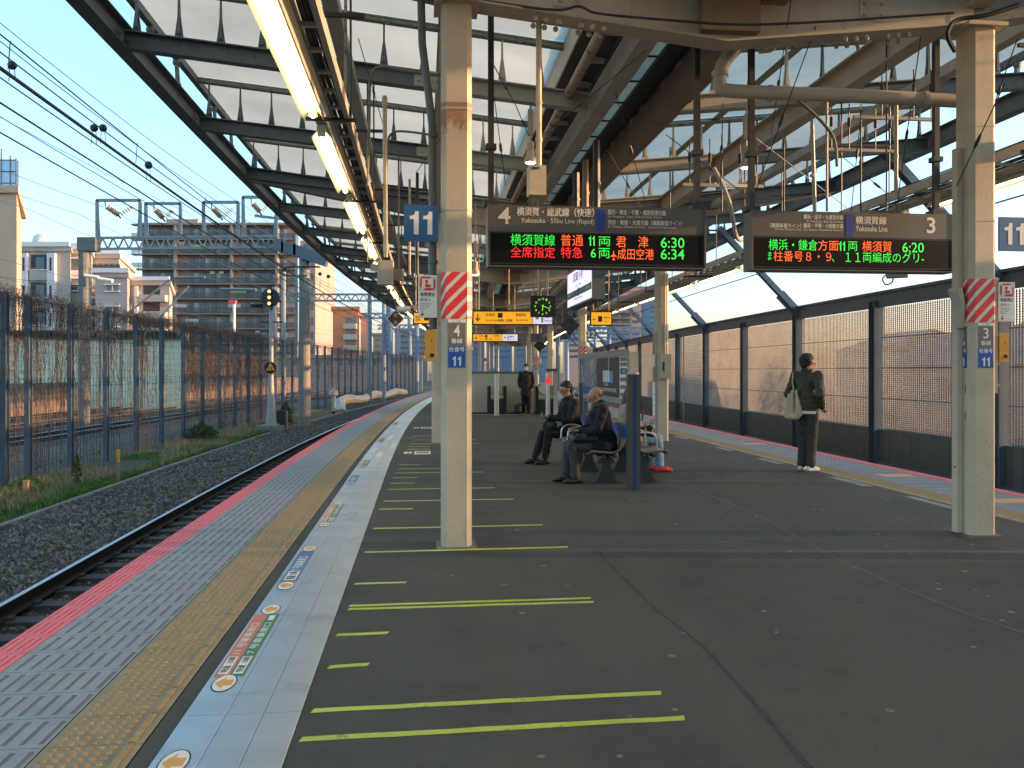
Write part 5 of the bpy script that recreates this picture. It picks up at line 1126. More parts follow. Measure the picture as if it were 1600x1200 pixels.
def bench(u, s, d, label):
    t = at('bench', label, 'bench', u, s); me = seat_mesh(d).mesh('seat', seatm, True); bk = seat_mesh(d)
    bb = B(); n = 8
    prof = [(-.205,.50),(-.232,.62),(-.258,.76),(-.25,.80)]
    for lay_ in (0, .012):
        for j in range(n+1):
            f = j/n; e = abs(2*f-1)**3*.03
            for (x, z) in prof: bb.v.append((d*(x+e*.8-lay_), (f-.5)*.44, z))
    m = 4; G = (n+1)*m
    for j in range(n):
        for i in range(m-1): a, b_, c, d_ = j*m+i, j*m+i+1, (j+1)*m+i+1, (j+1)*m+i; bb.f += [(a, b_, c, d_), (G+a, G+d_, G+c, G+b_)]
        for i in (0, m-1): a, b_ = j*m+i, (j+1)*m+i; bb.f.append((a, b_, G+b_, G+a))
    for i in range(m-1):
        for j in (0, n): a, b_ = j*m+i, j*m+i+1; bb.f.append((a, G+a, G+b_, b_))
    mb = bb.mesh('back_shell', wood, True)
    for k in range(5):
        T_ = Matrix.Translation((0, .22+k*.60, 0)); so_ = link('seat', me, t, T_); link('back_shell', mb, t, T_)
    for y in (.22, 1.42, 2.62):
        q = B(); q.prism([(-.02*d*0-.15, 0), (.15, 0), (.05, .22), (.10, .36), (-.10, .36), (-.06, .22)] if d > 0 else [(-.15, 0), (.15, 0), (.06, .22), (.10, .36), (-.10, .36), (-.05, .22)], y-.022, y+.022); q.box(-.2, .2, y-.04, y+.04, 0, .008); q.obj('leg', M['dark'], t)
        q = B()
        for x in (-.07, .08): q.lathe([(.032,-.03),(.032,.03)], (x, y, .365), 12, 'y')
        q.obj('bolt', M['steel'], t)
    q = B(); 
    for x in (-.07, .08): q.tube([(x, .0, .372), (x, 2.85, .372)], .022, 8)
    q.obj('beam', M['dark'], t)
    for y in (.52, 1.12, 1.72, 2.32):
        q = B(); q.tube(bend([(d*.26, y, .43), (d*.25, y, .62), (d*.08, y, .66), (-d*.12, y, .60), (-d*.17, y, .5)], 4, .45), .015, 7); q.obj('armrest', M['steel'], t, smooth=True)
    return t
uL_, sL_ = 4.74, 10.72
bench(uL_, sL_, -1, 'row of grey shell seats facing left where two men sit'); bench(5.27, sL_, 1, 'row of grey shell seats facing right, behind the dark post')
# ================================================ catenary, masts and far buildings
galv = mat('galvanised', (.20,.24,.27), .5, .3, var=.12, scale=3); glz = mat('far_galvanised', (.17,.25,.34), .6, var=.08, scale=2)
def truss(t, a, c, h, n, mt, bar=.09):
    a = Vector(a); c = Vector(c); d_ = Vector((0, 0, h)); q = B(); q.bar(a, c, bar, bar); q.bar(a+d_, c+d_, bar, bar); q.obj('chord', mt, t, world=True)
    q = B()
    for i in range(n):
        p = a.lerp(c, i/n); r = a.lerp(c, (i+1)/n); m_ = p.lerp(r, .5)
        q.bar(p, m_+d_, bar*.55, bar*.55, up=(0, 1, 0)); q.bar(m_+d_, r, bar*.55, bar*.55, up=(0, 1, 0))
    q.obj('lattice', mt, t, world=True)
insm = mat('insulator', (.50,.36,.24), .35, var=.1)
def insul(q, a, c, n, r):
    a = Vector(a); c = Vector(c); e = (c-a)/n
    for i in range(n): p = a+e*(i+.2); q.tube([p, p+e*.3, p+e*.5], [r*.3, r, r*.3], 8)
G1 = thing('catenary_gantry', 'nearest lattice overhead line gantry with square insulator frames above the track fence', 'gantry', PX(470, 640, 40))
truss(G1, PX(152, 389, 40), PX(432, 386, 40), .52, 17, galv, .11)
q = B(); a = PX(125, 372, 40); q.box(a.x, a.x+.85, 39.7, 40.3, ZY(393,40), ZY(372,40)); q.obj('end_box', M['bluegrey'], G1, world=True)
q = B(); a = PX(132, 395, 40); q.tube([(a.x, 40, -1.3), (a.x, 40, a.z+.2)], .26, 12); q.obj('mast', M['concrete'], G1, world=True)
q = B(); a = PX(430, 385, 40); c = PX(512, 408, 40); q.bar(a+Vector((0,0,.1)), c, .5, .55); q.bar(PX(443, 372, 40), PX(443, 395, 40), .1, .5, up=(0,1,0)); q.bar(PX(462,400,40), PX(462,368,40), .12, .5, up=(0,1,0)); q.obj('end_beam', M['postblue'], G1, world=True)
q = B(); a = PX(474, 520, 40); q.tube([(a.x, 40.2, -1.3), (a.x, 40.2, ZY(392,40))], [.30, .24], 14); q.obj('mast', mat('pole_concrete', (.24,.235,.215), .8, var=.12), G1, world=True)
q = B(); q.bar(PX(463, 560, 39.8), PX(463, 418, 39.8), .12, .12, up=(0,1,0)); q.bar(PX(398,337,40), PX(440,342,40), .1, .12); q.bar(PX(440,342,40), PX(490,366,40), .1, .12); q.bar(PX(478,400,39.9), PX(520,400,39.9), .1, .12); q.obj('bracket', galv, G1, world=True)
q = B(); q.tube(bend([PX(500,417,39.8), PX(445,417,39.8), PX(438,425,39.8), PX(445,431,39.8), PX(480,431,39.8)], 4, .4), .04, 6); q.obj('bracket_arm', M['dark'], G1, world=True)
for i, (x0, x1, yt) in enumerate(((152, 219, 313), (228, 282, 318), (318, 372, 316), (380, 432, 308))):
    q = B(); q.bar(PX(x0, 371, 40), PX(x0, yt, 40), .13, .13, up=(0,1,0)); q.bar(PX(x1, 371, 40), PX(x1, yt, 40), .13, .13, up=(0,1,0)); q.bar(PX(x0-1, yt, 40), PX(x1+1, yt, 40), .13, .13); q.bar(PX(x0+4, 371, 40), PX(x0+1, yt+14, 40), .06, .06, up=(0,1,0)); q.bar(PX(x1-4, 371, 40), PX(x1-1, yt+14, 40), .06, .06, up=(0,1,0)); q.obj('frame', galv, G1, world=True)
    xm = (x0+x1)/2; q = B(); q.tube([PX(x0+12, yt+2, 40), PX(x0+13, yt+10, 40)], .03, 5); q.obj('drop', galv, G1, world=True)
    q = B(); insul(q, PX(x0+15, yt+10, 40), PX(xm, yt+23, 40), 6, .15); q.obj('insulator', insm, G1, world=True); q = B(); insul(q, PX(x1-9, yt+9, 39.9), PX(xm+3, yt+23, 39.9), 6, .15); q.obj('insulator', insm, G1, world=True); q = B(); q.tube([PX(xm-1, yt+23, 40), PX(xm+3, yt+28, 40)], .04, 5); q.obj('clamp', M['dark'], G1, world=True)
# registration arms of the near gantry
for (a, c, r) in (((62,520),(250,440),.05),((110,540),(280,450),.05),((175,434),(305,436),.07),((300,453),(330,455),.09)):
    t = thing('support_arm', 'slanting overhead line support arm in front of the apartment blocks', 'arm', PX(a[0]+100, a[1]-10, 45), 0, 'overhead line support arms'); t['label'] = 'slanting overhead line support arm by the apartment blocks, %s from the left' % ORD[[62,110,175,300].index(a[0])]; q = B(); q.tube([PX(a[0]+100, a[1], 45), PX(c[0]+15, c[1]-3, 45)], r, 6); q.obj('arm', galv, t, world=True)
t = thing('insulator_rod', 'white ribbed insulator rod jutting from the left gantry mast', 'insulator', PX(132, 432, 40)); q = B(); insul(q, PX(131,431,39.7), PX(155,434,39.7), 9, .10); insul(q, PX(154,436,39.7), PX(177,439,39.7), 9, .10); q.obj('insulator', M['printw'], t, world=True)
def gantry(Y, x0, x1, yb, yt, n, label, masts, mt, bar):
    t = thing('catenary_gantry', label, 'gantry', PX(masts[0], 600, Y)); truss(t, PX(x0, yb, Y), PX(x1, yb, Y), (yb-yt)*Y/1320, n, mt, bar)
    for m_ in masts: q = B(); p = PX(m_, 500, Y); q.tube([(p.x, Y+.2, -1.3), (p.x, Y+.2, ZY(yt-12, Y))], .17*Y/66, 10); q.obj('mast', mt, t, world=True)
gantry(66, 444, 640, 470, 460, 15, 'second lattice gantry seen beyond the brown apartment block', (577, 428), galv, .14)
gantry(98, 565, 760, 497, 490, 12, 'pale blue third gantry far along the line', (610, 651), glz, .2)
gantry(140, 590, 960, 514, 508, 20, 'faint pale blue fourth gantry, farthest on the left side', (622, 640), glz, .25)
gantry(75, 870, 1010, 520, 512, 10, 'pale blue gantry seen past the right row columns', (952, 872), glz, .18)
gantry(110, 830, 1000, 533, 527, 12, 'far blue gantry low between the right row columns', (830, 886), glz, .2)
for (px, Y, y0) in ((600, 66, 405), (443, 60, 425), (770, 90, 500), (930, 90, 500)):
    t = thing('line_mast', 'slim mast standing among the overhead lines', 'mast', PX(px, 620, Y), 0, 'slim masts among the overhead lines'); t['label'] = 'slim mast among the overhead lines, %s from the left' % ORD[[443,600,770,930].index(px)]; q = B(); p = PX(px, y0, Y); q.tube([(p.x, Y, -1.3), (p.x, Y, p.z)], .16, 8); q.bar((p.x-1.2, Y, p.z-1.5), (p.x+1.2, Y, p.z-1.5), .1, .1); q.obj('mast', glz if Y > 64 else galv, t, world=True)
# overhead wires following the tracks, sagging between supports
wm = flat('wire_dark', (.03, .035, .06), .5)
WL = []
def wire(u, z, sag, s0, s1, r, nm, label, span=42, off=0, mt=None):
    pts = []; s = s0
    while s <= s1: f = ((s+off) % span)/span; pts.append(P(u, s, z-sag*4*f*(1-f))); s += 3.0
    t = thing('overhead_wire', label, 'wire', pts[0], 0, 'overhead wires above the left tracks'); WL.append((t, pts)); q = B(); q.tube(pts, r, 4); q.obj('wire', mt or wm, t, world=True)
lw = 'overhead wire crossing the sky above the left tracks'
for (u, z, sag, r) in ((-1.5,4.62,.12,.009),(-3.0,5.6,.1,.012),(-3.2,5.42,.1,.012),(-1.55,4.28,.02,.022),(-1.75,4.10,.03,.012),(-1.9,3.9,.03,.010),(-4.5,5.7,.1,.010),(-5.0,7.5,.3,.012),(-6.2,8.8,.3,.012),(-9.5,8.9,.4,.012),
        (-12.6,4.1,.0,.016),(-12.6,5.2,.6,.012),(-13.0,9.0,.5,.014),(-14.5,8.8,.5,.014),(-16.4,4.1,0,.016),(-16.4,5.2,.6,.012),(-20.2,4.1,0,.016),(-20.2,5.2,.6,.012),(-17,9.1,.5,.014),(-19,7.0,.4,.014),(-21,6.6,.4,.014)):
    wire(u, z, sag, 4, 110, r*.85, 'w', lw, off=2)
def _edge(p):
    for a_, b__ in zip(p[:-1], p[1:]):
        xa, xb = a_.x/a_.y, b__.x/b__.y
        if xa <= -.6 <= xb: f_ = (-.6-xa)/(xb-xa); m__ = a_.lerp(b__, f_); return -(m__.z-EYE)/m__.y
    return 0
for i_, (t_, p_) in enumerate(sorted(WL, key=lambda e: _edge(e[1]))): t_['label'] = 'overhead wire, %s from the top where it enters at the left photo edge' % ORD[i_]
for i_, (u, z, r) in enumerate(((11.1, 4.1, .014), (11.1, 4.9, .012), (12.2, 5.3, .012))):
    t = thing('overhead_wire', ('lower', 'middle', 'upper')[i_]+' one of the three overhead wires above the right track', 'wire', P(u, 4, z), 0, 'overhead wires above the right track'); q = B(); q.tube([P(u, s, z) for s in np.arange(4, 110, 3)], r, 4); q.obj('wire', wm, t, world=True)
for (px, py, Y) in ((19,102,7.7),(147,200,10.1),(161,200,10.1),(232,258,12.4),(500,428,38),(513,432,38)):
    t = thing('wire_weight', 'small round black fitting on the overhead wires', 'fitting', PX(px, py, Y), 0, 'black fittings on the overhead wires'); t['label'] = '%s black fitting from the left edge on the overhead wires' % ORD[[19,147,161,232,500,513].index(px)]; q = B(); q.ball((0,0,0), (.09 if Y > 30 else .037*Y/8) if Y > 9 else .04, 10, 8); q.tube([(-.02,0,0),(-.03,0,-.15*Y/8)], .004, 4); q.tube([(.02,0,0),(.03,0,-.15*Y/8)], .004, 4); q.obj('fitting', wm, t)
# hangers between contact and messenger wires
q = B()
for s in np.arange(8, 60, 3.5): q.tube([P(-1.52, s, 4.28), P(-1.5, s, 4.55)], .005, 4)
tag(q.obj('wire_dropper', wm), 'thin droppers between the two nearest overhead wires', 'wire')
# ================================================ buildings
winm = mat('window_glass', (.10,.15,.18), .12, var=.25, scale=1.2); curtain = mat('window_curtain', (.42,.44,.43), .5, var=.25, scale=.9)
def building(name, label, x0, x1, y0, y1, z1, wall, floors, z_first, fh, wins, base=-1.3, skew=None, wcol='window_glass', bal=None, side=None, roofm=None, railm=None):
    """front face towards the camera at y0; wins = list of (x_center, width, height, dz) fractions in metres from x0"""
    t = thing(name, label, 'building', ((x0+x1)/2, (y0+y1)/2, base))
    k_ = (x1/y0)*.93*(y1-y0) if skew is None else skew*(y1-y0)
    def blk(a, c, d, e, z0_, z1_): q = B(); q.hexa([(a,d,z0_),(c,d,z0_),(c+k_,e,z0_),(a+k_,e,z0_),(a,d,z1_),(c,d,z1_),(c+k_,e,z1_),(a+k_,e,z1_)]); return q
    blk(x0, x1, y0, y1, base, z1).obj('wall', wall, t, world=True)
    blk(x0-.25, x1+.25, y0-.25, y1+.25, z1+.004, z1+.5).obj('roof', roofm or wall, t, world=True)
    fr = {}
    for f in range(floors):
        z = z_first+f*fh
        for (xc, w_, h_, dz) in wins:
            if (w_, h_) not in fr:
                a = B(); a.box(-w_/2-.08, w_/2+.08, -.10, -.0, -.08, 0); a.box(-w_/2-.08, w_/2+.08, -.10, 0, h_, h_+.08); a.box(-w_/2-.08, -w_/2, -.08, 0, 0, h_); a.box(w_/2, w_/2+.08, -.08, 0, 0, h_); a.box(-.04, .04, -.06, 0, 0, h_)
                b_ = B(); b_.box(-w_/2, w_/2, -.03, .0, .001, h_-.001); fr[(w_, h_)] = (a.mesh('window', M['white'] if wcol == 'window_glass' else M['dark']), b_.mesh('pane', winm), )
                c_ = B(); c_.box(-w_/2, -.05, -.045, -.032, .05, h_-.05); fr[(w_, h_)] += (c_.mesh('curtain', curtain),)
            m3 = fr[(w_, h_)]; wo = link('window', m3[0], t, WM[t].inverted() @ Matrix.Translation((x0+xc, y0-.002, z+dz))); link('pane', m3[1], wo)
            if random.random() < .55: link('curtain', m3[2], wo)
    if side:                                # lit openings on the face towards the sun
        for f in range(floors):
            z = z_first+f*fh
            for yc in side:
                q = B(); q.box(x1-.01, x1+.05, y0+yc-.6, y0+yc+.6, z, z+1.5); q.obj('window', winm, t, world=True)
    if bal:
        depth, over, slabm, glassm = bal
        for f in range(floors+1):
            z = z_first-.45+f*fh
            q = B(); q.box(x0-over, x1+.1, y0-depth, y0-.01, z-.28, z); q.obj('balcony_slab', slabm, t, world=True)
            if f < floors:
                q = B(); q.box(x0-over+.05, x1, y0-depth+.03, y0-depth+.07, z+.12, z+1.0); q.obj('balcony_panel', glassm, t, world=True)
                q = B(); q.box(x0-over, x1+.1, y0-depth, y0-depth+.1, z+1.02, z+1.08); q.obj('balcony_rail', M['dark'], t, world=True)
                xx = x0
                while xx < x1: q = B(); q.box(xx-.04, xx+.04, y0-depth-.01, y0-depth+.02, z+.01, z+1.0); q.obj('baluster', M['dark'], t, world=True); xx += 3.0
    return t
K = lambda px, Y: (px-800)*Y/1320
brownw = mat('brown_tile_wall', (.36,.29,.255), .7, var=.1, scale=.8); brownp = mat('warm_tile_wall', (.42,.30,.25), .7, var=.08, scale=.6); slab = mat('slab_brown', (.24,.19,.16), .8, var=.1); bglass = glassy('balcony_glass', (.09,.10,.10), .45)  # the pinker wall carries the wing's sunlit tone in its colour
Y = 166
t = building('apartment_block', 'wide brown apartment block with long balconies behind the lattice gantry', K(222,Y), K(465,Y), Y, Y+13, ZY(352,Y), brownw, 10, 1.7, 2.9, [], skew=-.25, bal=(1.5, 1.5, slab, bglass), railm=1)
Wd = K(465,Y)-K(222,Y)
for f in range(10):
    z = 1.7+f*2.9
    for i in range(13):
        if i in (3, 8): continue
        xc = K(222,Y)+1.4+i*(Wd-2)/13
        q = B(); q.box(xc-.9, xc+.9, Y-.06, Y-.005, z-.3, z+1.75); wo = q.obj('window', winm, t, world=True)
        q = B(); q.box(xc-.04, xc+.04, Y-.10, Y-.065, z-.3, z+1.75); q.box(xc-.95, xc+.95, Y-.10, Y-.065, z+1.76, z+1.86); q.obj('frame', M['dark'], wo, world=True)
        if (i*7+f*3) % 5 < 2: q = B(); q.box(xc+.05, xc+.85, Y-.064, Y-.061, z-.2, z+1.7); q.obj('curtain', curtain, wo, world=True)
    for i in (3, 8, 12):
        xc = K(222,Y)+.2+i*(Wd-2)/13; q = B(); q.box(xc, xc+.45, Y-1.45, Y-.02, z-.44, z+2.15); q.obj('pillar', brownp, t, world=True)
rr2 = random.Random(4)
for k in range(16):
    f = rr2.randrange(0, 9); x = K(232,Y)+rr2.random()*(Wd-5); z = 1.7+f*2.9-.45
    q = B()
    if k % 2: q.box(x, x+.9, Y-.5, Y-.1, z+2.0-.02, z+2.45); q.obj('air_conditioner', M['white'], t, world=True)
    else:
        for j in range(5): q.box(x+j*.5, x+j*.5+.42, Y-1.2, Y-1.16, z+.9, z+1.75)
        q.obj('laundry', flat('laundry%d' % (k % 4), ((.5,.5,.52),(.35,.6,.12),(.45,.10,.3),(.6,.6,.5))[k//2 % 4]), t, world=True)
q = B(); x1 = K(466,Y); q.hexa([(a_, b_, c_) for c_ in (-1.3, ZY(374,Y)) for a_, b_ in ((x1,Y+1.5),(K(490,Y),Y+1.5),(K(520,Y)*1.06,Y+12),(x1,Y+12))]); wg = q.obj('wing', brownp, t, world=True)
for f in range(9):
    z = 2+f*2.9
    for xx, w_ in ((x1+1.2, 1.2), (x1+2.4, .5)): q = B(); q.box(xx-w_/2, xx+w_/2, Y+1.44, Y+1.49, z, z+1.5); q.obj('window', winm if xx < x1+4 else slab, wg, world=True)
q = B(); q.box(K(250,Y), K(300,Y), Y+3, Y+9, ZY(352,Y)+.51, ZY(342,Y)+.5); q.obj('plant_room', brownw, t, world=True)
# pale apartment buildings on the left
whitew = mat('white_render', (.66,.64,.66), .7, var=.05, scale=.5); beigew = mat('beige_render', (.45,.39,.34), .75, var=.06, scale=.5); cornice = mat('cornice', (.74,.73,.75), .6, var=.04)
Y = 90
x0 = K(26,Y)
t = building('apartment_block', 'white and beige apartment building with recessed balconies at the left', x0, K(110,Y), Y, Y+9, ZY(393,Y), beigew, 0, 0, 3, [])
for f in range(5):
    z = -.9+f*2.95+.55
    for a, c in ((26,42),(48,76)):
        q = B(); q.box(K(a,Y)+.05, K(c,Y)-.1, Y-.06, Y-.005, z+.8, z+2.45); wo = q.obj('recess_shade_panel', flat('recess_shade', (.05,.045,.05), .6), t, world=True)  # dark flat panel stands for the shade inside the balcony
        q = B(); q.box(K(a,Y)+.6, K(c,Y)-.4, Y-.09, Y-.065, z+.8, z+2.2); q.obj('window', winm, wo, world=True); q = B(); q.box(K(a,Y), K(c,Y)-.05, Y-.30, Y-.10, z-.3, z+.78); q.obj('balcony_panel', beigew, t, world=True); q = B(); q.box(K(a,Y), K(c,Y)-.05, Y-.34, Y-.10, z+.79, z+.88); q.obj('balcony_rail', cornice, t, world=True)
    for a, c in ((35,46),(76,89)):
        q = B(); q.box(K(a,Y)+.02, K(c,Y)-.02, Y-.42, Y-.005, z-.35, z+2.58); q.obj('pier', whitew, t, world=True); q = B(); q.box(K((a+c)/2,Y)-.12, K((a+c)/2,Y)+.1, Y-.44, Y-.425, z+.7, z+2.1); q.obj('slot', MT['recess_shade'], t, world=True)
q = B(); q.box(x0-.1, K(112,Y), Y-.5, Y-.28, ZY(393,Y)+.505, ZY(386,Y)+.5); q.obj('cornice', cornice, t, world=True)
q = B(); q.box(K(71,Y), K(81,Y), Y+3, Y+5, ZY(393,Y)+.5, ZY(379,Y)); q.obj('tank', M['pvc'], t, world=True)
q = B(); c0 = PX(60, 376, Y+2); q.lathe([(.05,-.05),(.75,.12),(.78,.16)], tuple(c0), 16, 'y'); q.tube([tuple(c0), (c0.x, c0.y, ZY(393,Y)+.4)], .07, 6); q.obj('satellite_dish', M['white'], t, world=True)
def facewin(t, pxc, pyt, pyb, wpx, Y, sill=True):
    q = B(); q.box(K(pxc-wpx/2,Y), K(pxc+wpx/2,Y), Y-.05, Y-.004, ZY(pyb,Y), ZY(pyt,Y)); wo = q.obj('window', winm, t, world=True)
    q = B(); q.box(K(pxc,Y)-.04, K(pxc,Y)+.04, Y-.09, Y-.055, ZY(pyb,Y), ZY(pyt,Y)); q.obj('mullion', M['white'], wo, world=True)
    for py in (pyt-1.5, pyb+1.5): q = B(); q.box(K(pxc-wpx/2-3,Y), K(pxc+wpx/2+3,Y), Y-.25, Y-.06, ZY(py,Y)-.06, ZY(py,Y)+.06); q.obj('sill', cornice, wo, world=True)
Y = 92
t = building('apartment_block', 'beige apartment wing with white banded windows beside the left gantry mast', K(89,Y), K(143,Y), Y, Y+9, ZY(397,Y), beigew, 0, 0, 3, [])
for (pyt, pyb) in ((405,422),(446,453),(480,488),(512,522)): facewin(t, 110, pyt, pyb, 27 if pyt < 440 else 22, Y)
q = B(); q.box(K(88,Y), K(128,Y), Y-.5, Y-.28, ZY(397,Y)+.505, ZY(388,Y)+.5); q.obj('cornice', cornice, t, world=True)
for (a, b_) in ((424,428),(431,434)): q = B(); q.box(K(90,Y), K(127,Y), Y-.3, Y-.02, ZY(b_+2,Y), ZY(a,Y)); q.obj('band', cornice, t, world=True)
Y = 96
t = building('apartment_block', 'apartment building with sunlit side and roof terrace left of the brown block', K(140,Y), K(186,Y), Y, Y+14, ZY(404,Y), beigew, 0, 0, 3, [], skew=-.33)
q = B(); q.box(K(142,Y), K(190,Y), Y-.5, Y-.28, ZY(404,Y)+.505, ZY(398,Y)+.5); q.obj('cornice', cornice, t, world=True)
for k in range(5): q = B(); q.box(K(145+k*9,Y), K(151+k*9,Y), Y-.06, Y-.004, ZY(425,Y), ZY(412,Y)); q.obj('window', winm, t, world=True)
q = B(); q.box(K(140,Y), K(200,Y), Y-2.0, Y-1.9, ZY(425,Y), ZY(417,Y)); q.obj('railing', glassy('railing_bars', (.03,.04,.04), .6), t, world=True)
Y = 88
t = building('apartment_block', 'lower beige apartment building with a white parapet and small windows', K(149,Y), K(199,Y), Y, Y+6, ZY(434,Y), mat('mauve_render', (.42,.36,.34), .75, var=.05, scale=.5), 0, 0, 3, [], skew=-.3)
q = B(); q.box(K(147,Y), K(204,Y), Y-.5, Y-.28, ZY(434,Y)+.505, ZY(427,Y)+.5); q.obj('cornice', cornice, t, world=True)
for (a, b_) in ((446,454),(480,488),(512,520)): facewin(t, 176, a, b_, 18, Y)
for k in range(4): q = B(); q.box(K(127,Y), K(148,Y), Y+.3, Y+.6, ZY(450+k*16,Y), ZY(446+k*16,Y)); q.obj('stair_slab', M['cream'], t, world=True)
Y = 90
t = building('apartment_block', 'cream apartment building with orange lit balconies nearest the brown block', K(200,Y), K(265,Y), Y, Y+12, ZY(446,Y), mat('cream_render', (.50,.42,.36), .7, var=.05), 0, 0, 3, [])
q = B(); q.box(K(199,Y), K(267,Y), Y-.5, Y-.28, ZY(446,Y)+.505, ZY(440,Y)+.5); q.obj('cornice', cornice, t, world=True)
for k in range(4):
    q = B(); q.box(K(224,Y), K(250,Y), Y-.05, Y-.004, ZY(460+k*26,Y), ZY(446+k*26,Y)); q.obj('recess_shade_panel', MT['recess_shade'], t, world=True); q = B(); q.box(K(222,Y), K(263,Y), Y-.9, Y-.06, ZY(472+k*26,Y), ZY(462+k*26,Y)); q.obj('balcony_panel', MT['cream_render'], t, world=True); q = B(); q.box(K(212,Y), K(217,Y), Y-.35, Y-.01, ZY(540,Y), ZY(447,Y)) if k == 0 else q.box(K(206,Y), K(208,Y), Y-.3, Y-.01, ZY(470+k*16,Y), ZY(460+k*16,Y)); q.obj('pier', whitew, t, world=True)  # balcony shade again drawn as a dark panel on the wall
# building wrapped in sheets with scaffolding
Y = 60
t = building('scaffolded_building', 'beige sheeted building with blue netted scaffolding on top at the left edge', K(-60,Y), K(26,Y), Y, Y+10, ZY(302,Y), mat('sheeting', (.50,.37,.27), .8, var=.1, scale=.5, bump=.6, bscale=.8), 0, 0, 3, [])
q = B(); q.box(K(-60,Y), K(25,Y), Y+.3, Y+.35, ZY(300,Y), ZY(249,Y)); q.obj('safety_net', glassy('blue_net', (.10,.33,.62), .5), t, world=True)
for px, yt in ((2,232),(16,243),(25,247),(-12,240)): q = B(); q.tube([PX(px, 302, Y+.2), PX(px, yt, Y+.2)], .05, 5); q.obj('scaffold_pole', M['bluegrey'], t, world=True)
for py in (250, 268, 286, 297): q = B(); q.tube([PX(-60, py, Y+.2), PX(26, py, Y+.2)], .04 if py < 297 else .12, 5); q.obj('scaffold_rail', M['bluegrey'], t, world=True)
# orange building, towers
Y = 135; org = mat('orange_tile', (.62,.22,.10), .7, var=.08, scale=.6)
t = building('apartment_block', 'small orange tiled apartment building under the far roof corner', K(520,Y), K(560,Y), Y, Y+10, ZY(484,Y), org, 0, 0, 3, [])
for k in range(3): q = B(); q.box(K(540,Y), K(556,Y), Y-.05, Y-.003, ZY(505+k*17,Y), ZY(496+k*17,Y)); q.obj('window', winm, t, world=True); q = B(); q.box(K(538,Y), K(558,Y), Y-1, Y-.06, ZY(514+k*17,Y), ZY(506+k*17,Y)); q.obj('balcony_panel', M['pvc'], t, world=True)
t = building('apartment_block', 'pale orange annex just right of the small orange building', K(562,Y), K(573,Y), Y+1, Y+9, ZY(494,Y), mat('peach', (.58,.33,.22), .7), 0, 0, 3, [])
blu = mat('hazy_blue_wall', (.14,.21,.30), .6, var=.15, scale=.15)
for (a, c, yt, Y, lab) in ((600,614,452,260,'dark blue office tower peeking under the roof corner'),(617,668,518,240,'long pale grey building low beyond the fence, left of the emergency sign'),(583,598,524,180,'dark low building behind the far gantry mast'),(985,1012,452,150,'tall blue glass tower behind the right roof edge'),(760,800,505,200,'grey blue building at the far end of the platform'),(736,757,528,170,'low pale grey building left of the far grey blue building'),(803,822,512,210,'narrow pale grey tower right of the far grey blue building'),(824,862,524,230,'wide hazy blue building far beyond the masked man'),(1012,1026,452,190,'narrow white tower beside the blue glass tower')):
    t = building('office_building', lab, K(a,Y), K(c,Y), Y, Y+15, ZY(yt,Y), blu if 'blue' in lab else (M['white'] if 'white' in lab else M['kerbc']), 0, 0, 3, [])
    k = yt+6
    while k < 560: q = B(); q.box(K(a,Y)+.6, K(c,Y)-.6, Y-.06, Y-.003, ZY(k+3,Y), ZY(k,Y)); q.obj('window', winm, t, world=True); k += 9
Y = 125; pinkw = mat('pink_wall', (.62,.33,.25), .7, var=.06, scale=.4)
t = building('apartment_block', 'pinkish apartment tower with balconies beyond the right noise screen', K(952,Y), K(1002,Y), Y, Y+14, ZY(455,Y), pinkw, 0, 0, 3, [])
for f in range(13):
    py = 462+f*9.5
    for a, c in ((955,966),(970,984),(988,999)): q = B(); q.box(K(a,Y), K(c,Y), Y-.05, Y-.003, ZY(py+5,Y), ZY(py,Y)); q.obj('window', winm if (f+a) % 3 else curtain, t, world=True)
    q = B(); q.box(K(953,Y), K(986,Y), Y-1.1, Y-.01, ZY(py+8.5,Y), ZY(py+6,Y)); q.obj('balcony_slab', M['kerbc'], t, world=True)
Y = 150
t = building('apartment_block', 'peach striped building at the end of the right track', K(880,Y), K(916,Y), Y, Y+14, ZY(478,Y), mat('peach2', (.60,.42,.34), .7), 0, 0, 3, [])
for f in range(9): q = B(); q.box(K(884,Y), K(903,Y), Y-.05, Y-.003, ZY(487+f*9,Y), ZY(483+f*9,Y)); q.obj('window', winm, t, world=True)
# shed and low wall behind the fence
Y = 58
t = building('trackside_shed', 'long pale green shed with a corrugated roof seen through the vine fence', K(-20,Y), K(285,Y), Y, Y+5, ZY(530,Y), mat('pale_green_wall', (.62,.64,.48), .7, var=.08, scale=.5), 0, 0, 3, [], roofm=M['bluegrey'])
q = B(); x = K(-20,Y)
while x < K(285,Y): q.box(x, x+.08, Y-.5, Y-.02, ZY(530,Y)+.1, ZY(525,Y)+.4); x += .3
q.obj('corrugation', M['dark'], t, world=True)
for k in range(9): q = B(); q.box(K(-10+k*33,Y), K(-10+k*33,Y)+.12, Y-.05, Y-.003, -1, ZY(530,Y)); q.obj('panel_joint', M['kerbc'], t, world=True)
q = B(); q.sweep([(-24.4,-1.37),(-24,-1.37),(-24,.75),(-24.4,.75)], 14, 110, step=4); tag(q.obj('low_wall', mat('brownwall', (.16,.12,.10), .9, var=.3, scale=1.5)), 'low dark wall beyond the far tracks behind the vine fence', 'wall')
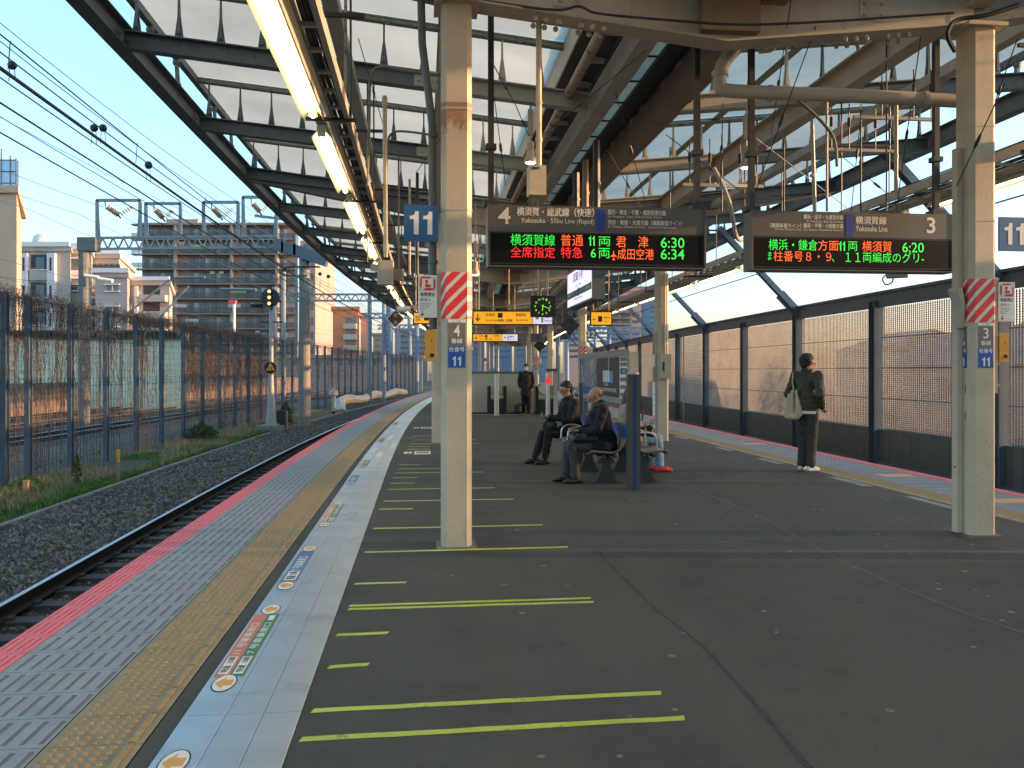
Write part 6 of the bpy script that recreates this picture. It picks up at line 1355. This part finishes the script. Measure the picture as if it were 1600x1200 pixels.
for (a, c, Y, yt, lab) in ((300,420,100,562,'dark low wall with shrubs beyond the tracks'),(430,660,120,560,'pale low building seen between the far fence posts')):
    t = building('low_building', lab, K(a,Y), K(c,Y), Y, Y+6, ZY(yt,Y), M['kerbc'] if 'pale' in lab else MT['brownwall'], 0, 0, 3, [])
    for k in range(12): q = B(); x = K(a,Y)+1+k*(K(c,Y)-K(a,Y)-2)/12; q.box(x, x+.7, Y-.05, Y-.003, ZY(yt+10,Y), ZY(yt+3,Y)); q.obj('window', winm, t, world=True)
# red street lamp pole
t = thing('red_lamp_pole', 'thin white pole with a red head in front of the brown apartment block', 'pole', PX(365, 560, 75)); q = B(); q.tube([PX(366,575,75), PX(366,474,75)], .12, 8); q.obj('pole', M['white'], t, world=True); q = B(); a = PX(362,472,75); q.box(a.x-.25, a.x+.4, 74.8, 75.2, a.z-.15, a.z+.15); q.obj('head', M['redt'], t, world=True)
# low houses seen dimly through the right screen
rh = random.Random(9)
for i in range(26):
    Y = 34+i*2.4+rh.uniform(0, 1); X = Y*rh.uniform(.45, 1.25); w_ = rh.uniform(5, 10); h_ = min(rh.uniform(2.5, 7), 1.2+.10*X); dp = rh.uniform(5, 9); cc = rh.choice(((.42,.36,.33),(.30,.27,.27),(.5,.47,.45),(.33,.24,.2)))
    la = 'house behind the right noise screen, %s nearest one, %s' % (ORD[i], 'dark roofed' if i % 3 == 0 else ('brown roofed' if i % 3 == 1 else 'grey roofed'))
    t = thing('house', la, 'house', (X, Y, -1.3), rh.uniform(-.3, .3), 'houses behind the right noise screen')
    q = B(); q.box(-w_/2, w_/2, -dp/2, dp/2, 0, h_); q.obj('wall', mat('house%d' % (i % 4), cc, .8, var=.1), t)
    q = B(); q.prism([(-w_/2-.4, h_+.003), (w_/2+.4, h_+.003), (0, h_+1.6)], -dp/2-.4, dp/2+.4); q.obj('roof', mat('roofc%d' % (i % 3), ((.10,.10,.11),(.17,.11,.09),(.13,.14,.17))[i % 3], .7), t)
    for x in (-w_*.25, w_*.2):
        q = B(); q.box(x-.6, x+.6, -dp/2-.05, -dp/2-.002, h_*.55, h_*.55+1); q.obj('window', winm, t); q = B(); q.box(-w_/2-.05, -w_/2-.002, x*.5-.6, x*.5+.6, h_*.5, h_*.5+1); q.obj('window', winm, t)
rt = random.Random(3)
for i in range(9):
    Y = 26+i*4; X = Y*rt.uniform(.5, .95)+3; h = min(rt.uniform(3, 6), 2.4+.12*X); r = rt.uniform(1.0, 2.0)
    t = thing('tree', 'dark green tree behind the right noise screen, %s nearest one' % ORD[i], 'tree', (X, Y, -1.3), 0, 'trees behind the right noise screen')
    q = B(); q.tube([(0,0,-.1),(.05,0,h*.4),(.1,.1,h*.7)], [.16,.11,.05], 7)
    for k in range(5): a = k*1.3; q.tube([(.05,0,h*.4+k*.2), (math.cos(a)*r*.6, math.sin(a)*r*.6, h*.6+k*.25)], [.06, .02], 5)
    q.obj('trunk', M['brown'], t)
    q = B()
    for _ in range(900):
        a, b_, rr_ = rt.uniform(0, 6.28), rt.uniform(-1, 1), rt.random()**.33; p = Vector((math.cos(a)*math.sqrt(1-b_*b_)*r*rr_, math.sin(a)*math.sqrt(1-b_*b_)*r*rr_, h*.72+b_*h*.32*rr_))
        d_ = Vector((rt.gauss(0,1), rt.gauss(0,1), rt.gauss(0,1))).normalized()*rt.uniform(.1, .2); e = d_.orthogonal().normalized()*.07; q.add([p-e, p+d_, p+e], [(0,1,2)])
    o = q.obj('crown', M['leaf'], t); o['kind'] = 'stuff'
# ================================================ people
def strands(t, pt, n=420, low=-.04):
    rg = random.Random(6); q = B()
    for _ in range(n):
        a = rg.uniform(0, 6.28); e = rg.uniform(-.3, 1.5); dx, dy, dz = math.cos(a)*math.cos(e), math.sin(a)*math.cos(e), math.sin(e)
        if dx > .45 and dz < .55: continue
        R_ = rg.uniform(.090, .098); p = pt(-.025+dx*R_, dy*R_, .045+dz*R_); L_ = rg.uniform(.015, .035); p2 = pt(-.025+dx*(R_+.006)+L_*dx*.2, dy*(R_+.006), .045+dz*(R_+.004)-L_*.9); w_ = Vector((dy, -dx, 0))*.0025
        q.add([p-w_, p+w_, p2], [(0,1,2)])
    o = q.obj('hair_strands', M['hair'], t); o['kind'] = 'stuff'
def body(q_fn, name, mt, parent, vox=.010, sm=4, disp=None):
    q = B(); q_fn(q); me = q.mesh(name, mt); o = link(name, me, parent)
    r = o.modifiers.new('r', 'REMESH'); r.mode = 'VOXEL'; r.voxel_size = vox; r.use_smooth_shade = True
    s_ = o.modifiers.new('s', 'SMOOTH'); s_.iterations = sm; s_.factor = .5
    if disp:
        tx_ = bpy.data.textures.new('folds', 'CLOUDS'); tx_.noise_scale = disp[0]; d_ = o.modifiers.new('d', 'DISPLACE'); d_.texture = tx_; d_.strength = disp[1]; d_.mid_level = .5
    return o
def L3(a, b_, t): return tuple(a[i]+(b_[i]-a[i])*t for i in range(3))
def headprims(q, c, f, tilt, k=1.0):
    """head centre c, facing f (unit, horizontal), tilt = forward nod in radians"""
    f = Vector(f).normalized(); r = f.cross(Vector((0,0,1))); R_ = Matrix.Rotation(-tilt, 3, r); F = R_ @ f; Uu = R_ @ Vector((0,0,1)); c = Vector(c)
    pt = lambda a, b_, d_: c + F*a*k + r*b_*k + Uu*d_*k
    q.ball(pt(-.012,0,.025), .086*k, 14, 10); q.ball(pt(-.03,0,.03), .085*k, 12, 8); q.ball(pt(.028,0,.01), .074*k, 12, 8)
    q.cap(pt(.03,0,-.03), .058*k, pt(.052,0,-.088), .034*k, 12); q.cap(pt(.0,.035,-.05), .035*k, pt(.05,.01,-.09), .028*k); q.cap(pt(.0,-.035,-.05), .035*k, pt(.05,-.01,-.09), .028*k)
    q.cap(pt(.095,0,.02), .010*k, pt(.116,0,-.025), .015*k, 8)
    q.cap(pt(.085,-.035,.033), .012*k, pt(.085,.035,.033), .012*k, 8); q.cap(pt(.088,-.016,-.058), .010*k, pt(.088,.016,-.058), .010*k, 8)
    for b_ in (-1, 1): q.ball(pt(-.012, b_*.083, -.005), (.020*k, .013*k, .030*k), 8, 6)
    return pt
def faceparts(t, pt, k=1.0, mask=False, glasses=False):
    q = B()
    for b_ in (-1, 1): q.ball(pt(.083, b_*.030, .012), .0085*k, 8, 6)
    q.obj('eyes', M['black'], t)
    q = B()
    for b_ in (-1, 1): q.cap(pt(.093, b_*.018, .036), .004, pt(.088, b_*.045, .036), .0035, 6)
    q.obj('eyebrows', M['hair'], t)
    q = B(); q.cap(pt(.098, -.018, -.056), .004, pt(.098, .018, -.056), .004, 6); q.obj('mouth', mat('lips', (.30,.10,.08), .5), t)
    if mask:
        q = B(); q.cap(pt(.085, -.03, -.035), .042, pt(.085, .03, -.035), .042, 12); q.cap(pt(.09, 0, -.01), .03, pt(.08, 0, -.075), .03, 12); q.obj('face_mask', M['white'], t)
    if glasses:
        q = B()
        for b_ in (-1, 1): q.tube([pt(.105, b_*.032+.018*math.cos(a), .010+.015*math.sin(a)) for a in [2*PI*j/10 for j in range(11)]], .0022, 4); q.tube([pt(.10, b_*.05, .014), pt(-.01, b_*.085, .01)], .002, 4)
        q.obj('glasses', M['black'], t)
def hand(q, w_, d, up, side=1, curl=.6, k=1.0):
    """palm from wrist w_ along d; fingers curl towards up"""
    w_ = Vector(w_); d = Vector(d).normalized(); up = Vector(up); up = (up-d*up.dot(d)).normalized(); s = d.cross(up)*side
    q.cap(w_, .022*k, w_+d*.03*k, .026*k, 10)
    for i, (o_, L) in enumerate(((-.030,.072),(-.010,.082),(.010,.077),(.028,.060))):
        q.cap(w_+d*.03*k+s*o_*.6*k, .015*k, w_+d*.085*k+s*o_*k, .0125*k, 8)
        p = w_+d*.088*k+s*o_*k; a = curl*.5; p2 = p+(d*math.cos(a)+up*math.sin(a))*L*.48*k; a = curl*1.5; p3 = p2+(d*math.cos(a)+up*math.sin(a))*L*.55*k
        q.cap(p, .0095*k, p2, .0088*k, 8); q.cap(p2, .0088*k, p3, .0078*k, 8)
    p = w_+d*.03*k-s*.03*k; p2 = p+(d*.7-s*.45+up*.35)*.045*k; p3 = p2+(d*.85+s*.1+up*.3)*.032*k; q.cap(p, .013*k, p2, .011*k, 8); q.cap(p2, .011*k, p3, .009*k, 8)
def shoe(q, ank, d, L=.27, k=1.0):
    ank = Vector(ank); d = Vector(d).normalized(); g = Vector((ank.x, ank.y, ank.z))
    b_ = Vector((ank.x, ank.y, .045+ (ank.z-.09))); q.cap(b_-d*.055, .040, b_+d*.10+Vector((0,0,-.006)), .043, 10); q.cap(b_+d*.08, .042, b_+d*.165+Vector((0,0,-.016)), .027, 10); q.cap(b_-d*.02+Vector((0,0,.02)), .04, ank+Vector((0,0,.02)), .036, 10)
def person(label, loc, rot): return thing('person', label, 'person', loc, rot)
def seated(label, u, s, rot, hairfn, cloth, trous, shoes, headc, nod, torso_lean, hands, knee_y=.11, feet=None, scale=1.0, glasses=False, look=(1,0,0)):
    t = person(label, P(u, s, 0), rot)
    hip = (0, 0, .50); ch = (torso_lean*.75+.02, 0, .90); nk = (torso_lean+.03, 0, 1.05)
    kn = [(.46, knee_y, .515), (.47, -knee_y, .50)]; an = feet or [(.44, knee_y, .10), (.52, -knee_y, .10)]
    sh = [(torso_lean+.0, .185, .99), (torso_lean, -.185, .99)]; el = [(torso_lean+.10, .235, .72), (torso_lean+.08, -.235, .72)]; wr = hands
    fd = Vector((1, 0, 0)); toe = [Vector((1,.12,0)), Vector((1,-.12,0))]
    def flesh(q):
        q.cap(hip, .11, ch, .12); q.cap(ch, .11, nk, .06); q.cap(nk, .052, (headc[0]-.02, headc[1], headc[2]-.06), .05)
        for i in (0, 1):
            q.cap((0, .09*(1-2*i), .5), .07, kn[i], .05); q.cap(kn[i], .05, an[i], .035); q.cap(an[i], .030, (an[i][0]+.06, an[i][1], .05), .02)
            q.cap(sh[i], .05, el[i], .04); q.cap(el[i], .038, wr[i], .026); q.cap(L3(ch, sh[i], .3), .09, sh[i], .055)
            hand(q, wr[i], Vector(wr[i])-Vector(el[i])+Vector((.03,0,0)), (0,0,1), side=1-2*i, curl=.9)
        flesh.pt = headprims(q, headc, look, nod)
    body(flesh, 'body', M['skin'], t, .0065, 3)
    faceparts(t, flesh.pt, glasses=glasses)
    def jac(q):
        q.cap((.0, 0, .47), .150, (ch[0]-.02, 0, .72), .150, 16); q.cap((ch[0]-.03, 0, .72), .150, ch, .150, 16); q.cap((ch[0], -.07, .93), .10, (ch[0], .07, .93), .10, 14); q.cap(ch, .12, (nk[0]-.01, 0, nk[2]+.0), .075, 14)
        q.cap((0,.07,.46), .12, (.14,.10,.50), .11); q.cap((0,-.07,.46), .12, (.14,-.10,.50), .11); q.cap((-.09,0,.44), .10, (-.06,0,.6), .12)
        for i in (0, 1): q.cap(L3(ch, sh[i], .45), .10, sh[i], .078); q.cap(sh[i], .076, el[i], .062); q.cap(el[i], .062, L3(el[i], wr[i], .93), .042)
        q.tube([(nk[0]+.062*math.cos(a)-.01, .062*math.sin(a), nk[2]+.015+.012*math.cos(a)*-1) for a in [2*PI*j/14 for j in range(15)]], .03, 8)
    body(jac, 'jacket', cloth, t, .009, 3, (.07, .028))
    def tr(q):
        for i in (0, 1): q.cap((0, .09*(1-2*i), .475), .10, kn[i], .078); q.cap(kn[i], .078, L3(kn[i], an[i], .45), .068); q.cap(L3(kn[i], an[i], .45), .068, L3(kn[i], an[i], .96), .062)
        q.cap((-.02,-.06,.47), .10, (-.02,.06,.47), .10)
    body(tr, 'trousers', trous, t, .009, 3, (.08, .024))
    for i in (0, 1):
        def sf(q): shoe(q, (an[i][0], an[i][1], .09), toe[i])
        body(sf, 'shoe', shoes, t, .007, 3)
    if hairfn: hairfn(t, flesh.pt); strands(t, flesh.pt)
    return t, flesh.pt
def hair_full(t, pt, k=1.0, back=.0):
    def h(q):
        q.ball(pt(-.03,0,.048), .093, 14, 10); q.ball(pt(-.045,0,.02), .088, 12, 8); q.ball(pt(.004,0,.078), (.074,.074,.044), 12, 8); q.cap(pt(-.06,0,-.01), .06, pt(-.07,0,-.05), .035)
        for b_ in (-1, 1): q.cap(pt(-.01, b_*.075, .045), .022, pt(-.022, b_*.076, .012), .012)
        rg = random.Random(2)
        for _ in range(26): a, e = rg.uniform(0, 6.28), rg.uniform(.2, 1.3); q.ball(pt(-.028+.085*math.cos(a)*math.cos(e), .085*math.sin(a)*math.cos(e), .045+.088*math.sin(e)), rg.uniform(.012, .02), 6, 5)
    body(h, 'hair', M['hair'], t, .007, 2)
black_coat = mat('black_coat', (.006,.006,.0065), .8, var=.3, scale=18, bump=.3, bscale=40); navy_coat = mat('navy_coat', (.006,.007,.014), .85, var=.25, scale=20, bump=.3, bscale=50)
greyt = mat('grey_trousers', (.05,.05,.052), .85, var=.15, scale=25, bump=.2); blackt = mat('black_trousers', (.006,.006,.007), .85, var=.2, scale=20); lshoe = mat('leather_shoe', (.018,.014,.012), .25, var=.2, scale=20, coat=.3); scarfm = mat('checked_scarf', (.09,.09,.095), .9, var=.9, scale=55)
# nearer seated man, bald
rotL = head(12)+PI
tA, ptA = seated('bald man in navy jacket and grey trousers reading his phone on the nearest seat', uL_-.02, sL_+.26, rotL+.05, None, navy_coat, greyt, lshoe, (.12, 0, 1.165), .42, .05, [(.33, .03, .70), (.36, -.06, .69)], .09, [(.40, .10, .10), (.50, -.10, .10)])
def hb(q):
    for b_ in (-1, 1): q.cap(ptA(-.045, b_*.073, .015), .02, ptA(-.05, b_*.066, -.03), .014)
    q.cap(ptA(-.085,-.045,-.015), .022, ptA(-.085,.045,-.015), .022)
body(hb, 'hair', mat('grey_stubble', (.16,.12,.10), .8), tA, .006, 2)
def sc1(q): q.tube([(.08+.07*math.cos(a), .07*math.sin(a), 1.05-.015*math.cos(a)) for a in [2*PI*j/14 for j in range(15)]], .028, 8); q.cap((.14,.0,1.02), .035, (.16,.02,.92), .03)
body(sc1, 'scarf', scarfm, tA, .008, 2)
def phone(t, c, rz, label, tilt=.6):
    o = thing('mobile_phone', label, 'phone', (WM[t] @ Vector(c)), rz); q = B(); R_ = Matrix.Rotation(tilt, 4, 'X'); q.box(-.036,.036,-.072,.072,-.004,.004, R_); q.obj('casing', M['black'], o); q = B(); q.box(-.033,.033,-.066,.066,.0042,.0055, R_); q.obj('screen', M['screen'], o)
phone(tA, (.47, -.03, .735), rotL-PI/2, 'dark phone held by the bald seated man')
def bagthing(label, t, prims, mt, strap=None, smt=None, name='shoulder_bag'):
    o = thing(name, label, 'bag', WM[t] @ Vector(prims[0][0]), 0)
    inv = WM[o].inverted() @ WM[t]
    def f(q):
        for a, ra, b_, rb in prims: q.cap(inv @ Vector(a), ra, inv @ Vector(b_), rb, 12)
    body(f, 'bag_body', mt, o, .009, 3, (.09, .016))
    if strap: q = B(); q.tube([inv @ Vector(p) for p in bend(strap, 3, .4)], .012, 5); q.obj('strap', smt or mt, o)
    return o
bagm = mat('black_bag', (.014,.015,.017), .5, var=.2, scale=20, bump=.2)
bagthing('black soft briefcase lying on the lap of the bald seated man', tA, [((.16,.16,.60),.05,(.42,.16,.60),.05),((.16,-.16,.60),.05,(.42,-.16,.60),.05),((.16,-.16,.60),.05,(.16,.16,.60),.05),((.42,-.16,.60),.05,(.42,.16,.60),.05),((.29,-.16,.62),.06,(.29,.16,.62),.06),((.44,.1,.56),.05,(.46,.1,.52),.04)], bagm, [(.2,-.2,.62),(.3,-.24,.66),(.4,-.2,.62)])
# farther seated man with black hair and glasses
tB, ptB = seated('black haired man with glasses in a black coat on the farther seat', uL_-.02, sL_+2.72, rotL+.25, hair_full, black_coat, blackt, lshoe, (.11, 0, 1.20), .30, .04, [(.42, .03, .76), (.42, -.05, .74)], .10, [(.52, .10, .10), (.62, -.09, .10)], glasses=True)
phone(tB, (.53, 0, .80), rotL-PI/2, 'dark phone held by the black haired seated man')
bagthing('round black backpack on the knees of the black haired seated man', tB, [((.38,-.05,.62),.09,(.40,.08,.62),.09),((.46,0,.60),.10,(.50,.02,.56),.08)], bagm, [(.4,.1,.68),(.5,.12,.72),(.56,.08,.6)])
# person behind the post, facing right, only partly seen
tC, ptC = seated('person in pale jeans and red shoes on the right bench, hidden behind the dark post', 5.30, sL_+1.42, head(12), None, mat('beige_coat', (.30,.25,.20), .8, var=.15), mat('pale_jeans', (.22,.36,.47), .8, var=.15, scale=15), mat('red_shoe', (.85,.05,.05), .5, var=.1), (.10, 0, 1.13), .35, .04, [(.30, .05, .72), (.32, -.06, .72)], .10, [(.40, .10, .10), (.50, -.10, .10)])
def lh(q): q.ball(ptC(-.03,0,.045), .098, 12, 8); q.cap(ptC(-.05,0,0), .09, ptC(-.05,0,-.14), .07); q.cap(ptC(0,-.07,0), .04, ptC(.02,-.07,-.16), .03); q.cap(ptC(0,.07,0), .04, ptC(.02,.07,-.16), .03)
body(lh, 'hair', mat('brown_hair', (.06,.045,.04), .6, var=.3, scale=50), tC, .008, 2)
bagthing('maroon handbag with a tan scarf on the lap of the hidden seated person', tC, [((.22,-.12,.60),.09,(.22,.10,.60),.09),((.36,-.12,.59),.09,(.38,.10,.59),.09),((.30,0,.68),.06,(.36,0,.66),.06)], mat('maroon_leather', (.055,.018,.018), .4, var=.3, scale=15), [(.2,-.1,.68),(.26,-.1,.9),(.1,-.05,1.0)], None, 'handbag')
qq = B(); qq.tube([WM[tC] @ Vector(p) for p in bend([(.28,-.20,.72),(.40,-.22,.70),(.34,-.21,.60),(.44,-.2,.56)], 4, .4)], .006, 5); tag(qq.obj('earphone_cord', M['white']), 'white earphone cord looped over the maroon handbag', 'cord')
# ---- standing figures
def standing(label, loc, rot, coat, trous, shoem, coat_low, look, nod=0.0, H_=1.72, arms=None, stance=.10, hairf=hair_full, mask=False, step=0.0, slim=1.0):
    t = person(label, loc, rot); k = H_/1.72
    hd = (.02, 0, 1.60*k); nk = (0, 0, 1.45*k); ch = (0, 0, 1.28*k); wa = (0, 0, 1.05*k); hp = (0, 0, .93*k)
    kn = [(.03+step, stance*.9, .50*k), (.03-step, -stance*.9, .50*k)]; an = [(-.02+step, stance, .10), (-.02-step, -stance, .10)]
    sh = [(0, .185, 1.40*k), (0, -.185, 1.40*k)]; el, wr = arms if arms else ([(-.02, .25, 1.12*k), (-.02, -.25, 1.12*k)], [(.10, .22, .92*k), (.10, -.22, .92*k)])
    def flesh(q):
        q.cap(hp, .11, wa, .10); q.cap(wa, .10, ch, .12); q.cap(ch, .11, nk, .055); q.cap(nk, .05, (0, 0, 1.55*k), .05)
        for i in (0, 1):
            q.cap((0, .08*(1-2*i), .9*k), .08, kn[i], .05); q.cap(kn[i], .05, an[i], .035); q.cap(an[i], .030, (an[i][0]+.06, an[i][1], .05), .02); q.cap(L3(ch, sh[i], .4), .08, sh[i], .05); q.cap(sh[i], .05, el[i], .04); q.cap(el[i], .038, wr[i], .026)
            hand(q, wr[i], Vector(wr[i])-Vector(el[i]), (1,0,0), side=1-2*i, curl=.7)
        flesh.pt = headprims(q, hd, look, nod)
    body(flesh, 'body', M['skin'], t, .0075, 3); faceparts(t, flesh.pt, mask=mask)
    def jac(q):
        q.cap((0,0,coat_low+.10), .150*slim, wa, .138*slim, 16); q.cap(wa, .138*slim, ch, .15*slim, 16); q.cap((0,-.08,1.33*k), .10, (0,.08,1.33*k), .10, 14); q.cap(ch, .12, (0,0,1.46*k), .07, 14); q.cap((0,.06,coat_low+.1), .125*slim, (0,.06,1.1*k), .12*slim); q.cap((0,-.06,coat_low+.1), .125*slim, (0,-.06,1.1*k), .12*slim)
        for i in (0, 1): q.cap(L3(ch, sh[i], .5), .10, sh[i], .080); q.cap(sh[i], .078, el[i], .064); q.cap(el[i], .064, L3(el[i], wr[i], .95), .048)
        q.tube([(.065*math.cos(a), .065*math.sin(a), 1.475*k) for a in [2*PI*j/14 for j in range(15)]], .026, 8)
    body(jac, 'jacket', coat, t, .009, 3, (.08, .034))
    def tr(q):
        for i in (0, 1): q.cap((0, .075*(1-2*i), .90*k), .112, kn[i], .086); q.cap(kn[i], .084, L3(kn[i], an[i], .5), .076); q.cap(L3(kn[i], an[i], .5), .076, L3(kn[i], an[i], .97), .070)
        q.cap((0,-.06,.95*k), .11, (0,.06,.95*k), .11)
    body(tr, 'trousers', trous, t, .009, 3, (.09, .028))
    for i in (0, 1):
        def sf(q): shoe(q, (an[i][0], an[i][1], .09), (1, .15*(1-2*i), 0))
        body(sf, 'shoe', shoem, t, .007, 3)
    hairf(t, flesh.pt); strands(t, flesh.pt); return t, flesh.pt
olive = mat('olive_jacket', (.042,.040,.022), .6, var=.2, scale=18, bump=.3, bscale=35); white_shoe = mat('white_shoe', (.70,.69,.62), .5, var=.06, scale=20)
def hair_bob(t, pt):
    def h(q): q.ball(pt(-.025,0,.045), .096, 14, 10); q.ball(pt(-.045,0,.01), .084, 12, 8); q.ball(pt(.01,0,.06), .080, 12, 8); q.cap(pt(-.05,.03,-.05), .05, pt(-.05,-.03,-.05), .05); q.cap(pt(.0,.08,.02), .035, pt(.0,.078,-.035), .025); q.cap(pt(.0,-.08,.02), .035, pt(.0,-.078,-.035), .025)
    body(h, 'hair', M['hair'], t, .008, 3)
tD, ptD = standing('man in an olive bomber jacket standing at the right platform edge', P(8.02, 11.9, 0), head(12)+.55, olive, mat('charcoal_trousers', (.040,.040,.040), .8, var=.2, scale=20), white_shoe, .90, (.75, -.65, 0), .05, 1.76, ([(-.08,.27,1.16),(-.08,-.27,1.16)], [(.10,.21,.96),(.10,-.20,.96)]), .075, hair_bob, slim=1.05)
qq = B(); qq.lathe([(.155,.865),(.165,.87),(.165,.905),(.155,.91)], n=20); qq.v = [(x*.95, y*1.1, z) for x, y, z in qq.v]; qq.obj('shirt_hem', M['white'], tD, smooth=True)
def tote(q): q.cap((-.18,.13,.86), .05, (-.18,.13,1.20), .022); q.cap((-.17,.02,.86), .05, (-.18,.06,1.20), .022); q.cap((-.20,.20,.86), .045, (-.19,.18,1.15), .022); q.cap((-.19,.05,.82), .05, (-.20,.2,.82), .045)
o = thing('tote_bag', 'beige canvas tote bag hanging behind the man in the olive jacket', 'bag', WM[tD] @ Vector((-.18,.1,.9)), WM[tD].to_euler().z)
def tote2(q):
    q2 = B(); tote(q2); q.add([(x+.18, y-.1, z-.9) for x, y, z in q2.v], q2.f)
body(tote2, 'bag_body', mat('canvas', (.46,.38,.27), .85, var=.1, scale=15), o, .009, 3, (.08, .015)); qq = B(); qq.tube([(0,0,.28),(.02,.04,.45),(.1,.08,.58)], .010, 5); qq.obj('strap', MT['canvas'], o)
pM = PX(822, 645, 29.6); tE, ptE = standing('man in a long dark coat and white face mask standing before the escalators', (pM.x, 29.4, 0), -PI/2, mat('charcoal_coat', (.022,.018,.020), .8, var=.2, scale=18), blackt, lshoe, .62, (1,0,0), 0, 1.74, None, .09, mask=True, slim=1.12)
bagthing('black bag standing on the floor by the masked man', tE, [((.02,-.25,.12),.10,(.02,-.25,.30),.09),((.02,-.36,.10),.08,(.02,-.34,.28),.07)], bagm)
# someone half hidden behind the escalator wall
t = person('dark haired person half hidden behind the escalator wall at its left end', P(3.15, 31.6, -.35), 0)
def hh(q): headprims(q, (.1,0,1.72), (.9,-.2,0), .3, 1.0); q.cap((0,0,1.1), .12, (0,0,1.5), .10)
body(hh, 'body', M['skin'], t, .01, 3)
def hc(q): q.cap((0,0,1.0), .17, (0,0,1.45), .16); q.cap((0,-.16,1.45), .09, (0,.16,1.45), .09)
body(hc, 'jacket', black_coat, t, .012, 3)
def hx(q): q.ball((.06,0,1.76), .105, 10, 8); q.ball((.03,0,1.72), .1, 10, 8)
body(hx, 'hair', MT['brown_hair'], t, .01, 2)
